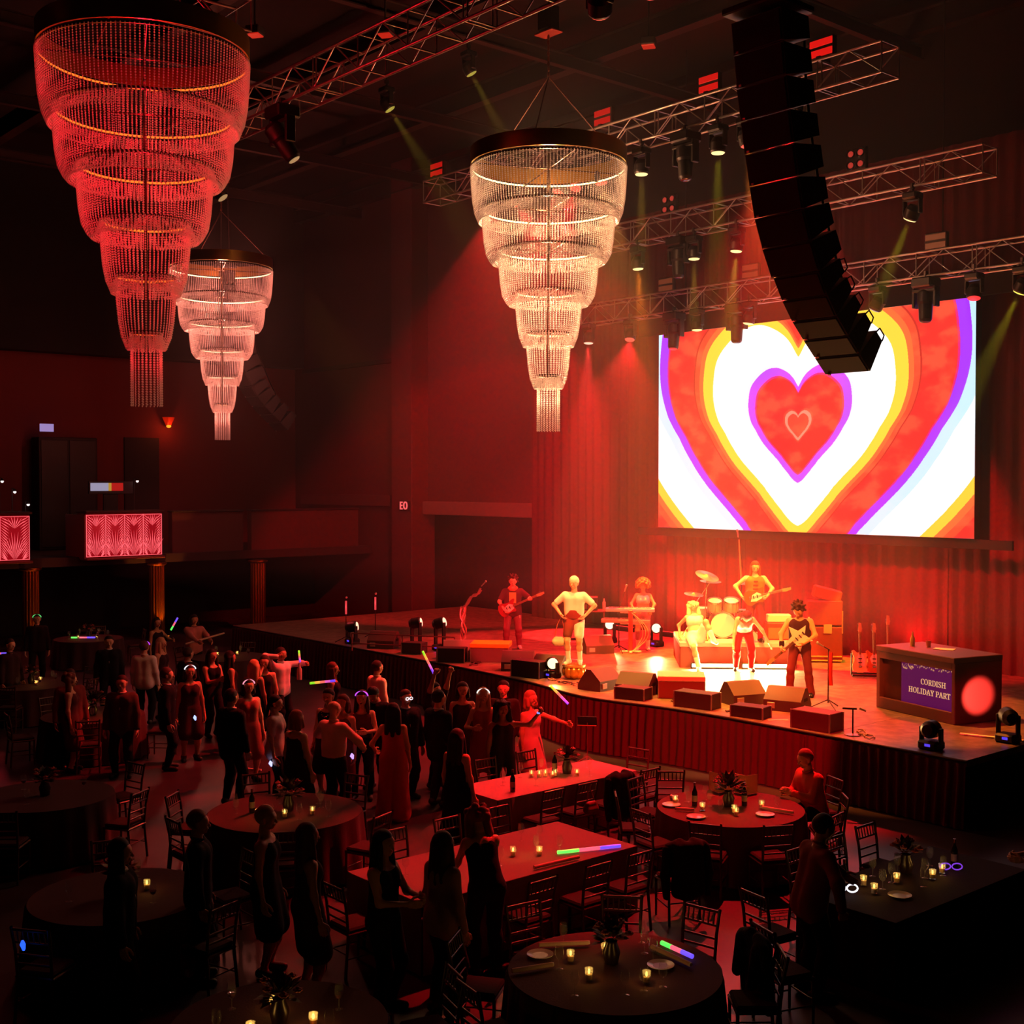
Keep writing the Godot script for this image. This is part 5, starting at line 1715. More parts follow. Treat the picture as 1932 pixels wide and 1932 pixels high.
	# guitars on their rack
	var gr := thing("guitar_rack", "low black guitar rack between the amplifiers and the booth", "rack", Vector3(1.45, 1, -6.2), 0.7)
	part(gr, "base_bar", MB.new().box(Vector3(0, 0.05, 0.12), Vector3(0.9, 0.05, 0.06), 0.01).box(Vector3(0, 0.05, -0.15), Vector3(0.9, 0.05, 0.06), 0.01), mat("2a1616", 0.5))
	for s in [-1, 1]: part(gr, "side_frame", MB.new().box(Vector3(s * 0.44, 0.25, -0.1), Vector3(0.03, 0.45, 0.05), 0.01), mat("2a1616", 0.5))
	for k in 3:
		var lean := Basis(Vector3.RIGHT, -0.16) * Basis(Vector3.BACK, PI / 2)
		guitar(["pale cream electric guitar at the open end of the rack", "brown electric guitar in the middle of the rack", "dark electric guitar at the booth end of the rack"][k], gr.transform * Transform3D(lean, Vector3(-0.28 + 0.28 * k, 0.34, 0.04)), ["ecd090", "b06a30", "701c18"][k], "strat", k == 2)
	# announcement booth with its own screen
	var bt := -0.26
	var Bo := Transform3D(yrot(bt), Vector3(4.45, 1, -3.55))
	var bo := thing("announcement_booth", "dark announcement booth with a lit purple screen in its front", "booth", Bo.origin, bt)
	var bm := mat("5a2428", 0.55)
	part(bo, "top_slab", MB.new().box(Vector3(0, 1.06, 0), Vector3(1.86, 0.1, 1.1), 0.012), bm)
	for s in [-1, 1]: part(bo, "side_panel", MB.new().box(Vector3(s * 0.89, 0.51, 0), Vector3(0.08, 1.01, 1.06), 0.01), bm)
	part(bo, "front_rail", MB.new().box(Vector3(0, 0.95, 0.5), Vector3(1.72, 0.13, 0.06), 0.01), bm)
	part(bo, "foot_rail", MB.new().box(Vector3(0, 0.1, 0.5), Vector3(1.72, 0.2, 0.06), 0.01), bm)
	part(bo, "inner_panel", MB.new().box(Vector3(-0.62, 0.54, 0.42), Vector3(0.46, 0.74, 0.03), 0.005), mat("4a1418", 0.6))
	var bs := part(bo, "display_screen", MB.new().box(Vector3(0.2, 0.54, 0.43), Vector3(1.2, 0.7, 0.03), 0.005), glow(lin(0.075, 0.002, 0.06), 1.0), "purple lit display")
	var gold := glow(lin(0.85, 0.42, 0.18), 1.0)
	var t1 := part(bs, "letters", text_mesh("CORDISH", 0.098, 0.006, false, true), gold, "pale gold capital letters")
	t1.position = Vector3(0.36, 0.6, 0.452)
	var t2 := part(bs, "letters", text_mesh("HOLIDAY PART", 0.098, 0.006, false, true), gold, "pale gold capital letters")
	t2.position = Vector3(0.27, 0.43, 0.452)
	# garland of leaves across the display's top
	var gl := MB.new()
	for k in 26:
		var x := -0.36 + k * 0.045
		var yb: float = 0.86 - 0.02 * sin(k * 1.7)
		for s in 3:
			var a := -1.9 + 0.7 * s + 0.4 * sin(k * 2.3)
			var l: float = (0.045 if k > 5 else 0.075) * (0.7 + 0.3 * sin(k * 5.1 + s))
			var d := Vector3(cos(a), sin(a), 0) * l
			var sd := Vector3(-sin(a), cos(a), 0) * l * 0.16
			var p := Vector3(x, yb - (0.03 * s if k < 5 else 0.0), 0.449)
			gl.quad(p, p + d * 0.5 - sd, p + d, p + d * 0.5 + sd)
	part(bs, "garland_print", gl, glow(lin(0.6, 0.28, 0.12), 1.0), "pale gold leaves")
	var ba := AreaLight3D.new()
	ba.name = "booth_glow"
	ba.area_size = Vector2(1.2, 0.7)
	ba.light_color = lin(0.9, 0.1, 0.7)
	ba.light_energy = 0.03
	ba.area_range = 60.0
	ba.area_attenuation = 2.0
	ba.shadow_enabled = true
	bo.add_child(ba)
	ba.position = Vector3(0.2, 0.54, 0.47)
	ba.rotation.y = PI
	one("bottle", MB.new().lathe([Vector2(0, 0), Vector2(0.04, 0), Vector2(0.042, 0.13), Vector2(0.014, 0.2), Vector2(0.014, 0.25), Vector2(0, 0.25)], 12, Vector3.ZERO, true), mat("c8a060", 0.2), "brown glass bottle standing on the booth top", "bottle", Bo * Vector3(-0.55, 1.11, 0.05))
	one("drinking_cup", MB.new().lathe([Vector2(0, 0), Vector2(0.035, 0), Vector2(0.045, 0.11), Vector2(0.042, 0.11), Vector2(0.033, 0.01)], 12), mat("d08070", 0.3), "small cup behind the bottle on the booth top", "cup", Bo * Vector3(-0.32, 1.11, -0.1))
	one("paper_sheet", MB.new().box(Vector3(0, 0.006, 0), Vector3(0.34, 0.01, 0.22), 0.002), mat("f0e0c0", 0.7), "cream paper sheets lying on the booth top", "paper", Bo * Vector3(0.05, 1.112, -0.1), 0.3)
	# lamps on the floor
	var red := lin(1.0, 0.015, 0.02)
	var rl := lin(1.0, 0.5, 0.32)
	floor_light("floor lamp with red beam at the far wings end of the stage", Vector3(-10.0, 1, -1.0), Vector3(-6, 2.2, -5), rl, red, 26.0, 14)
	floor_light("floor lamp with red beam beside the rail before the wings, slimmer of the pair", Vector3(-8.35, 1, -1.75), Vector3(-4, 2.6, -6.0), rl, red, 26.0, 14, 0.6)
	floor_light("floor lamp with round red lens on the rail beside its pair", Vector3(-7.6, 1, -1.9), Vector3(-3.0, 3.2, -5.0), rl, red, 40.0, 15, 0.65)
	floor_light("round white hot floor lamp between the singer and the keyboards", Vector3(-6.0, 1, -6.0), Vector3(2.0, 2.4, 2.0), lin(1, 0.75, 0.45), lin(1.0, 0.10, 0.04), 30.0, 20, 0.45)
	floor_light("round white hot floor lamp behind the keyboard player's legs", Vector3(-4.75, 1, -6.35), Vector3(3.0, 2.2, 1.5), lin(1, 0.75, 0.45), lin(1.0, 0.12, 0.05), 24.0, 20, 0.45)
	floor_light("floor lamp shining a red disc onto the side of the booth", Vector3(6.45, 1, -2.2), Bo * Vector3(0.93, 0.45, 0.05), lin(0.2, 0.01, 0.01), lin(1.0, 0.17, 0.10), 34.0, 13, 0.4)
	floor_light("squat dark lamp on the stage corner before the booth", Vector3(5.95, 1, -0.85), Vector3(5.0, 1.0, -6), lin(0.1, 0.01, 0.02), lin(1, 0.02, 0.05), 1.5, 20, 0.3)
	floor_light("small amber lamp at the foot of the gold stool", Vector3(-2.78, 1, -1.12), Vector3(3.0, 2.0, 3.0), lin(1, 0.8, 0.4), lin(1, 0.5, 0.1), 2.5, 30, 0.3)
	for k in 5:  # added lamps, hidden behind the gear to redden the drapes
		var ul := thing("added_uplight_bar", ["added red uplight bar on the floor behind the gear table", "added red uplight bar on the floor behind the keyboards", "added red uplight bar on the floor behind the drum platform", "added red uplight bar on the floor behind the speaker stack", "added red uplight bar on the floor behind the guitar rack"][k], "stage light", Vector3([-7.6, -5.6, -3.6, -1.7, 1.0][k], 1, -8.0))
		part(ul, "housing", MB.new().box(Vector3(0, 0.06, 0), Vector3(1.0, 0.12, 0.12), 0.02), mat("161214", 0.5))
		part(ul, "glowing_strip", MB.new().box(Vector3(0, 0.125, -0.02), Vector3(0.94, 0.012, 0.06), 0.004), glow(lin(1.0, 0.02, 0.02), 1.5))
		spot(ul, Vector3(0, 0.16, -0.02), Vector3(0, 1.4, -0.35), red, [6.0, 12.0, 15.0, 12.0, 6.0][k], 60, 0.1, 0.8)
	# stands with thin glowing tubes at the wings end, and a rail
	for d in [[-10.2, -0.95, 0.8, "glowing red tube on a thin stand beside the far floor lamp"], [-10.6, -2.1, 0.75, "glowing red tube on a thin stand further upstage at the wings end"]]:
		var o := thing("tube_light", d[3], "light", Vector3(d[0], 1, d[1]))
		tripod(o, 0.75, mat("2a1a1a", 0.5))
		part(o, "glowing_tube", MB.new().tube(Vector3(0, 0.72, 0), Vector3(0, 1.05, 0), 0.025, 0.025, 8), glow(lin(0.8, 0.05, 0.06), 0.9))
		part(o, "microphone_clip", MB.new().ball(Vector3(0.02, 1.14, 0), Vector3(0.03, 0.03, 0.03), 8, 6), mat("c08080", 0.4))
		omni(o, Vector3(0.06, 0.9, 0.06), lin(1, 0.05, 0.06), 0.15, 0.05)
	var rlg := thing("hand_rail", "thin steel hand rail guarding the steps at the wings end", "rail", Vector3(-7.7, 1, -1.0), 0.55)
	for k in 2: part(rlg, "rail_bar", MB.new().tube(Vector3(-1.4, 0.42 - k * 0.24, 0), Vector3(1.2, 0.42 - k * 0.24, 0), 0.015, 0.015, 6), mat("b07070", 0.35, 0.8))
	for k in 3: part(rlg, "rail_post", MB.new().tube(Vector3(-1.4 + k * 1.3, 0, 0), Vector3(-1.4 + k * 1.3, 0.42, 0), 0.018, 0.018, 6), mat("b07070", 0.35, 0.8))
	# microphone stands
	var ms := mic_stand("microphone stand wrapped in trailing scarves beside the bass player", Vector3(-7.5, 1, -2.55), 1.05, Vector3(0.36, 0.46, -0.25))
	for k in 4:
		var sc := []
		for s in 14:
			var f := s / 13.0
			sc.append(Vector3(0.03 * cos(k * 1.6 + s), 1.02 - f * 0.98, 0.03 * sin(k * 1.6 + s * 0.8)) + Vector3(0.03 * (k - 1.5), 0, 0.02))
		part(ms, "scarf", MB.new().sweep(sc, 0.024, 6), cloth(["b08080", "8a5a50", "c09a90", "a06a60"][k]))
	for k in 2:
		var sc2 := []
		for s in 8:
			var f := s / 7.0
			sc2.append(Vector3(0.36 * f, 1.02 + 0.42 * f - 0.05 * sin(f * 9.0 + k), -0.25 * f + 0.02 * k))
		part(ms, "scarf", MB.new().sweep(sc2, 0.026, 6), cloth("a87070"))
	var ms2 := mic_stand("microphone stand with red scarf before the guitarist", Vector3(2.95, 1, -2.5), 1.05, Vector3(-0.02, 0.06, 0.12))
	part(ms2, "scarf", MB.new().sweep([Vector3(0.05, 1.0, 0), Vector3(0.06, 0.8, 0.02), Vector3(0.05, 0.6, 0.01), Vector3(0.07, 0.42, 0.02)], 0.035, 6), cloth("b02020"))
	var tm := thing("table_microphone", "short round based stand with a crossbar on the stage edge", "microphone stand", Vector3(4.58, 1, -0.85), 0.6)
	part(tm, "base", MB.new().lathe([Vector2(0, 0), Vector2(0.13, 0), Vector2(0.13, 0.015), Vector2(0.03, 0.03), Vector2(0, 0.03)], 20), mat("a08078", 0.35, 0.7))
	part(tm, "pole", MB.new().tube(Vector3(0, 0.02, 0), Vector3(0, 0.42, 0), 0.012, 0.012, 8), mat("3a2424", 0.4, 0.6))
	part(tm, "crossbar", MB.new().tube(Vector3(-0.16, 0.42, 0), Vector3(0.06, 0.42, 0), 0.018, 0.018, 8), mat("3a2424", 0.4, 0.6))
	part(tm, "microphone", MB.new().tube(Vector3(0.1, 0.43, 0), Vector3(0.2, 0.39, 0), 0.02, 0.016, 8), mat("e0c8b8", 0.35, 0.5))
	# the singer's gold stool
	var gs := thing("gold_stool", "gold painted gourd shaped stool that the singer stands on", "stool", Vector3(-2.43, 1, -1.41))
	for k in 8:
		var a := TAU * k / 8
		part(gs, "lobe", MB.new().ball(Vector3(cos(a) * 0.14, 0.15, sin(a) * 0.14), Vector3(0.11, 0.145, 0.11), 10, 8), mat("c8903a", 0.25, 0.7))
	part(gs, "top_plate", MB.new().lathe([Vector2(0, 0.25), Vector2(0.24, 0.25), Vector2(0.24, 0.29), Vector2(0, 0.29)], 20), mat("d8b060", 0.3, 0.6))
	# edge rail at the picture's right end and a dark console beyond
	var tr := thing("edge_strip", "pale metal strip along the side edge of the stage", "rail", Vector3(6.2, 1.02, -2.3), 0.25)
	part(tr, "strip", MB.new().box(Vector3(0, 0.0, 0), Vector3(1.1, 0.03, 0.04), 0.008), mat("e0c0b0", 0.35, 0.7))
	for s in [-1, 1]: part(tr, "bracket", MB.new().box(Vector3(s * 0.45, -0.01, 0), Vector3(0.05, 0.02, 0.09), 0.004), mat("6a5050", 0.4, 0.7))

# ---------------------------------------------------------------- the band
func held(who: Node3D, x: Transform3D) -> Transform3D:
	return who.transform * x

func build_band() -> void:
	var fc := 0.82
	var p := person("person in dark printed t-shirt and torn jeans playing bass", Vector3(-6.69, 1, -3.41), fc, {"cell": 0.02, "skin": "d8a080", "top": ["tee", "5a2430"], "untuck": true, "legs": ["trousers", "8a4450"], "hair": ["shag", "4a1a18"], "shoes": "d8c0b0", "handR": Vector3(-0.2, 0.98, 0.26), "handL": Vector3(0.42, 1.22, 0.3), "elbowR": Vector3(-1, 0, -0.5), "elbowL": Vector3(0.8, -0.6, 0), "fistL": "grip", "lean": -0.04, "palmL": Vector3(0, 0, -1), "footR": Vector3(-0.16, 0.08, 0.05), "footL": Vector3(0.15, 0.08, -0.05)})
	part(p, "shirt_print", MB.new().box(Vector3(0.0, 1.24, 0.142), Vector3(0.17, 0.26, 0.012), 0.004), mat("d8b058", 0.7))
	part(p, "scarf", MB.new().sweep([Vector3(-0.09, 1.46, 0.03), Vector3(-0.04, 1.43, 0.1), Vector3(0.04, 1.43, 0.1), Vector3(0.09, 1.47, 0.03), Vector3(0.05, 1.49, -0.07), Vector3(-0.05, 1.49, -0.07)], 0.038, 8, true), cloth("c86a50"))
	part(p, "knee_patch", MB.new().box(Vector3(0.14, 0.72, 0.095), Vector3(0.08, 0.2, 0.02), 0.008), mat("e8c8b0", 0.7))
	guitar("dark red bass guitar slung on the bass player", held(p, Transform3D(Basis(Vector3.BACK, 0.42), Vector3(-0.1, 1.0, 0.2))), "a02030", "strat", true)
	p = person("person in cream shirt and two tone shorts standing hands on hips", Vector3(-2.43, 1.29, -1.41), 0.62, {"cell": 0.02, "tall": 1.78, "skin": "d8a07c", "top": ["tee", "f0e6cc"], "untuck": false, "legs": ["shorts", "7a3c34"], "hair": ["cap", "f0e0c0"], "socks": true, "shoes": "f4efe6", "handL": Vector3(0.25, 1.0, 0.1), "handR": Vector3(-0.25, 1.0, 0.1), "elbowL": Vector3(1.0, 0.0, -0.25), "elbowR": Vector3(-1.0, 0.0, -0.25), "pointL": Vector3(-0.5, -0.6, 0.5), "pointR": Vector3(0.5, -0.6, 0.5), "look": -0.25, "footL": Vector3(0.12, 0.08, 0.0), "footR": Vector3(-0.11, 0.08, 0.03)})
	part(p, "waistband", MB.new().lathe([Vector2(0.172, 0.0), Vector2(0.182, 0.06), Vector2(0.18, 0.15), Vector2(0.168, 0.17)], 20, Vector3(0, 0.93, 0), true), cloth("6a2420")).scale = Vector3(1.06, 1, 0.82)
	var J: Dictionary = p.get_meta("joints")
	part(p, "pale_shorts_leg", net_mesh([nets([[J.hipL + Vector3(0.005, -0.02, 0), J.hipL.lerp(J.knL, 0.74), 0.115, 0.096]], 0.02, 0.03)]), cloth("fbf4e4"))
	for k in ["L", "R"]:
		for s in 3:
			part(p, "sock_band", MB.new().lathe([Vector2(0.052 - 0.002 * s, 0), Vector2(0.054 - 0.002 * s, 0.012), Vector2(0.052 - 0.002 * s, 0.024)], 12), mat("2a1c1c", 0.8)).transform = Transform3D(Basis(), J["an" + k].lerp(J["kn" + k], 0.42 - 0.1 * s))
	var bag := thing("shoulder_bag", "small pale bag hanging from the singer's hand", "bag", held(p, Transform3D(Basis(), Vector3(-0.3, 0.36, 0.05))).origin, 0.62)
	part(bag, "pouch", net_mesh([nets([[Vector3(-0.06, 0.09, 0), Vector3(0.06, 0.09, 0), 0.085, 0.085], [Vector3(-0.06, 0.15, 0), Vector3(0.05, 0.15, 0), 0.05, 0.05]], 0.016, 0.03)]), mat("e8cfa8", 0.5))
	part(bag, "strap", MB.new().sweep([Vector3(-0.09, 0.18, 0), Vector3(-0.03, 0.45, 0.02), Vector3(0.06, 0.62, 0.04), Vector3(0.1, 0.4, 0.02), Vector3(0.09, 0.18, 0)], 0.01, 6), mat("8a4030", 0.5))
	p = person("person with big afro hair in white bandeau playing keyboards", Vector3(-4.5, 1, -5.62), 0.72, {"cell": 0.02, "tall": 1.66, "fem": true, "skin": "d8a47a", "top": ["band", "fbeee4"], "legs": ["tights", "b07088"], "hair": ["afro", "c87a44"], "boots": true, "shoes": "f6ecd8", "handL": Vector3(0.2, 1.02, 0.34), "handR": Vector3(-0.2, 1.02, 0.34), "elbowL": Vector3(0.9, -0.2, -0.4), "elbowR": Vector3(-0.9, -0.2, -0.4), "pointL": Vector3(0, -0.3, 1), "pointR": Vector3(0, -0.3, 1), "palmL": Vector3(0, -1, 0), "palmR": Vector3(0, -1, 0)})
	p = person("person with long auburn hair in patterned tank top on the drum platform", Vector3(-1.0, 1.55, -5.42), 0.8, {"cell": 0.02, "skin": "dca884", "top": ["tank", "c86a38"], "legs": ["trousers", "8a2030"], "hair": ["long", "a8402a"], "handL": Vector3(0.22, 1.02, 0.28), "handR": Vector3(-0.3, 1.0, 0.12), "elbowL": Vector3(1, -0.2, -0.3), "elbowR": Vector3(-1, -0.2, -0.3), "fistL": "grip", "nod": 0.2})
	for k in 4: part(p, "shirt_stripe", MB.new().lathe([Vector2(0.158, 0), Vector2(0.16, 0.02), Vector2(0.158, 0.035)], 20, Vector3(0, 1.06 + 0.08 * k, 0), true), mat("6a2018", 0.8)).scale = Vector3(1.1, 1, 0.86)
	guitar("sunburst electric guitar held by the long haired player", held(p, Transform3D(Basis(Vector3.BACK, 0.25), Vector3(-0.02, 1.0, 0.22))), "b04a20")
	p = person("person in white shorts sitting on the platform edge with one leg hanging", Vector3(-1.62, 0.82, -4.28), 0.9, {"cell": 0.02, "fem": true, "skin": "e0ac88", "top": ["band", "f6e6d0"], "legs": ["shorts", "f8eadc"], "hair": ["curly", "e8c890"], "pelvis": Vector3(0, 0.84, -0.25), "lean": -0.45, "handL": Vector3(0.3, 0.82, -0.5), "handR": Vector3(-0.3, 0.82, -0.5), "footR": Vector3(-0.02, 0.26, 0.2), "footL": Vector3(0.32, 0.82, 0.1), "kneeL": Vector3(0.1, 1, 0.3), "boots": true, "shoes": "f8eedc"})
	p = person("person with long dark hair bending forward with one hand on the drum platform", Vector3(-0.72, 1, -4.72), 0.8, {"cell": 0.02, "fem": true, "skin": "e0ac88", "top": ["tank", "ecc8d0"], "legs": ["trousers", "9a2028"], "hair": ["long", "6a1424"], "lean": 0.95, "nod": 0.35, "pelvis": Vector3(0, 0.86, -0.22), "handL": Vector3(0.48, 0.66, 0.22), "elbowL": Vector3(0.6, 0.8, 0.2), "handR": Vector3(-0.28, 0.52, 0.34), "footL": Vector3(0.16, 0.08, -0.12), "footR": Vector3(-0.15, 0.08, -0.2), "fistL": "open"})
	p = person("person with shaggy black curls in a dark vest playing a star shaped guitar", Vector3(1.79, 1, -3.24), 0.55, {"cell": 0.02, "tall": 1.78, "skin": "d09870", "top": ["tank", "3a141c"], "legs": ["flares", "702830"], "hair": ["shag", "3a1016"], "lean": 0.12, "nod": 0.5, "look": -0.2, "handL": Vector3(0.1, 1.0, 0.3), "elbowL": Vector3(1.0, 0.1, -0.3), "handR": Vector3(-0.3, 0.92, 0.3), "elbowR": Vector3(-1, -0.2, -0.1), "fistR": "grip", "footL": Vector3(0.2, 0.08, 0.05), "footR": Vector3(-0.18, 0.08, 0.0)})
	for k in 7:
		var f := k / 6.0
		part(p, "strap_stud", MB.new().box(Vector3(lerpf(-0.02, 0.17, f), lerpf(1.12, 1.45, f), lerpf(0.2, 0.09, f)), Vector3(0.035, 0.03, 0.01), 0.004), mat("f0dcc8", 0.4))
	part(p, "wrist_band", MB.new().lathe([Vector2(0.045, -0.05), Vector2(0.05, 0), Vector2(0.045, 0.05)], 10), cloth("2a1014")).transform = Transform3D(Basis(), Vector3(-0.3, 0.98, 0.27))
	guitar("white star shaped electric guitar of the guitarist", held(p, Transform3D(Basis(Vector3.BACK, PI + 0.75), Vector3(0.0, 1.1, 0.24))), "f4ece0", "star")

# ---------------------------------------------------------------- tables and what stands on them
var chair0: Node3D

func make_chair(label: String, pos: Vector3, turn: float) -> void:
	# slatted banquet chair; its back is on -z, the seat faces +z
	if chair0 != null:
		copy(chair0, "banquet_chair", pos, turn, label)
		return
	var o := thing("banquet_chair", label, "chair", pos, turn)
	chair0 = o
	var wood := mat("4a2c26", 0.35)
	var rod := MB.new().tube(Vector3(0, 0, 0), Vector3(0, 0.44, 0), 0.013, 0.017, 8).mesh()
	for s in [-1, 1]:
		part(o, "leg", rod, wood).position = Vector3(s * 0.185, 0, 0.18)
		part(o, "back_post", MB.new().sweep([Vector3(s * 0.19, 0, -0.22), Vector3(s * 0.18, 0.45, -0.18), Vector3(s * 0.185, 0.7, -0.205), Vector3(s * 0.195, 0.93, -0.25)], 0.016, 8), wood)
	part(o, "seat", MB.new().box(Vector3(0, 0.445, 0), Vector3(0.41, 0.03, 0.4), 0.012), wood)
	part(o, "cushion", MB.new().box(Vector3(0, 0.48, 0.005), Vector3(0.38, 0.045, 0.37), 0.02), cloth("3a2426"))
	for k in 4:
		var y: float = [0.905, 0.78, 0.66, 0.57][k]
		var z: float = [-0.245, -0.22, -0.2, -0.19][k]
		part(o, "back_rail", MB.new().tube(Vector3(-0.185, y, z), Vector3(0.185, y, z), 0.012 if k else 0.015, 0.012 if k else 0.015, 6), wood)
	for k in 6:
		part(o, "spindle", MB.new().tube(Vector3(-0.14 + k * 0.056, 0.78, -0.22), Vector3(-0.14 + k * 0.056, 0.905, -0.245), 0.008, 0.008, 5), wood)
	for s in [-1, 1]:
		part(o, "stretcher", MB.new().tube(Vector3(s * 0.187, 0.2, -0.205), Vector3(s * 0.185, 0.2, 0.18), 0.009, 0.009, 5), wood)
		part(o, "stretcher", MB.new().tube(Vector3(-0.185, 0.24, s * 0.19), Vector3(0.185, 0.24, s * 0.19), 0.009, 0.009, 5), wood)

func round_table(tl: String, cl: String, c: Vector3, r: float, col: String) -> void:
	var o := thing("round_table", tl, "table", c)
	part(o, "table_top", MB.new().lathe([Vector2(0, 0.70), Vector2(r - 0.03, 0.70), Vector2(r - 0.02, 0.74), Vector2(0, 0.74)], 32), mat("6a4a3a", 0.6))
	for k in 4:
		var a := TAU * k / 4 + 0.4
		part(o, "leg", MB.new().tube(Vector3(cos(a) * r * 0.55, 0, sin(a) * r * 0.55), Vector3(cos(a) * r * 0.5, 0.7, sin(a) * r * 0.5), 0.02, 0.02, 6), mat("505050", 0.4, 0.8))
	var m := MB.new()
	var n := 96
	var rows := [[r, 0.752, 0.0], [r + 0.012, 0.735, 0.1], [r + 0.03, 0.5, 0.5], [r + 0.05, 0.25, 0.8], [r + 0.07, 0.02, 1.0]]
	m.v.append(Vector3(0, 0.752, 0)); m.n.append(Vector3.UP)
	for j in n + 1: m.v.append(Vector3(cos(TAU * j / n) * r, 0.752, sin(TAU * j / n) * r)); m.n.append(Vector3.UP)
	for j in n: m.ix.append_array([0, j + 1, j + 2])
	var k0 := m.v.size()
	for q in rows.size():
		for j in n + 1:
			var a := TAU * j / n
			var f: float = q / 4.0
			var w := sin(a * 17.0 + 1.3 * sin(a * 3.0)) * 0.035 * f
			m.v.append(Vector3(cos(a) * (rows[q][0] + w), rows[q][1], sin(a) * (rows[q][0] + w)))
			var dw := cos(a * 17.0 + 1.3 * sin(a * 3.0)) * 17.0 * 0.035 * f / r
			m.n.append((Vector3(cos(a), 0.1, sin(a)) - dw * Vector3(-sin(a), 0, cos(a))).normalized())
	for q in rows.size() - 1:
		for j in n:
			var a := k0 + q * (n + 1) + j
			var b := a + n + 1
			m.ix.append_array([a, b, a + 1, b, b + 1, a + 1])
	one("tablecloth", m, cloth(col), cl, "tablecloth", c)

func long_table(tl: String, cl: String, lo: Vector2, hi: Vector2, col: String) -> void:
	var c := Vector3((lo.x + hi.x) / 2, 0, (lo.y + hi.y) / 2)
	var s := hi - lo
	var o := thing("banquet_table", tl, "table", c)
	part(o, "table_top", MB.new().box(Vector3(0, 0.72, 0), Vector3(s.x - 0.04, 0.04, s.y - 0.04), 0.008), mat("6a4a3a", 0.6))
	for sx in [-1, 1]:
		for sz in [-1, 1]: part(o, "leg", MB.new().tube(Vector3(sx * (s.x / 2 - 0.12), 0, sz * (s.y / 2 - 0.2)), Vector3(sx * (s.x / 2 - 0.12), 0.7, sz * (s.y / 2 - 0.2)), 0.02, 0.02, 6), mat("505050", 0.4, 0.8))
	var m := MB.new()
	m.box(Vector3(0, 0.749, 0), Vector3(s.x + 0.01, 0.01, s.y + 0.01), 0.004)
	for e in 4:
		var ln := s.y if e % 2 else s.x
		var p := pleats(-ln / 2, ln / 2, 0.02, 0.748, 0.02, 0.3, 70 + e)
		var t := Transform3D(yrot(PI / 2 * e), yrot(PI / 2 * e) * Vector3(0, 0, (s.x if e % 2 else s.y) / 2 + 0.012))
		var k := m.v.size()
		for i in p.v.size():
			var w := p.v[i]
			w.z = maxf(w.z * (1.0 - w.y / 0.75), -0.004)
			m.v.append(t * w); m.n.append(t.basis * p.n[i])
		for i in p.ix: m.ix.append(i + k)
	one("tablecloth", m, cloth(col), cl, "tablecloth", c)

func glass_mat() -> StandardMaterial3D:
	if not mats.has("glass"):
		var m := StandardMaterial3D.new()
		m.albedo_color = Color(0.9, 0.95, 0.95, 0.08)
		m.transparency = BaseMaterial3D.TRANSPARENCY_ALPHA
		m.roughness = 0.03
		m.metallic_specular = 0.6
		mats["glass"] = m
	return mats["glass"]

var stock := {}

func wine_glass(label: String, pos: Vector3, group: String, wine := false) -> void:
	if not stock.has("glass"):
		stock["bowl"] = MB.new().lathe([Vector2(0.004, 0.085), Vector2(0.026, 0.1), Vector2(0.038, 0.13), Vector2(0.038, 0.16), Vector2(0.03, 0.21)], 14, Vector3.ZERO, true).mesh()
		stock["stem"] = MB.new().lathe([Vector2(0.034, 0), Vector2(0.034, 0.003), Vector2(0.005, 0.01), Vector2(0.004, 0.085)], 12, Vector3.ZERO, true).mesh()
		stock["wine"] = MB.new().lathe([Vector2(0.004, 0.088), Vector2(0.024, 0.101), Vector2(0.035, 0.13), Vector2(0, 0.131)], 12).mesh()
		stock["glass"] = true
	var o := thing("wine_glass", label, "glass", pos, 0.0, group)
	part(o, "bowl", stock["bowl"], glass_mat())
	part(o, "stem", stock["stem"], glass_mat())
	if wine: part(o, "wine", stock["wine"], mat("5a1420", 0.1))

func candle(label: String, pos: Vector3, group: String) -> void:
	if not stock.has("votive"):
		stock["votive"] = MB.new().lathe([Vector2(0, 0), Vector2(0.032, 0), Vector2(0.038, 0.1), Vector2(0.035, 0.1), Vector2(0.03, 0.006)], 14, Vector3.ZERO, true).mesh()
		stock["wax"] = MB.new().lathe([Vector2(0, 0.008), Vector2(0.027, 0.008), Vector2(0.027, 0.05), Vector2(0, 0.05)], 12).mesh()
		stock["flame"] = MB.new().ball(Vector3(0, 0.072, 0), Vector3(0.012, 0.024, 0.012), 6, 4).mesh()
	var o := thing("votive_candle", label, "candle", pos, 0.0, group)
	part(o, "glass_cup", stock["votive"], glass_mat())
	part(o, "wax", stock["wax"], mat("e8c080", 0.6))
	part(o, "flame", stock["flame"], glow(lin(1.0, 0.6, 0.12), 3.0))
	omni(o, Vector3(0, 0.072, 0), lin(1.0, 0.45, 0.08), 0.012, 0.01)

func bottle(label: String, pos: Vector3, group: String) -> void:
	if not stock.has("bottle"):
		stock["bottle"] = MB.new().lathe([Vector2(0, 0), Vector2(0.036, 0), Vector2(0.037, 0.18), Vector2(0.014, 0.24), Vector2(0.014, 0.3), Vector2(0, 0.3)], 14, Vector3.ZERO, true).mesh()
		stock["blabel"] = MB.new().lathe([Vector2(0.0378, 0.06), Vector2(0.0378, 0.14)], 14, Vector3.ZERO, true).mesh()
		stock["bcap"] = MB.new().lathe([Vector2(0.0155, 0.26), Vector2(0.0155, 0.305), Vector2(0, 0.306)], 10).mesh()
	var o := thing("wine_bottle", label, "bottle", pos, 0.0, group)
	part(o, "glass_body", stock["bottle"], mat("1a1412", 0.08))
	part(o, "paper_label", stock["blabel"], mat("8a6a60", 0.7))
	part(o, "foil_cap", stock["bcap"], mat("6a2020", 0.3, 0.6))

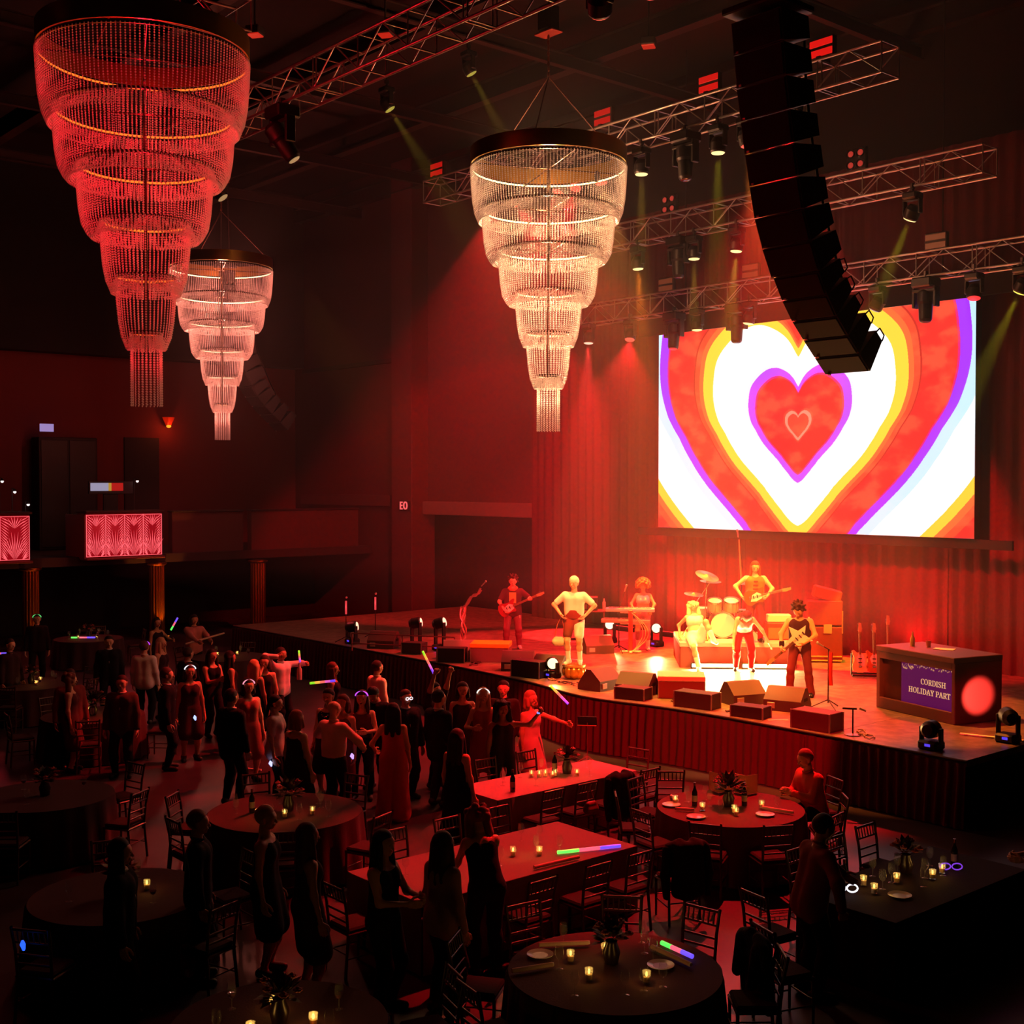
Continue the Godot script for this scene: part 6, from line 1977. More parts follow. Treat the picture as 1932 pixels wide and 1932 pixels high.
func plate(label: String, pos: Vector3, group: String) -> void:
	if not stock.has("plate"):
		stock["plate"] = MB.new().lathe([Vector2(0, 0.004), Vector2(0.07, 0.004), Vector2(0.12, 0.018), Vector2(0.12, 0.022), Vector2(0.07, 0.009), Vector2(0, 0.009)], 24).mesh()
	one("plate", stock["plate"], mat("d8d0c8", 0.2), label, "plate", pos, 0.0, group)

func centrepiece(label: String, pos: Vector3, s: float, n: int, sd: int) -> void:
	# dark vase with many leaves and blooms
	var r := RandomNumberGenerator.new()
	r.seed = sd
	var o := thing("flower_centrepiece", label, "flowers", pos)
	part(o, "vase", MB.new().lathe([Vector2(0, 0), Vector2(0.06, 0), Vector2(0.08, 0.1), Vector2(0.05, 0.18), Vector2(0.055, 0.2)], 14, Vector3.ZERO, true), mat("2a1818", 0.3))
	var lf := [MB.new(), MB.new(), MB.new()]
	for k in n:
		var a := r.randf() * TAU
		var e := r.randf_range(-0.1, 1.4)
		var d := Vector3(cos(a) * cos(e), sin(e), sin(a) * cos(e))
		var l := s * r.randf_range(0.55, 1.0)
		var p := Vector3(0, 0.2, 0) + d * l * 0.35
		var q := Vector3(0, 0.2, 0) + d * l
		var sdv := d.cross(Vector3.UP).normalized() * 0.035
		var mid := p.lerp(q, 0.5) + Vector3(0, 0.015, 0)
		lf[k % 3].quad(p, mid - sdv, q, mid + sdv)
	part(o, "leaves", lf[0], mat("3a3a20", 0.6)).set_meta("kind", "stuff")
	part(o, "leaves", lf[1], mat("5a3a28", 0.6)).set_meta("kind", "stuff")
	part(o, "leaves", lf[2], mat("4a2424", 0.6)).set_meta("kind", "stuff")
	for k in 7:
		var a := TAU * k / 7 + 0.3
		var e: float = 0.35 + 0.5 * (k % 3) * 0.5
		var c := Vector3(0, 0.22, 0) + Vector3(cos(a) * cos(e), sin(e), sin(a) * cos(e)) * s * 0.7
		var fl := MB.new()
		for j in 6:
			var b := TAU * j / 6
			fl.ball(c + Vector3(cos(b) * 0.022, 0, sin(b) * 0.022), Vector3(0.02, 0.014, 0.02), 6, 5)
		fl.ball(c + Vector3(0, 0.012, 0), Vector3(0.018, 0.018, 0.018), 6, 5)
		part(o, "bloom", fl, mat(["8a3030", "b06060", "a04838"][k % 3], 0.7))

func foam_stick(label: String, a: Vector3, b: Vector3, kind: String, group := "") -> void:
	var o := thing("foam_stick", label, "light stick", (a + b) * 0.5, 0.0, group)
	var h := (b - a) * 0.5
	if kind == "rainbow":
		var cols := [lin(0.25, 0.9, 0.02), lin(1.0, 0.55, 0.06), lin(1.0, 0.16, 0.12), lin(0.9, 0.12, 0.6), lin(0.18, 0.06, 1.0)]
		for k in 5:
			part(o, "glowing_foam", MB.new().tube(-h + h * 0.4 * k, -h + h * 0.4 * (k + 1), 0.02, 0.02, 8, k in [0, 4]), glow(cols[k], 0.9, "c0c0c0"))
	elif kind == "bright":
		var cols2 := [lin(0.1, 1.0, 0.12), lin(0.9, 0.12, 0.2), lin(0.15, 0.08, 1.0)]
		for k in 3:
			part(o, "glowing_foam", MB.new().tube(-h + h * 2.0 / 3.0 * k, -h + h * 2.0 / 3.0 * (k + 1), 0.022, 0.022, 8, k != 1), glow(cols2[k], 1.1, "c0c0c0"))
	else:
		part(o, "foam_tube", MB.new().tube(-h, h, 0.022, 0.022, 8), mat("e8c0b8", 0.8))
		part(o, "end_cap", MB.new().tube(h, h * 1.06, 0.02, 0.018, 8), mat("f0e0e0", 0.4))

func draped_jacket(label: String, pos: Vector3, turn: float) -> void:
	var o := thing("draped_jacket", label, "jacket", pos, turn)
	var B := []
	for s in [-1, 1]:
		B.append([Vector3(s * 0.08, 0.95, -0.25), Vector3(s * 0.21, 0.9, -0.24), 0.05, 0.055])
		B.append([Vector3(s * 0.12, 0.9, -0.3), Vector3(s * 0.12, 0.42, -0.31), 0.06, 0.085])
		B.append([Vector3(s * 0.03, 0.9, -0.3), Vector3(s * 0.03, 0.38, -0.31), 0.06, 0.075])
		B.append([Vector3(s * 0.17, 0.88, -0.19), Vector3(s * 0.17, 0.58, -0.16), 0.045, 0.05])
	part(o, "coat_body", net_mesh([nets(B, 0.02, 0.05)]), cloth("241618"))
	for s in [-1, 1]:
		part(o, "sleeve", net_mesh([nets([[Vector3(s * 0.23, 0.88, -0.25), Vector3(s * 0.27, 0.6, -0.27), 0.055, 0.05], [Vector3(s * 0.27, 0.6, -0.27), Vector3(s * 0.25, 0.36, -0.28), 0.05, 0.042]], 0.02, 0.03)]), cloth("241618"))

func ring_of_chairs(c: Vector3, r: float, degs: Array, what: String) -> void:
	for k in degs.size():
		var a := deg_to_rad(degs[k][0])
		make_chair(degs[k][1] + " " + what, c + Vector3(sin(a) * r, 0, cos(a) * r), a + PI)

func build_tables() -> void:
	# round table with the bright stick, nearest aisle
	var T1 := Vector3(8.4, 0, 8.33)
	round_table("round banquet table under the dark cloth beside the open aisle", "dark cloth on the round table beside the open aisle", T1, 0.93, "5a3a3c")
	var g := "wine glasses on the aisle round table"
	for p in [[7.7, 8.29], [8.09, 8.7], [8.85, 8.66], [8.89, 8.48], [8.94, 8.3], [8.12, 7.7], [8.32, 7.87], [8.59, 8.99], [8.5, 7.95]]: wine_glass("empty stemmed glass on the round table beside the aisle", Vector3(p[0], 0.757, p[1]), g)
	for p in [[8.02, 8.5], [8.42, 8.66], [8.78, 8.33], [8.1, 8.15]]: candle("lit votive candle on the round table beside the aisle", Vector3(p[0], 0.757, p[1]), "candles on the aisle round table")
	centrepiece("low leafy centrepiece on the round table beside the aisle", Vector3(8.28, 0.757, 8.25), 0.24, 90, 1)
	foam_stick("green and violet glowing light stick on the aisle round table", Vector3(8.3, 0.79, 7.62), Vector3(8.72, 0.8, 7.68), "bright")
	foam_stick("unlit pink foam stick lying beside the glowing one on the aisle table", Vector3(8.3, 0.785, 7.75), Vector3(8.8, 0.785, 7.8), "pink")
	foam_stick("unlit pink foam stick pointing at the centrepiece from the table's far edge", Vector3(7.6, 0.785, 8.5), Vector3(7.85, 0.785, 8.12), "pink")
	foam_stick("unlit pink foam stick at the table rim beside the small plate", Vector3(7.9, 0.785, 9.08), Vector3(8.02, 0.785, 8.72), "pink")
	plate("white plate under the pink sticks on the aisle table", Vector3(8.62, 0.757, 7.98), "")
	plate("white plate by the rim stick on the aisle table", Vector3(7.75, 0.757, 8.62), "")
	ring_of_chairs(T1, 1.22, [[222, "slatted wooden chair across the aisle table from the lit stick, at the"], [190, "slatted wooden chair under the dark draped coat at the"], [262, "slatted wooden chair turned to the women at the"], [305, "slatted wooden chair beside the pink stick at the"], [350, "slatted wooden chair on the dark side of the"], [140, "slatted wooden chair facing the aisle floor at the"]], "aisle round table")
	draped_jacket("dark coat draped over a chair at the aisle round table", T1 + Vector3(sin(deg_to_rad(152)) * 1.05, 0, cos(deg_to_rad(152)) * 1.05), deg_to_rad(152) + PI)
	# round table at the foot of the stage
	var T2 := Vector3(5.55, 0, 3.32)
	round_table("round banquet table with open menus near the stage skirt", "dark cloth on the round table near the stage skirt", T2, 0.95, "6a3a3c")
	g = "wine glasses on the round table by the stage"
	for p in [[5.0, 3.55], [5.26, 3.8], [5.1, 3.3], [5.35, 3.5], [5.65, 3.94], [5.02, 3.05], [5.95, 3.2], [5.3, 2.95], [5.75, 3.75], [6.1, 3.05]]: wine_glass("stemmed glass on the round table near the stage skirt", Vector3(p[0], 0.757, p[1]), g)
	for p in [[5.42, 3.72], [5.76, 3.5], [5.86, 3.58], [5.85, 3.05], [4.95, 3.72]]: candle("lit votive candle on the round table near the stage skirt", Vector3(p[0], 0.757, p[1]), "candles on the round table by the stage")
	bottle("dark wine bottle among glasses on the round table near the stage", Vector3(5.2, 0.757, 3.62), "")
	bottle("dark wine bottle beside the centrepiece on the round table near the stage", Vector3(5.62, 0.757, 3.12), "")
	centrepiece("tall leafy centrepiece on the round table near the stage", Vector3(5.5, 0.757, 3.3), 0.3, 110, 2)
	for k in 2:
		var o := thing("folded_menu", ["folded cream menu card standing behind the bottle near the stage", "folded cream menu card standing behind the centrepiece near the stage"][k], "menu", Vector3(4.95 + 0.32 * k, 0.757, 2.85 - 0.2 * k), 0.5 + 0.2 * k)
		for s in [-1, 1]: part(o, "card_leaf", MB.new().at(Transform3D(Basis(Vector3.UP, s * 0.7), Vector3.ZERO)).box(Vector3(s * 0.1, 0.13, 0), Vector3(0.2, 0.26, 0.004)), mat("f0c890", 0.7))
	foam_stick("unlit pink foam stick lying before the seated guest by the stage", Vector3(5.9, 0.785, 3.1), Vector3(6.3, 0.785, 3.0), "pink")
	foam_stick("unlit pink foam stick at the skirt side rim of the round table", Vector3(4.72, 0.785, 3.55), Vector3(4.95, 0.785, 3.68), "pink")
	foam_stick("unlit pink foam stick by the chair backs of the round table near the stage", Vector3(5.2, 0.785, 4.0), Vector3(5.4, 0.785, 3.86), "pink")
	for p in [[6.1, 3.3, "white plate with cutlery before the seated guest"], [5.6, 4.05, "white plate at the chair backs of the round table near the stage"], [5.0, 3.85, "white plate at the skirt side rim of the round table"]]: plate(p[2], Vector3(p[0], 0.757, p[1]), "")
	ring_of_chairs(T2, 1.25, [[318, "slatted wooden chair standing free in the aisle light beside the"], [352, "slatted wooden chair with its back against the cloth of the"], [28, "slatted wooden chair with the red cushion bag under the"], [62, "slatted wooden chair on the dark side of the"], [100, "slatted wooden chair beside the standing man's end of the"], [138, "slatted wooden chair next to the seated guest at the"], [280, "slatted wooden chair nearest the pleated skirt at the"]], "stage side round table")
	var bagr := thing("hand_bag", "bright red lit bag on the floor under the round table near the stage", "bag", Vector3(5.62, 0, 4.42), 0.3)
	part(bagr, "pouch", net_mesh([nets([[Vector3(-0.12, 0.09, 0), Vector3(0.14, 0.08, 0), 0.085, 0.075]], 0.016, 0.03)]), mat("e05040", 0.6))
	part(bagr, "handle", MB.new().sweep([Vector3(-0.08, 0.15, 0), Vector3(-0.04, 0.24, 0), Vector3(0.06, 0.24, 0), Vector3(0.1, 0.14, 0)], 0.01, 6), mat("e05040", 0.6))
	# long table at the stage foot
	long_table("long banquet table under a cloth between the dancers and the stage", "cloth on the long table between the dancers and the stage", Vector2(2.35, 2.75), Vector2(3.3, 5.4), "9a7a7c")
	g = "glasses on the long table by the stage"
	for p in [[2.6, 4.7], [2.75, 4.85], [2.85, 4.1], [3.0, 3.75], [2.88, 3.3], [2.6, 3.6], [2.95, 3.95], [2.55, 4.35], [3.1, 3.5], [2.7, 3.2], [3.05, 4.5], [2.5, 3.9]]: wine_glass("stemmed glass on the long table beside the stage", Vector3(p[0], 0.757, p[1]), g)
	for p in [[2.62, 4.2], [2.7, 4.12], [2.72, 4.02], [2.85, 4.0], [3.0, 3.66], [2.8, 3.9]]: candle("lit votive candle in the cluster on the long table by the stage", Vector3(p[0], 0.757, p[1]), "candles on the long table by the stage")
	bottle("tall dark bottle before the woman with the straight hair on the long table", Vector3(3.08, 0.757, 4.95), "")
	bottle("dark bottle among the candles on the long table by the stage", Vector3(2.62, 0.757, 3.75), "")
	centrepiece("leafy centrepiece on the long table by the stage", Vector3(2.78, 0.757, 3.65), 0.24, 80, 3)
	for k in 4:
		make_chair(["slatted wooden chair at the bag hung place of the long table by the stage", "slatted wooden chair beside the bag hung place of the long table", "slatted wooden chair at the middle of the aisle side of the long table", "slatted wooden chair at the stage end of the aisle side of the long table"][k], Vector3(3.62, 0, 4.9 - k * 0.62), -PI / 2)
	make_chair("slatted wooden chair across the long table beside the dancers", Vector3(2.05, 0, 4.4), PI / 2)
	make_chair("slatted wooden chair across the long table near the raised arms", Vector3(2.05, 0, 3.6), PI / 2)
	make_chair("slatted wooden chair at the head of the long table by the skirt", Vector3(2.85, 0, 2.4), 0.2)
	make_chair("slatted wooden chair standing apart between the long and round tables", Vector3(3.95, 0, 2.75), -2.3)
	draped_jacket("dark coat draped over an aisle side chair of the long table", Vector3(3.62, 0, 3.66), -PI / 2)
	var sb := thing("shoulder_bag", "small bag hanging on a chair back at the long table", "bag", Vector3(3.93, 0.5, 4.28), PI / 2)
	part(sb, "pouch", net_mesh([nets([[Vector3(-0.07, 0.07, 0), Vector3(0.07, 0.07, 0), 0.06, 0.06], [Vector3(-0.06, 0.14, 0), Vector3(0.06, 0.14, 0), 0.04, 0.04]], 0.016, 0.03)]), mat("7a3430", 0.5))
	part(sb, "strap", MB.new().sweep([Vector3(-0.07, 0.15, 0), Vector3(-0.02, 0.36, -0.04), Vector3(0.02, 0.36, -0.04), Vector3(0.07, 0.15, 0)], 0.008, 6), mat("7a3430", 0.5))
	# big square table where the women stand
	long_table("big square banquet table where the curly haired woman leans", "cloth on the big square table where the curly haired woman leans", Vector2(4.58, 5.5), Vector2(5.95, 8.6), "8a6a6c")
	g = "glasses on the big square table"
	for p in [[4.94, 6.41], [5.12, 6.28], [5.42, 6.6], [5.6, 6.4], [5.3, 7.9], [5.1, 8.2], [5.5, 7.2]]: wine_glass("tall stemmed glass on the big square table", Vector3(p[0], 0.757, p[1]), g)
	for p in [[5.32, 6.86], [5.5, 6.62], [5.45, 7.95]]: candle("lit votive candle on the big square table", Vector3(p[0], 0.757, p[1]), "candles on the big square table")
	foam_stick("rainbow glowing foam stick at the corner of the big square table", Vector3(5.62, 0.785, 6.45), Vector3(5.9, 0.785, 5.72), "bright")
	foam_stick("unlit pink foam stick along the rim of the big square table", Vector3(5.86, 0.785, 7.02), Vector3(5.9, 0.785, 6.4), "pink")
	plate("white plate with a fork on the big square table", Vector3(5.65, 0.757, 7.5), "")
	for k in 3: make_chair(["slatted wooden chair behind the rim stick of the big square table", "slatted wooden chair at the corner stick of the big square table", "slatted wooden chair below the leaning woman at the big square table"][k], Vector3(6.3, 0, [6.7, 6.05, 7.5][k]), -PI / 2)
	for k in 3: make_chair(["wooden chair on the dancers' side of the square table beside the silk gown", "wooden chair at the middle of the square table's dance floor side", "wooden chair on the dancers' side of the square table, stage end"][k], Vector3(4.25, 0, [7.6, 6.8, 6.0][k]), PI / 2)
	make_chair("slatted wooden chair under the coat between the square table and the aisle", Vector3(6.45, 0, 5.35), -2.0)
	draped_jacket("long dark coat hung on the chair between the square table and the aisle", Vector3(6.45, 0, 5.35), -2.0)
	make_chair("slatted wooden chair at the near head of the big square table", Vector3(5.3, 0, 9.0), PI)
	# round table on the dance floor's near edge
	var T5 := Vector3(1.95, 0, 7.85)
	round_table("round banquet table at the near edge of the dance floor", "dark cloth on the round table at the edge of the dance floor", T5, 0.98, "4a2c2e")
	g = "glasses on the dance floor table"
	for p in [[2.42, 7.92], [2.55, 7.57], [1.67, 8.4], [1.9, 7.32], [1.45, 8.3], [2.2, 8.2], [2.1, 7.4], [1.6, 7.7]]: wine_glass("stemmed glass on the table at the dance floor edge", Vector3(p[0], 0.757, p[1]), g)
	for p in [[1.97, 8.25], [2.31, 7.66], [2.2, 8.0]]: candle("lit votive candle on the table at the dance floor edge", Vector3(p[0], 0.757, p[1]), "candles on the dance floor table")
	bottle("dark wine bottle on the table at the dance floor edge", Vector3(1.72, 0.757, 8.2), "")
	centrepiece("leafy centrepiece on the table at the dance floor edge", Vector3(1.95, 0.757, 7.8), 0.28, 80, 4)
	ring_of_chairs(T5, 1.3, [[60, "slatted wooden chair beside the silk gown at the"], [110, "slatted wooden chair facing the suited man at the"], [200, "slatted wooden chair on the dancers' side of the"], [255, "slatted wooden chair behind the bald man at the"], [310, "slatted wooden chair at the dim end of the"], [0, "slatted wooden chair behind the grey haired guest at the"]], "dance floor table")
	# table at the right where the man leans
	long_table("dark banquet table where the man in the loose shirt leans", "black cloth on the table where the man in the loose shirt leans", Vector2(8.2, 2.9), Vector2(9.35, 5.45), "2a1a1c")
	g = "glasses on the table of the leaning man"
	for p in [[8.65, 4.43], [8.51, 4.1], [8.8, 4.03], [8.88, 3.8], [8.71, 4.69], [8.4, 4.4], [8.95, 4.3], [8.6, 3.6]]: wine_glass("stemmed glass on the dark table of the leaning man", Vector3(p[0], 0.757, p[1]), g)
	for p in [[8.5, 4.72], [8.72, 4.86], [8.68, 4.38], [8.86, 3.98], [8.82, 3.72]]: candle("lit votive candle on the dark table of the leaning man", Vector3(p[0], 0.757, p[1]), "candles on the leaning man's table")
	bottle("dark bottle beside the last candle on the leaning man's table", Vector3(8.78, 0.757, 3.4), "")
	bottle("dark bottle beside the glowing spectacles on the leaning man's table", Vector3(8.42, 0.757, 4.95), "")
	centrepiece("low leafy centrepiece on the leaning man's table", Vector3(8.55, 0.757, 4.0), 0.22, 60, 5)
	plate("dim plate at the near rim of the leaning man's table", Vector3(8.95, 0.757, 4.75), "")
	for k in 5: make_chair(["slatted wooden chair that the leaning man holds", "slatted wooden chair behind the leaning man's arm", "slatted wooden chair at the far side of the leaning man's table", "slatted wooden chair with its rail lit beyond the leaning man's table", "slatted wooden chair in the aisle light below the leaning man"][k], [Vector3(8.25, 0, 5.95), Vector3(7.8, 0, 4.6), Vector3(7.8, 0, 3.9), Vector3(7.75, 0, 3.2), Vector3(8.95, 0, 6.65)][k], [PI * 0.95, PI / 2, PI / 2, PI / 2, PI * 0.9][k])
	# tables in the dim left of the hall
	var far := [[Vector3(-10.5, 0, 6.7), 0.9, "dim round table with twinkling glasses at the far left of the hall"], [Vector3(-13.3, 0, 8.0), 0.9, "dim round table at the edge of the far left tables"], [Vector3(-17.2, 0, 2.8), 0.9, "dim round table under the lit balcony boxes"], [Vector3(-11.5, 0, 1.6), 0.9, "dim round table behind the woman with the raised glow stick"], [Vector3(-6.2, 0, 7.1), 0.9, "dim round table with tall flowers left of the suited men"], [Vector3(-0.9, 0, 9.9), 0.9, "unlit round table in the dark left foreground"], [Vector3(3.7, 0, 10.8), 0.9, "unlit round table with one candle in the dark foreground"], [Vector3(7.45, 0, 11.1), 0.85, "round table glinting at the bottom of the hall"]]
	var short := ["far left table with twinkling glasses", "outermost far left table", "dim table under the balcony boxes", "dim table behind the raised glow stick", "dim table with tall flowers", "unlit table in the left foreground", "unlit table with one candle", "glinting table at the hall bottom"]
	for k in far.size():
		var f: Array = far[k]
		round_table(f[2], "dark cloth of the " + short[k], f[0], f[1], "4a3032")
		var w := [7, 6, 6, 5, 7, 3, 3, 6][k] as int
		for j in w:
			var a := TAU * j / w + k
			wine_glass("stemmed glass on the " + short[k], f[0] + Vector3(cos(a) * 0.5, 0.757, sin(a) * 0.5), "glasses of far table %d" % k, j % 2 == 0)
		for j in [3, 3, 3, 2, 2, 0, 1, 4][k]:
			var a: float = TAU * j / 3.0 + 0.8 * k
			candle("lit votive candle on the " + short[k], f[0] + Vector3(cos(a) * 0.28, 0.757, sin(a) * 0.28), "candles of far table %d" % k)
		if k != 3: centrepiece("leafy centrepiece on the " + short[k], f[0] + Vector3(0, 0.757, 0), 0.34 if k == 4 else 0.24, 70, 10 + k)
		for j in ([3, 3, 2, 2, 4, 4, 4, 2][k] as int):
			var a: float = TAU * j / 5.0 + 0.9 + k
			make_chair(["slatted wooden chair on the stage side at the ", "slatted wooden chair on the wall side at the ", "slatted wooden chair on the near side at the ", "slatted wooden chair on the aisle side at the "][j] + short[k], f[0] + Vector3(sin(a) * 1.25, 0, cos(a) * 1.25), a + PI)
	# music stand at the skirt
	var mst := thing("music_stand", "thin music stand with a pale edge before the pleated skirt", "stand", Vector3(0.2, 0, 0.75), 0.7)
	tripod(mst, 0.75, mat("8a5a40", 0.4, 0.6))
	part(mst, "desk", MB.new().at(Transform3D(Basis(Vector3.RIGHT, -0.9), Vector3(0, 0.78, 0))).box(Vector3.ZERO, Vector3(0.34, 0.02, 0.24), 0.005), mat("2a1a1a", 0.5))
	part(mst, "desk_edge", MB.new().box(Vector3(0, 0.72, 0.09), Vector3(0.34, 0.015, 0.03), 0.004), mat("e0a080", 0.4, 0.5))

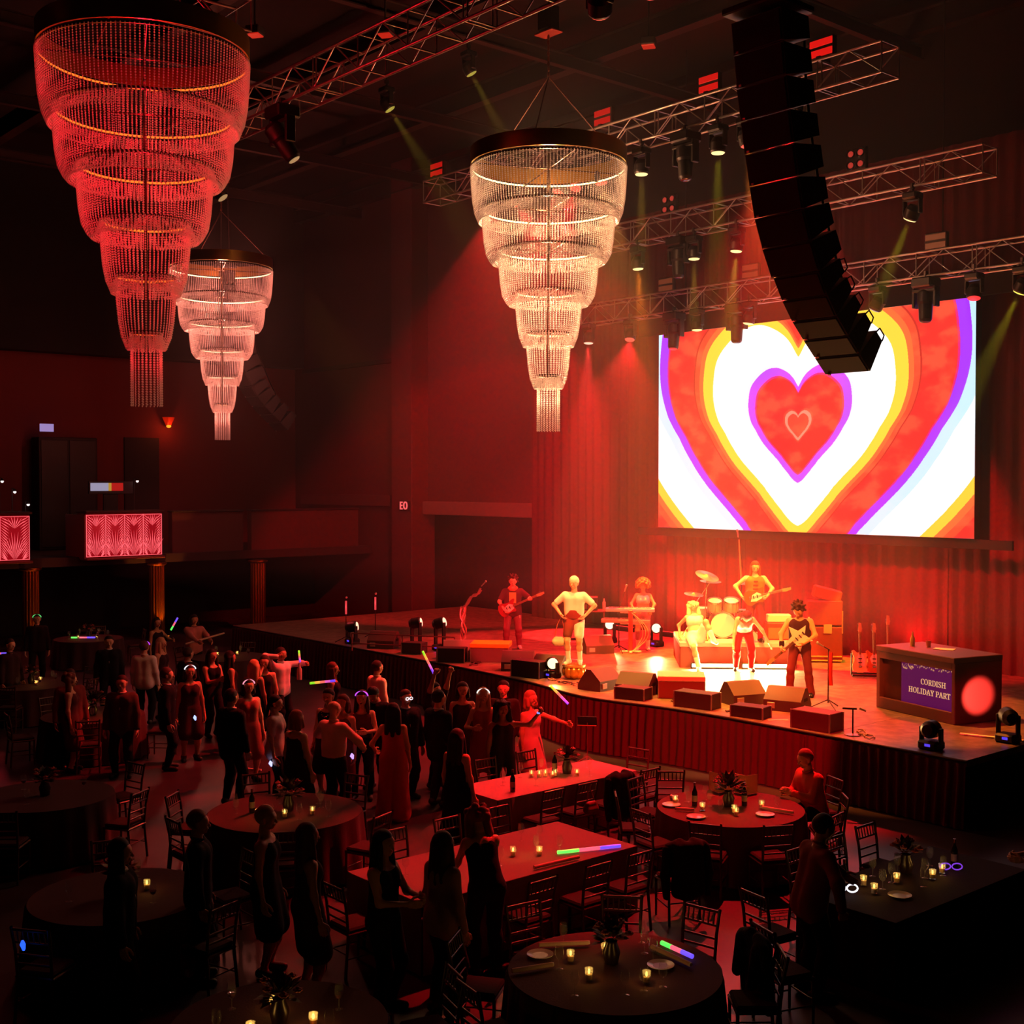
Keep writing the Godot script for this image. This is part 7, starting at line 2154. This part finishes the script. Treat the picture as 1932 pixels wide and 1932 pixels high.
# ---------------------------------------------------------------- the crowd
func build_crowd() -> void:
	var suit := ["jacket", "1e181c"]
	var cam := 0.85
	var stg := PI + 0.25
	var dark := ["trousers", "1a1618"]
	# [label, x, z, turn, options]
	var L := [
		["person in sleeveless dark dress raising a green glow stick by the gold column", -12.54, 2.97, 1.9, {"fem": true, "top": ["dress", "2a1418"], "legs": [], "hair": ["bob", "2a1410"], "handL": Vector3(0.15, 1.2, 0.42)}],
		["person in pale red shirt stretching both arms out with a yellow glow stick", -12.51, 2.0, 1.5, {"top": ["shirt", "c07068"], "hair": ["bob", "241412"], "handL": Vector3(0.25, 1.1, 0.52), "handR": Vector3(-0.1, 1.12, 0.5)}],
		["person in white shirt seen from behind with a purple glowing headband", -8.42, 5.12, stg + 0.5, {"top": ["shirt", "ecdcd8"], "hair": ["short", "5a3a30"], "band": lin(0.5, 0.05, 0.9)}],
		["person with long blond hair beside the white shirted man", -8.75, 4.6, 2.2, {"fem": true, "top": ["dress", "3a2024"], "legs": [], "hair": ["long", "c89068"], "key": "f_long"}],
		["person in grey suit standing at the far left tables", -9.75, 5.32, 1.2, {"top": suit, "inner": "c0b0b0", "hair": ["short", "2a1a16"], "key": "m_suit"}],
		["person with tie and brown suit facing the camera beside the flowers", -4.3, 7.36, 0.9, {"top": ["jacket", "5a3a34"], "hair": ["short", "3a2620"]}],
		["person in broad black suit with close cropped hair, back turned, left of the dance floor", -4.3, 6.55, 2.6, {"tall": 1.78, "top": ["jacket", "120e10"], "hair": ["short", "4a302a"], "look": 0.6, "key": "m_suit"}],
		["person wearing a white glowing headband behind the black suit", -4.75, 5.9, 1.3, {"fem": true, "top": ["dress", "4a2428"], "legs": [], "hair": ["bob", "3a201c"], "band": lin(0.9, 0.9, 1.0), "key": "f_bob"}],
		["person in dark jacket seen from behind between two dancing couples", -6.91, 4.88, stg, {"top": ["jacket", "2a1e20"], "hair": ["short", "4a302a"], "key": "m_suit"}],
		["person in black top with bare arms holding a blue lit cup", -6.39, 4.63, 1.7, {"fem": true, "top": ["tank", "1c1416"], "hair": ["long", "2a1612"], "handL": Vector3(0.05, 1.2, 0.34), "handR": Vector3(-0.05, 1.18, 0.34), "fistL": "grip"}],
		["person with dark straight hair beside the woman with the blue lit cup", -5.9, 4.5, 2.9, {"fem": true, "top": ["dress", "2a1618"], "legs": [], "hair": ["long", "1e1210"], "key": "f_long"}],
		["person in tall black suit seen from behind on the dance floor", -1.42, 6.83, stg, {"tall": 1.8, "top": ["jacket", "161214"], "hair": ["short", "1a1210"], "key": "m_suit"}],
		["person with a glowing white halo band near the tall black suit", -2.6, 5.9, 1.4, {"fem": true, "top": ["dress", "a05048"], "legs": [], "hair": ["bob", "2a1814"], "band": lin(0.9, 0.3, 0.4), "key": "f_bob"}],
		["person with loose blond hair seen from behind among the dancers", -4.54, 4.72, stg + 0.2, {"fem": true, "top": ["dress", "241418"], "legs": [], "hair": ["long", "d09868"], "key": "f_long"}],
		["person drinking beside the loose blond dancer", -4.9, 4.3, 0.9, {"fem": true, "top": ["tank", "3a1c20"], "hair": ["bob", "3a221c"], "handR": Vector3(-0.05, 1.42, 0.2), "fistR": "grip"}],
		["person in white shirt lifting a bottle and a glow stick", -5.71, 3.48, 1.9, {"top": ["shirt", "e8d8d4"], "hair": ["short", "2a1a16"], "handL": Vector3(0.3, 1.42, 0.42), "handR": Vector3(-0.2, 1.6, 0.1), "fistL": "grip"}],
		["person in white t-shirt with dark ponytail turning away on the dance floor", -0.89, 6.36, 2.3, {"fem": true, "top": ["tee", "ecd0c8"], "hair": ["ponytail", "1c1210"]}],
		["person with brown hair and bare arms in dark dress seen from behind", 0.41, 6.76, stg, {"fem": true, "top": ["dress", "2a1a1e"], "legs": [], "hair": ["bob", "8a5040"]}],
		["bald person in pink shirt seen from behind with belted dark trousers", 0.39, 6.12, stg, {"tall": 1.78, "top": ["shirt", "f0c0b4"], "untuck": false, "hair": [], "handL": Vector3(0.26, 1.12, 0.3), "elbowL": Vector3(1, -0.3, -0.2), "handR": Vector3(-0.32, 1.05, 0.28), "elbowR": Vector3(-1, -0.3, -0.2)}],
		["person with a sparkling necklace facing the bald man", -0.87, 5.42, cam - 0.3, {"fem": true, "top": ["dress", "201418"], "legs": [], "hair": ["ponytail", "2a1612"], "neckl": true, "handL": Vector3(0.3, 1.25, 0.3)}],
		["person peering past the bald man's shoulder", -0.25, 5.55, cam - 0.4, {"fem": true, "top": ["dress", "6a3434"], "legs": [], "hair": ["bob", "5a2c20"], "key": "f_bob"}],
		["laughing person with a purple glowing headband clapping", -0.4, 5.1, cam, {"fem": true, "top": ["tank", "5a2c30"], "hair": ["long", "3a1c16"], "laugh": true, "band": lin(0.6, 0.08, 0.9), "handL": Vector3(0.12, 1.15, 0.34), "handR": Vector3(-0.1, 1.12, 0.34)}],
		["person with brown hair turned to the stage above the clapping group", -3.31, 3.8, 2.4, {"fem": true, "top": ["dress", "2a1418"], "legs": [], "hair": ["long", "6a2c20"], "key": "f_long"}],
		["person in bright cream shirt seen from behind at the stage's shadow", -2.95, 3.07, stg - 0.3, {"top": ["shirt", "fbe0c4"], "hair": ["short", "3a201a"]}],
		["person in dark suit looking down with a violet lit face", -0.79, 4.53, 0.4, {"top": suit, "hair": ["short", "1c1210"], "nod": 0.5, "lean": 0.12}],
		["person in dark suit wearing glowing white spectacles", 0.01, 4.55, 1.5, {"top": suit, "hair": ["short", "4a2620"], "specs": true}],
		["person in long pale red gown with straight black hair to the waist", 0.85, 5.38, stg + 0.6, {"fem": true, "top": ["gown", "d04a40"], "legs": [], "hair": ["long", "120c0c"], "handL": Vector3(0.3, 1.0, 0.2)}],
		["person in black dinner suit seen from behind beside the red gown", 0.7, 4.42, stg - 0.2, {"tall": 1.79, "top": ["jacket", "140f11"], "hair": ["short", "140e0e"], "key": "m_suit"}],
		["person with short dark hair shouting beneath the raised fists", -0.28, 3.76, 1.9, {"top": ["tee", "3a2024"], "hair": ["short", "1c1210"], "laugh": true, "handL": Vector3(0.22, 2.0, 0.2), "handR": Vector3(-0.2, 1.98, 0.15), "elbowL": Vector3(1, 0.3, 0.2), "elbowR": Vector3(-1, 0.3, 0.2), "fistL": "grip", "fistR": "grip"}],
		["person with a green lit mouth whistle behind the raised fists", 0.0, 3.4, 1.0, {"fem": true, "top": ["dress", "3a2024"], "legs": [], "hair": ["bob", "2a1612"], "key": "f_bob"}],
		["person with long fair hair under a white glowing headband", 0.65, 3.49, 0.9, {"fem": true, "top": ["dress", "a04840"], "legs": [], "hair": ["long", "d89870"], "band": lin(0.95, 0.85, 0.8), "handR": Vector3(-0.15, 1.15, 0.3), "wrist": lin(0.3, 0.4, 1.0)}],
		["tall person in black shirt against the pleated stage skirt", 0.33, 2.8, 0.8, {"top": ["shirt", "2a1618"], "hair": ["short", "1a1010"]}],
		["person with dark curls stretching an arm with a rainbow stick to the stage", 1.73, 4.0, 1.1, {"fem": true, "top": ["tank", "241418"], "hair": ["curly", "1a0f0e"], "skin": "8a5540", "handL": Vector3(0.5, 1.6, 0.32), "elbowL": Vector3(0.3, -1, 0), "fistL": "grip", "wrist": lin(0.25, 0.3, 1.0)}],
		["person with pale top reaching an arm along the stage skirt", 1.35, 3.1, 1.7, {"fem": true, "top": ["dress", "c09088"], "legs": [], "hair": ["bob", "a06a48"], "handL": Vector3(0.3, 1.25, 0.5)}],
		["person in black long dress with straight dark hair seen from behind", 3.0, 5.85, stg, {"fem": true, "top": ["gown", "180e10"], "legs": [], "hair": ["long", "2a1210"]}],
		["person with pale hair in a bun looking to the stage from the near table", 4.84, 9.75, 2.3, {"fem": true, "top": ["dress", "201416"], "legs": [], "hair": ["short", "b87a5a"]}],
		["person in dark shirt with brown hair beside the pale haired guest", 4.55, 10.35, 2.6, {"top": ["shirt", "1a1214"], "hair": ["short", "6a3426"]}],
		["person with waist long brown hair and open backed dress", 5.66, 9.76, stg - 0.5, {"fem": true, "top": ["dress", "3a1a1c"], "legs": [], "hair": ["long", "5a2a1e"], "key": "f_long"}],
		["person with glossy dark hair in sleeveless top holding a phone", 6.35, 9.35, 1.9, {"fem": true, "top": ["tank", "1c1012"], "hair": ["long", "1c100e"], "handL": Vector3(0.1, 1.15, 0.36), "handR": Vector3(-0.08, 1.12, 0.34)}],
		["person with long straight hair in pale blouse seen from behind at the square table", 6.75, 8.95, stg - 0.2, {"fem": true, "top": ["shirt", "a07070"], "hair": ["long", "3a1a14"]}],
		["person with curly hair leaning over the big square table", 6.3, 8.05, -1.9, {"fem": true, "top": ["tank", "1a0f11"], "hair": ["curly", "7a3a28"], "lean": 0.45, "handL": Vector3(0.2, 0.86, 0.55), "handR": Vector3(-0.2, 0.86, 0.5)}],
		["person barely lit in black suit at the dark left foreground table", 5.0, 11.35, 2.6, {"top": ["jacket", "0e0b0c"], "hair": ["long", "140c0a"], "key": "m_suit2"}],
		["person in loose shirt leaning on a chair and reaching to the candles", 8.75, 6.0, 2.7, {"tall": 1.78, "top": ["shirt", "8a3a30"], "hair": ["short", "2a1410"], "lean": 0.2, "handL": Vector3(0.3, 1.0, 0.58), "elbowL": Vector3(1, 0.2, 0), "handR": Vector3(-0.42, 0.95, 0.1), "elbowR": Vector3(-1, 0.1, -0.3), "fistR": "grip"}],
		["person in dark clothes at the far left tables by the green lit headband", -15.2, 4.9, 1.2, {"top": ["shirt", "2a1416"], "hair": ["short", "2a1612"], "key": "m_shirt", "band": lin(0.1, 0.6, 0.15)}],
		["person facing away beside the dim flowers at the far left", -10.6, 7.1, 2.0, {"top": ["shirt", "3a2022"], "hair": ["short", "2a1612"], "key": "m_shirt"}],
		["person with red hair beside the near dim flowers", -5.2, 7.9, 2.6, {"fem": true, "top": ["dress", "5a2424"], "legs": [], "hair": ["curly", "6a2a1c"], "key": "f_curl"}],
		["person in reddish blouse left of the tie wearer", -5.6, 7.75, 1.5, {"top": ["shirt", "8a3834"], "hair": ["short", "3a1c16"], "key": "m_shirt"}]]
	for q in L:
		var o: Dictionary = q[4]
		if not o.has("tall"): o["tall"] = 1.72
		if not o.has("skin"): o["skin"] = ["d09a78", "c48a68", "dcaa88", "b87c5c"][int(absf(q[1] * 7.0)) % 4]
		var n := person(q[0], Vector3(q[1], 0, q[2]), q[3], o)
		var J: Dictionary = n.get_meta("joints")
		var hd := Transform3D(J.hb, J.head)
		if o.has("band"):
			var pts := []
			for s in 13:
				var a := PI * s / 12.0
				pts.append(hd * Vector3(cos(a) * 0.1, 0.05 + 0.07 * sin(a), -0.0 + 0.03))
			part(n, "glowing_headband", MB.new().sweep(pts, 0.011, 6), glow(o.band, 1.2))
		if o.has("specs"):
			for s in [-1, 1]:
				var pts2 := []
				for k in 12: pts2.append(hd * Vector3(s * 0.036 + cos(TAU * k / 12) * 0.028, 0.006 + sin(TAU * k / 12) * 0.022, 0.105))
				part(n, "glowing_spectacle_rim", MB.new().sweep(pts2, 0.006, 5, true), glow(lin(0.9, 0.8, 0.9), 1.4))
		if o.has("neckl"):
			for k in 9:
				var a := PI * k / 8.0
				part(n, "necklace_bead", MB.new().ball(J.chest + J.sp * Vector3(cos(a) * 0.075, 0.14 - 0.11 * sin(a), 0.09 + 0.045 * sin(a)), Vector3.ONE * 0.012, 6, 5), mat("e8c8b8", 0.1, 0.8))
		if o.has("wrist"):
			part(n, "glowing_wristband", MB.new().lathe([Vector2(0.036, -0.012), Vector2(0.042, 0), Vector2(0.036, 0.012)], 10, J.wrL, true), glow(o.wrist, 1.3))
	# seated guests
	var sit := {"pelvis": Vector3(0, 0.55, 0), "footL": Vector3(0.12, 0.08, 0.42), "footR": Vector3(-0.12, 0.08, 0.42)}
	var a := sit.duplicate()
	a.merge({"top": ["shirt", "d05a4c"], "hair": ["short", "a04a34"], "lean": 0.22, "handL": Vector3(0.1, 0.82, 0.42), "handR": Vector3(-0.12, 0.8, 0.4), "tall": 1.78, "skin": "e0a080"})
	person("person in red shirt sitting alone at the round table by the stage", Vector3(5.85, 0, 1.9), -0.35, a)
	make_chair("slatted wooden chair that the lone guest by the stage sits on", Vector3(5.85, 0.02, 1.78), -0.35)
	a = sit.duplicate()
	a.merge({"fem": true, "top": ["dress", "241416"], "legs": [], "hair": ["bob", "b07048"], "handL": Vector3(0.1, 0.8, 0.42), "handR": Vector3(-0.12, 0.8, 0.4), "tall": 1.7})
	person("person with fair hair sitting in the dark beyond the leaning man's table", Vector3(9.35, 0, 2.3), -0.6, a)
	make_chair("slatted wooden chair under the fair haired guest in the dark", Vector3(9.35, 0.02, 2.2), -0.6)

func build_small_things() -> void:
	# light sticks in hands and in the air, and other things held up
	foam_stick("green and blue glowing stick held up by the gold column", Vector3(-12.28, 1.42, 2.72), Vector3(-12.12, 1.72, 2.62), "bright")
	foam_stick("unlit pink foam stick held out by the pale red shirted guest", Vector3(-12.25, 1.05, 2.35), Vector3(-11.75, 1.3, 1.6), "pink")
	foam_stick("yellow and violet glowing stick raised by the white shirted man", Vector3(-5.33, 1.68, 3.3), Vector3(-5.42, 1.45, 3.22), "rainbow")
	foam_stick("rainbow glowing stick waved level over the ponytailed dancer", Vector3(-1.55, 1.72, 5.35), Vector3(-1.3, 1.76, 5.02), "rainbow")
	foam_stick("rainbow glowing stick raised before the dark stage skirt", Vector3(-1.5, 2.05, 3.1), Vector3(-1.18, 1.7, 3.1), "rainbow")
	foam_stick("rainbow glowing stick stretched towards the stage edge", Vector3(2.02, 1.9, 3.28), Vector3(2.32, 1.66, 3.2), "rainbow")
	foam_stick("unlit pink foam stick held upright beside the black dinner suit", Vector3(1.32, 0.85, 3.9), Vector3(1.32, 1.22, 3.88), "pink")
	foam_stick("unlit pink foam stick lying on the floor of the dancers", Vector3(-3.6, 0.03, 5.7), Vector3(-3.1, 0.03, 5.4), "pink")
	one("spirits_bottle", MB.new().lathe([Vector2(0, 0), Vector2(0.05, 0), Vector2(0.05, 0.2), Vector2(0.02, 0.27), Vector2(0.02, 0.33), Vector2(0, 0.33)], 12, Vector3.ZERO, true), mat("c8a8a8", 0.15), "clear spirits bottle lifted by the white shirted man", "bottle", Vector3(-5.28, 1.12, 3.32))
	# glowing spectacles left on the table: two loops side by side
	var gs := thing("glowing_spectacles", "white glowing spectacles lying on the leaning man's table", "glasses", Vector3(8.56, 0.79, 5.12), 0.8)
	for s in [-1, 1]:
		var pts := []
		for k in 14: pts.append(Vector3(s * 0.062 + cos(TAU * k / 14) * 0.055, 0.035 + sin(TAU * k / 14) * 0.04, 0))
		part(gs, "glowing_rim", MB.new().sweep(pts, 0.009, 6, true), glow(lin(0.9, 0.9, 1.0), 1.5))
	var g2 := thing("glowing_spectacles", "violet glowing spectacles at the far end of the leaning man's table", "glasses", Vector3(8.87, 0.79, 3.62), 0.8)
	for s in [-1, 1]:
		var pts := []
		for k in 14: pts.append(Vector3(s * 0.062 + cos(TAU * k / 14) * 0.055, 0.03 + sin(TAU * k / 14) * 0.035, 0))
		part(g2, "glowing_rim", MB.new().sweep(pts, 0.007, 6, true), glow(lin(0.25, 0.05, 0.8), 0.9))
	# little wrist and cup lights in the dim left
	for d in [[Vector3(-8.0, 0.95, 8.3), lin(0.05, 0.08, 1.0), "blue glowing wristband in the dark left of the tie wearer"], [Vector3(-3.3, 1.0, 9.9), lin(0.02, 0.1, 1.0), "tall blue glowing cup in the dark left foreground"], [Vector3(4.6, 0.8, 12.1), lin(0.02, 0.1, 1.0), "blue glowing wristband lying in the dark corner"], [Vector3(-3.75, 0.95, 6.3), lin(0.4, 0.5, 1.0), "blue white finger light by the broad black suit"], [Vector3(-0.72, 0.72, 6.55), lin(0.5, 0.5, 1.0), "blue white finger light at the ponytailed dancer's hip"], [Vector3(0.15, 0.85, 5.65), lin(0.5, 0.3, 1.0), "violet finger light beside the pink shirted man"]]:
		var o := thing("finger_light", d[2], "light", d[0])
		part(o, "glowing_ring", MB.new().sweep([Vector3(-0.03, 0, 0), Vector3(0, 0.035, 0), Vector3(0.035, 0.02, 0), Vector3(0.03, -0.025, 0)], 0.016, 6, true), glow(d[1], 1.6))
		part(o, "battery_case", MB.new().box(Vector3(0, -0.035, 0), Vector3(0.03, 0.02, 0.02), 0.004), mat("d0d0d0", 0.4))
	foam_stick("green and blue glowing stick lying far left under the balcony", Vector3(-15.6, 0.8, 6.2), Vector3(-15.2, 0.8, 5.5), "bright")
	foam_stick("green and violet glowing stick on the table under the balcony boxes", Vector3(-17.4, 0.79, 3.2), Vector3(-17.0, 0.79, 2.7), "bright")
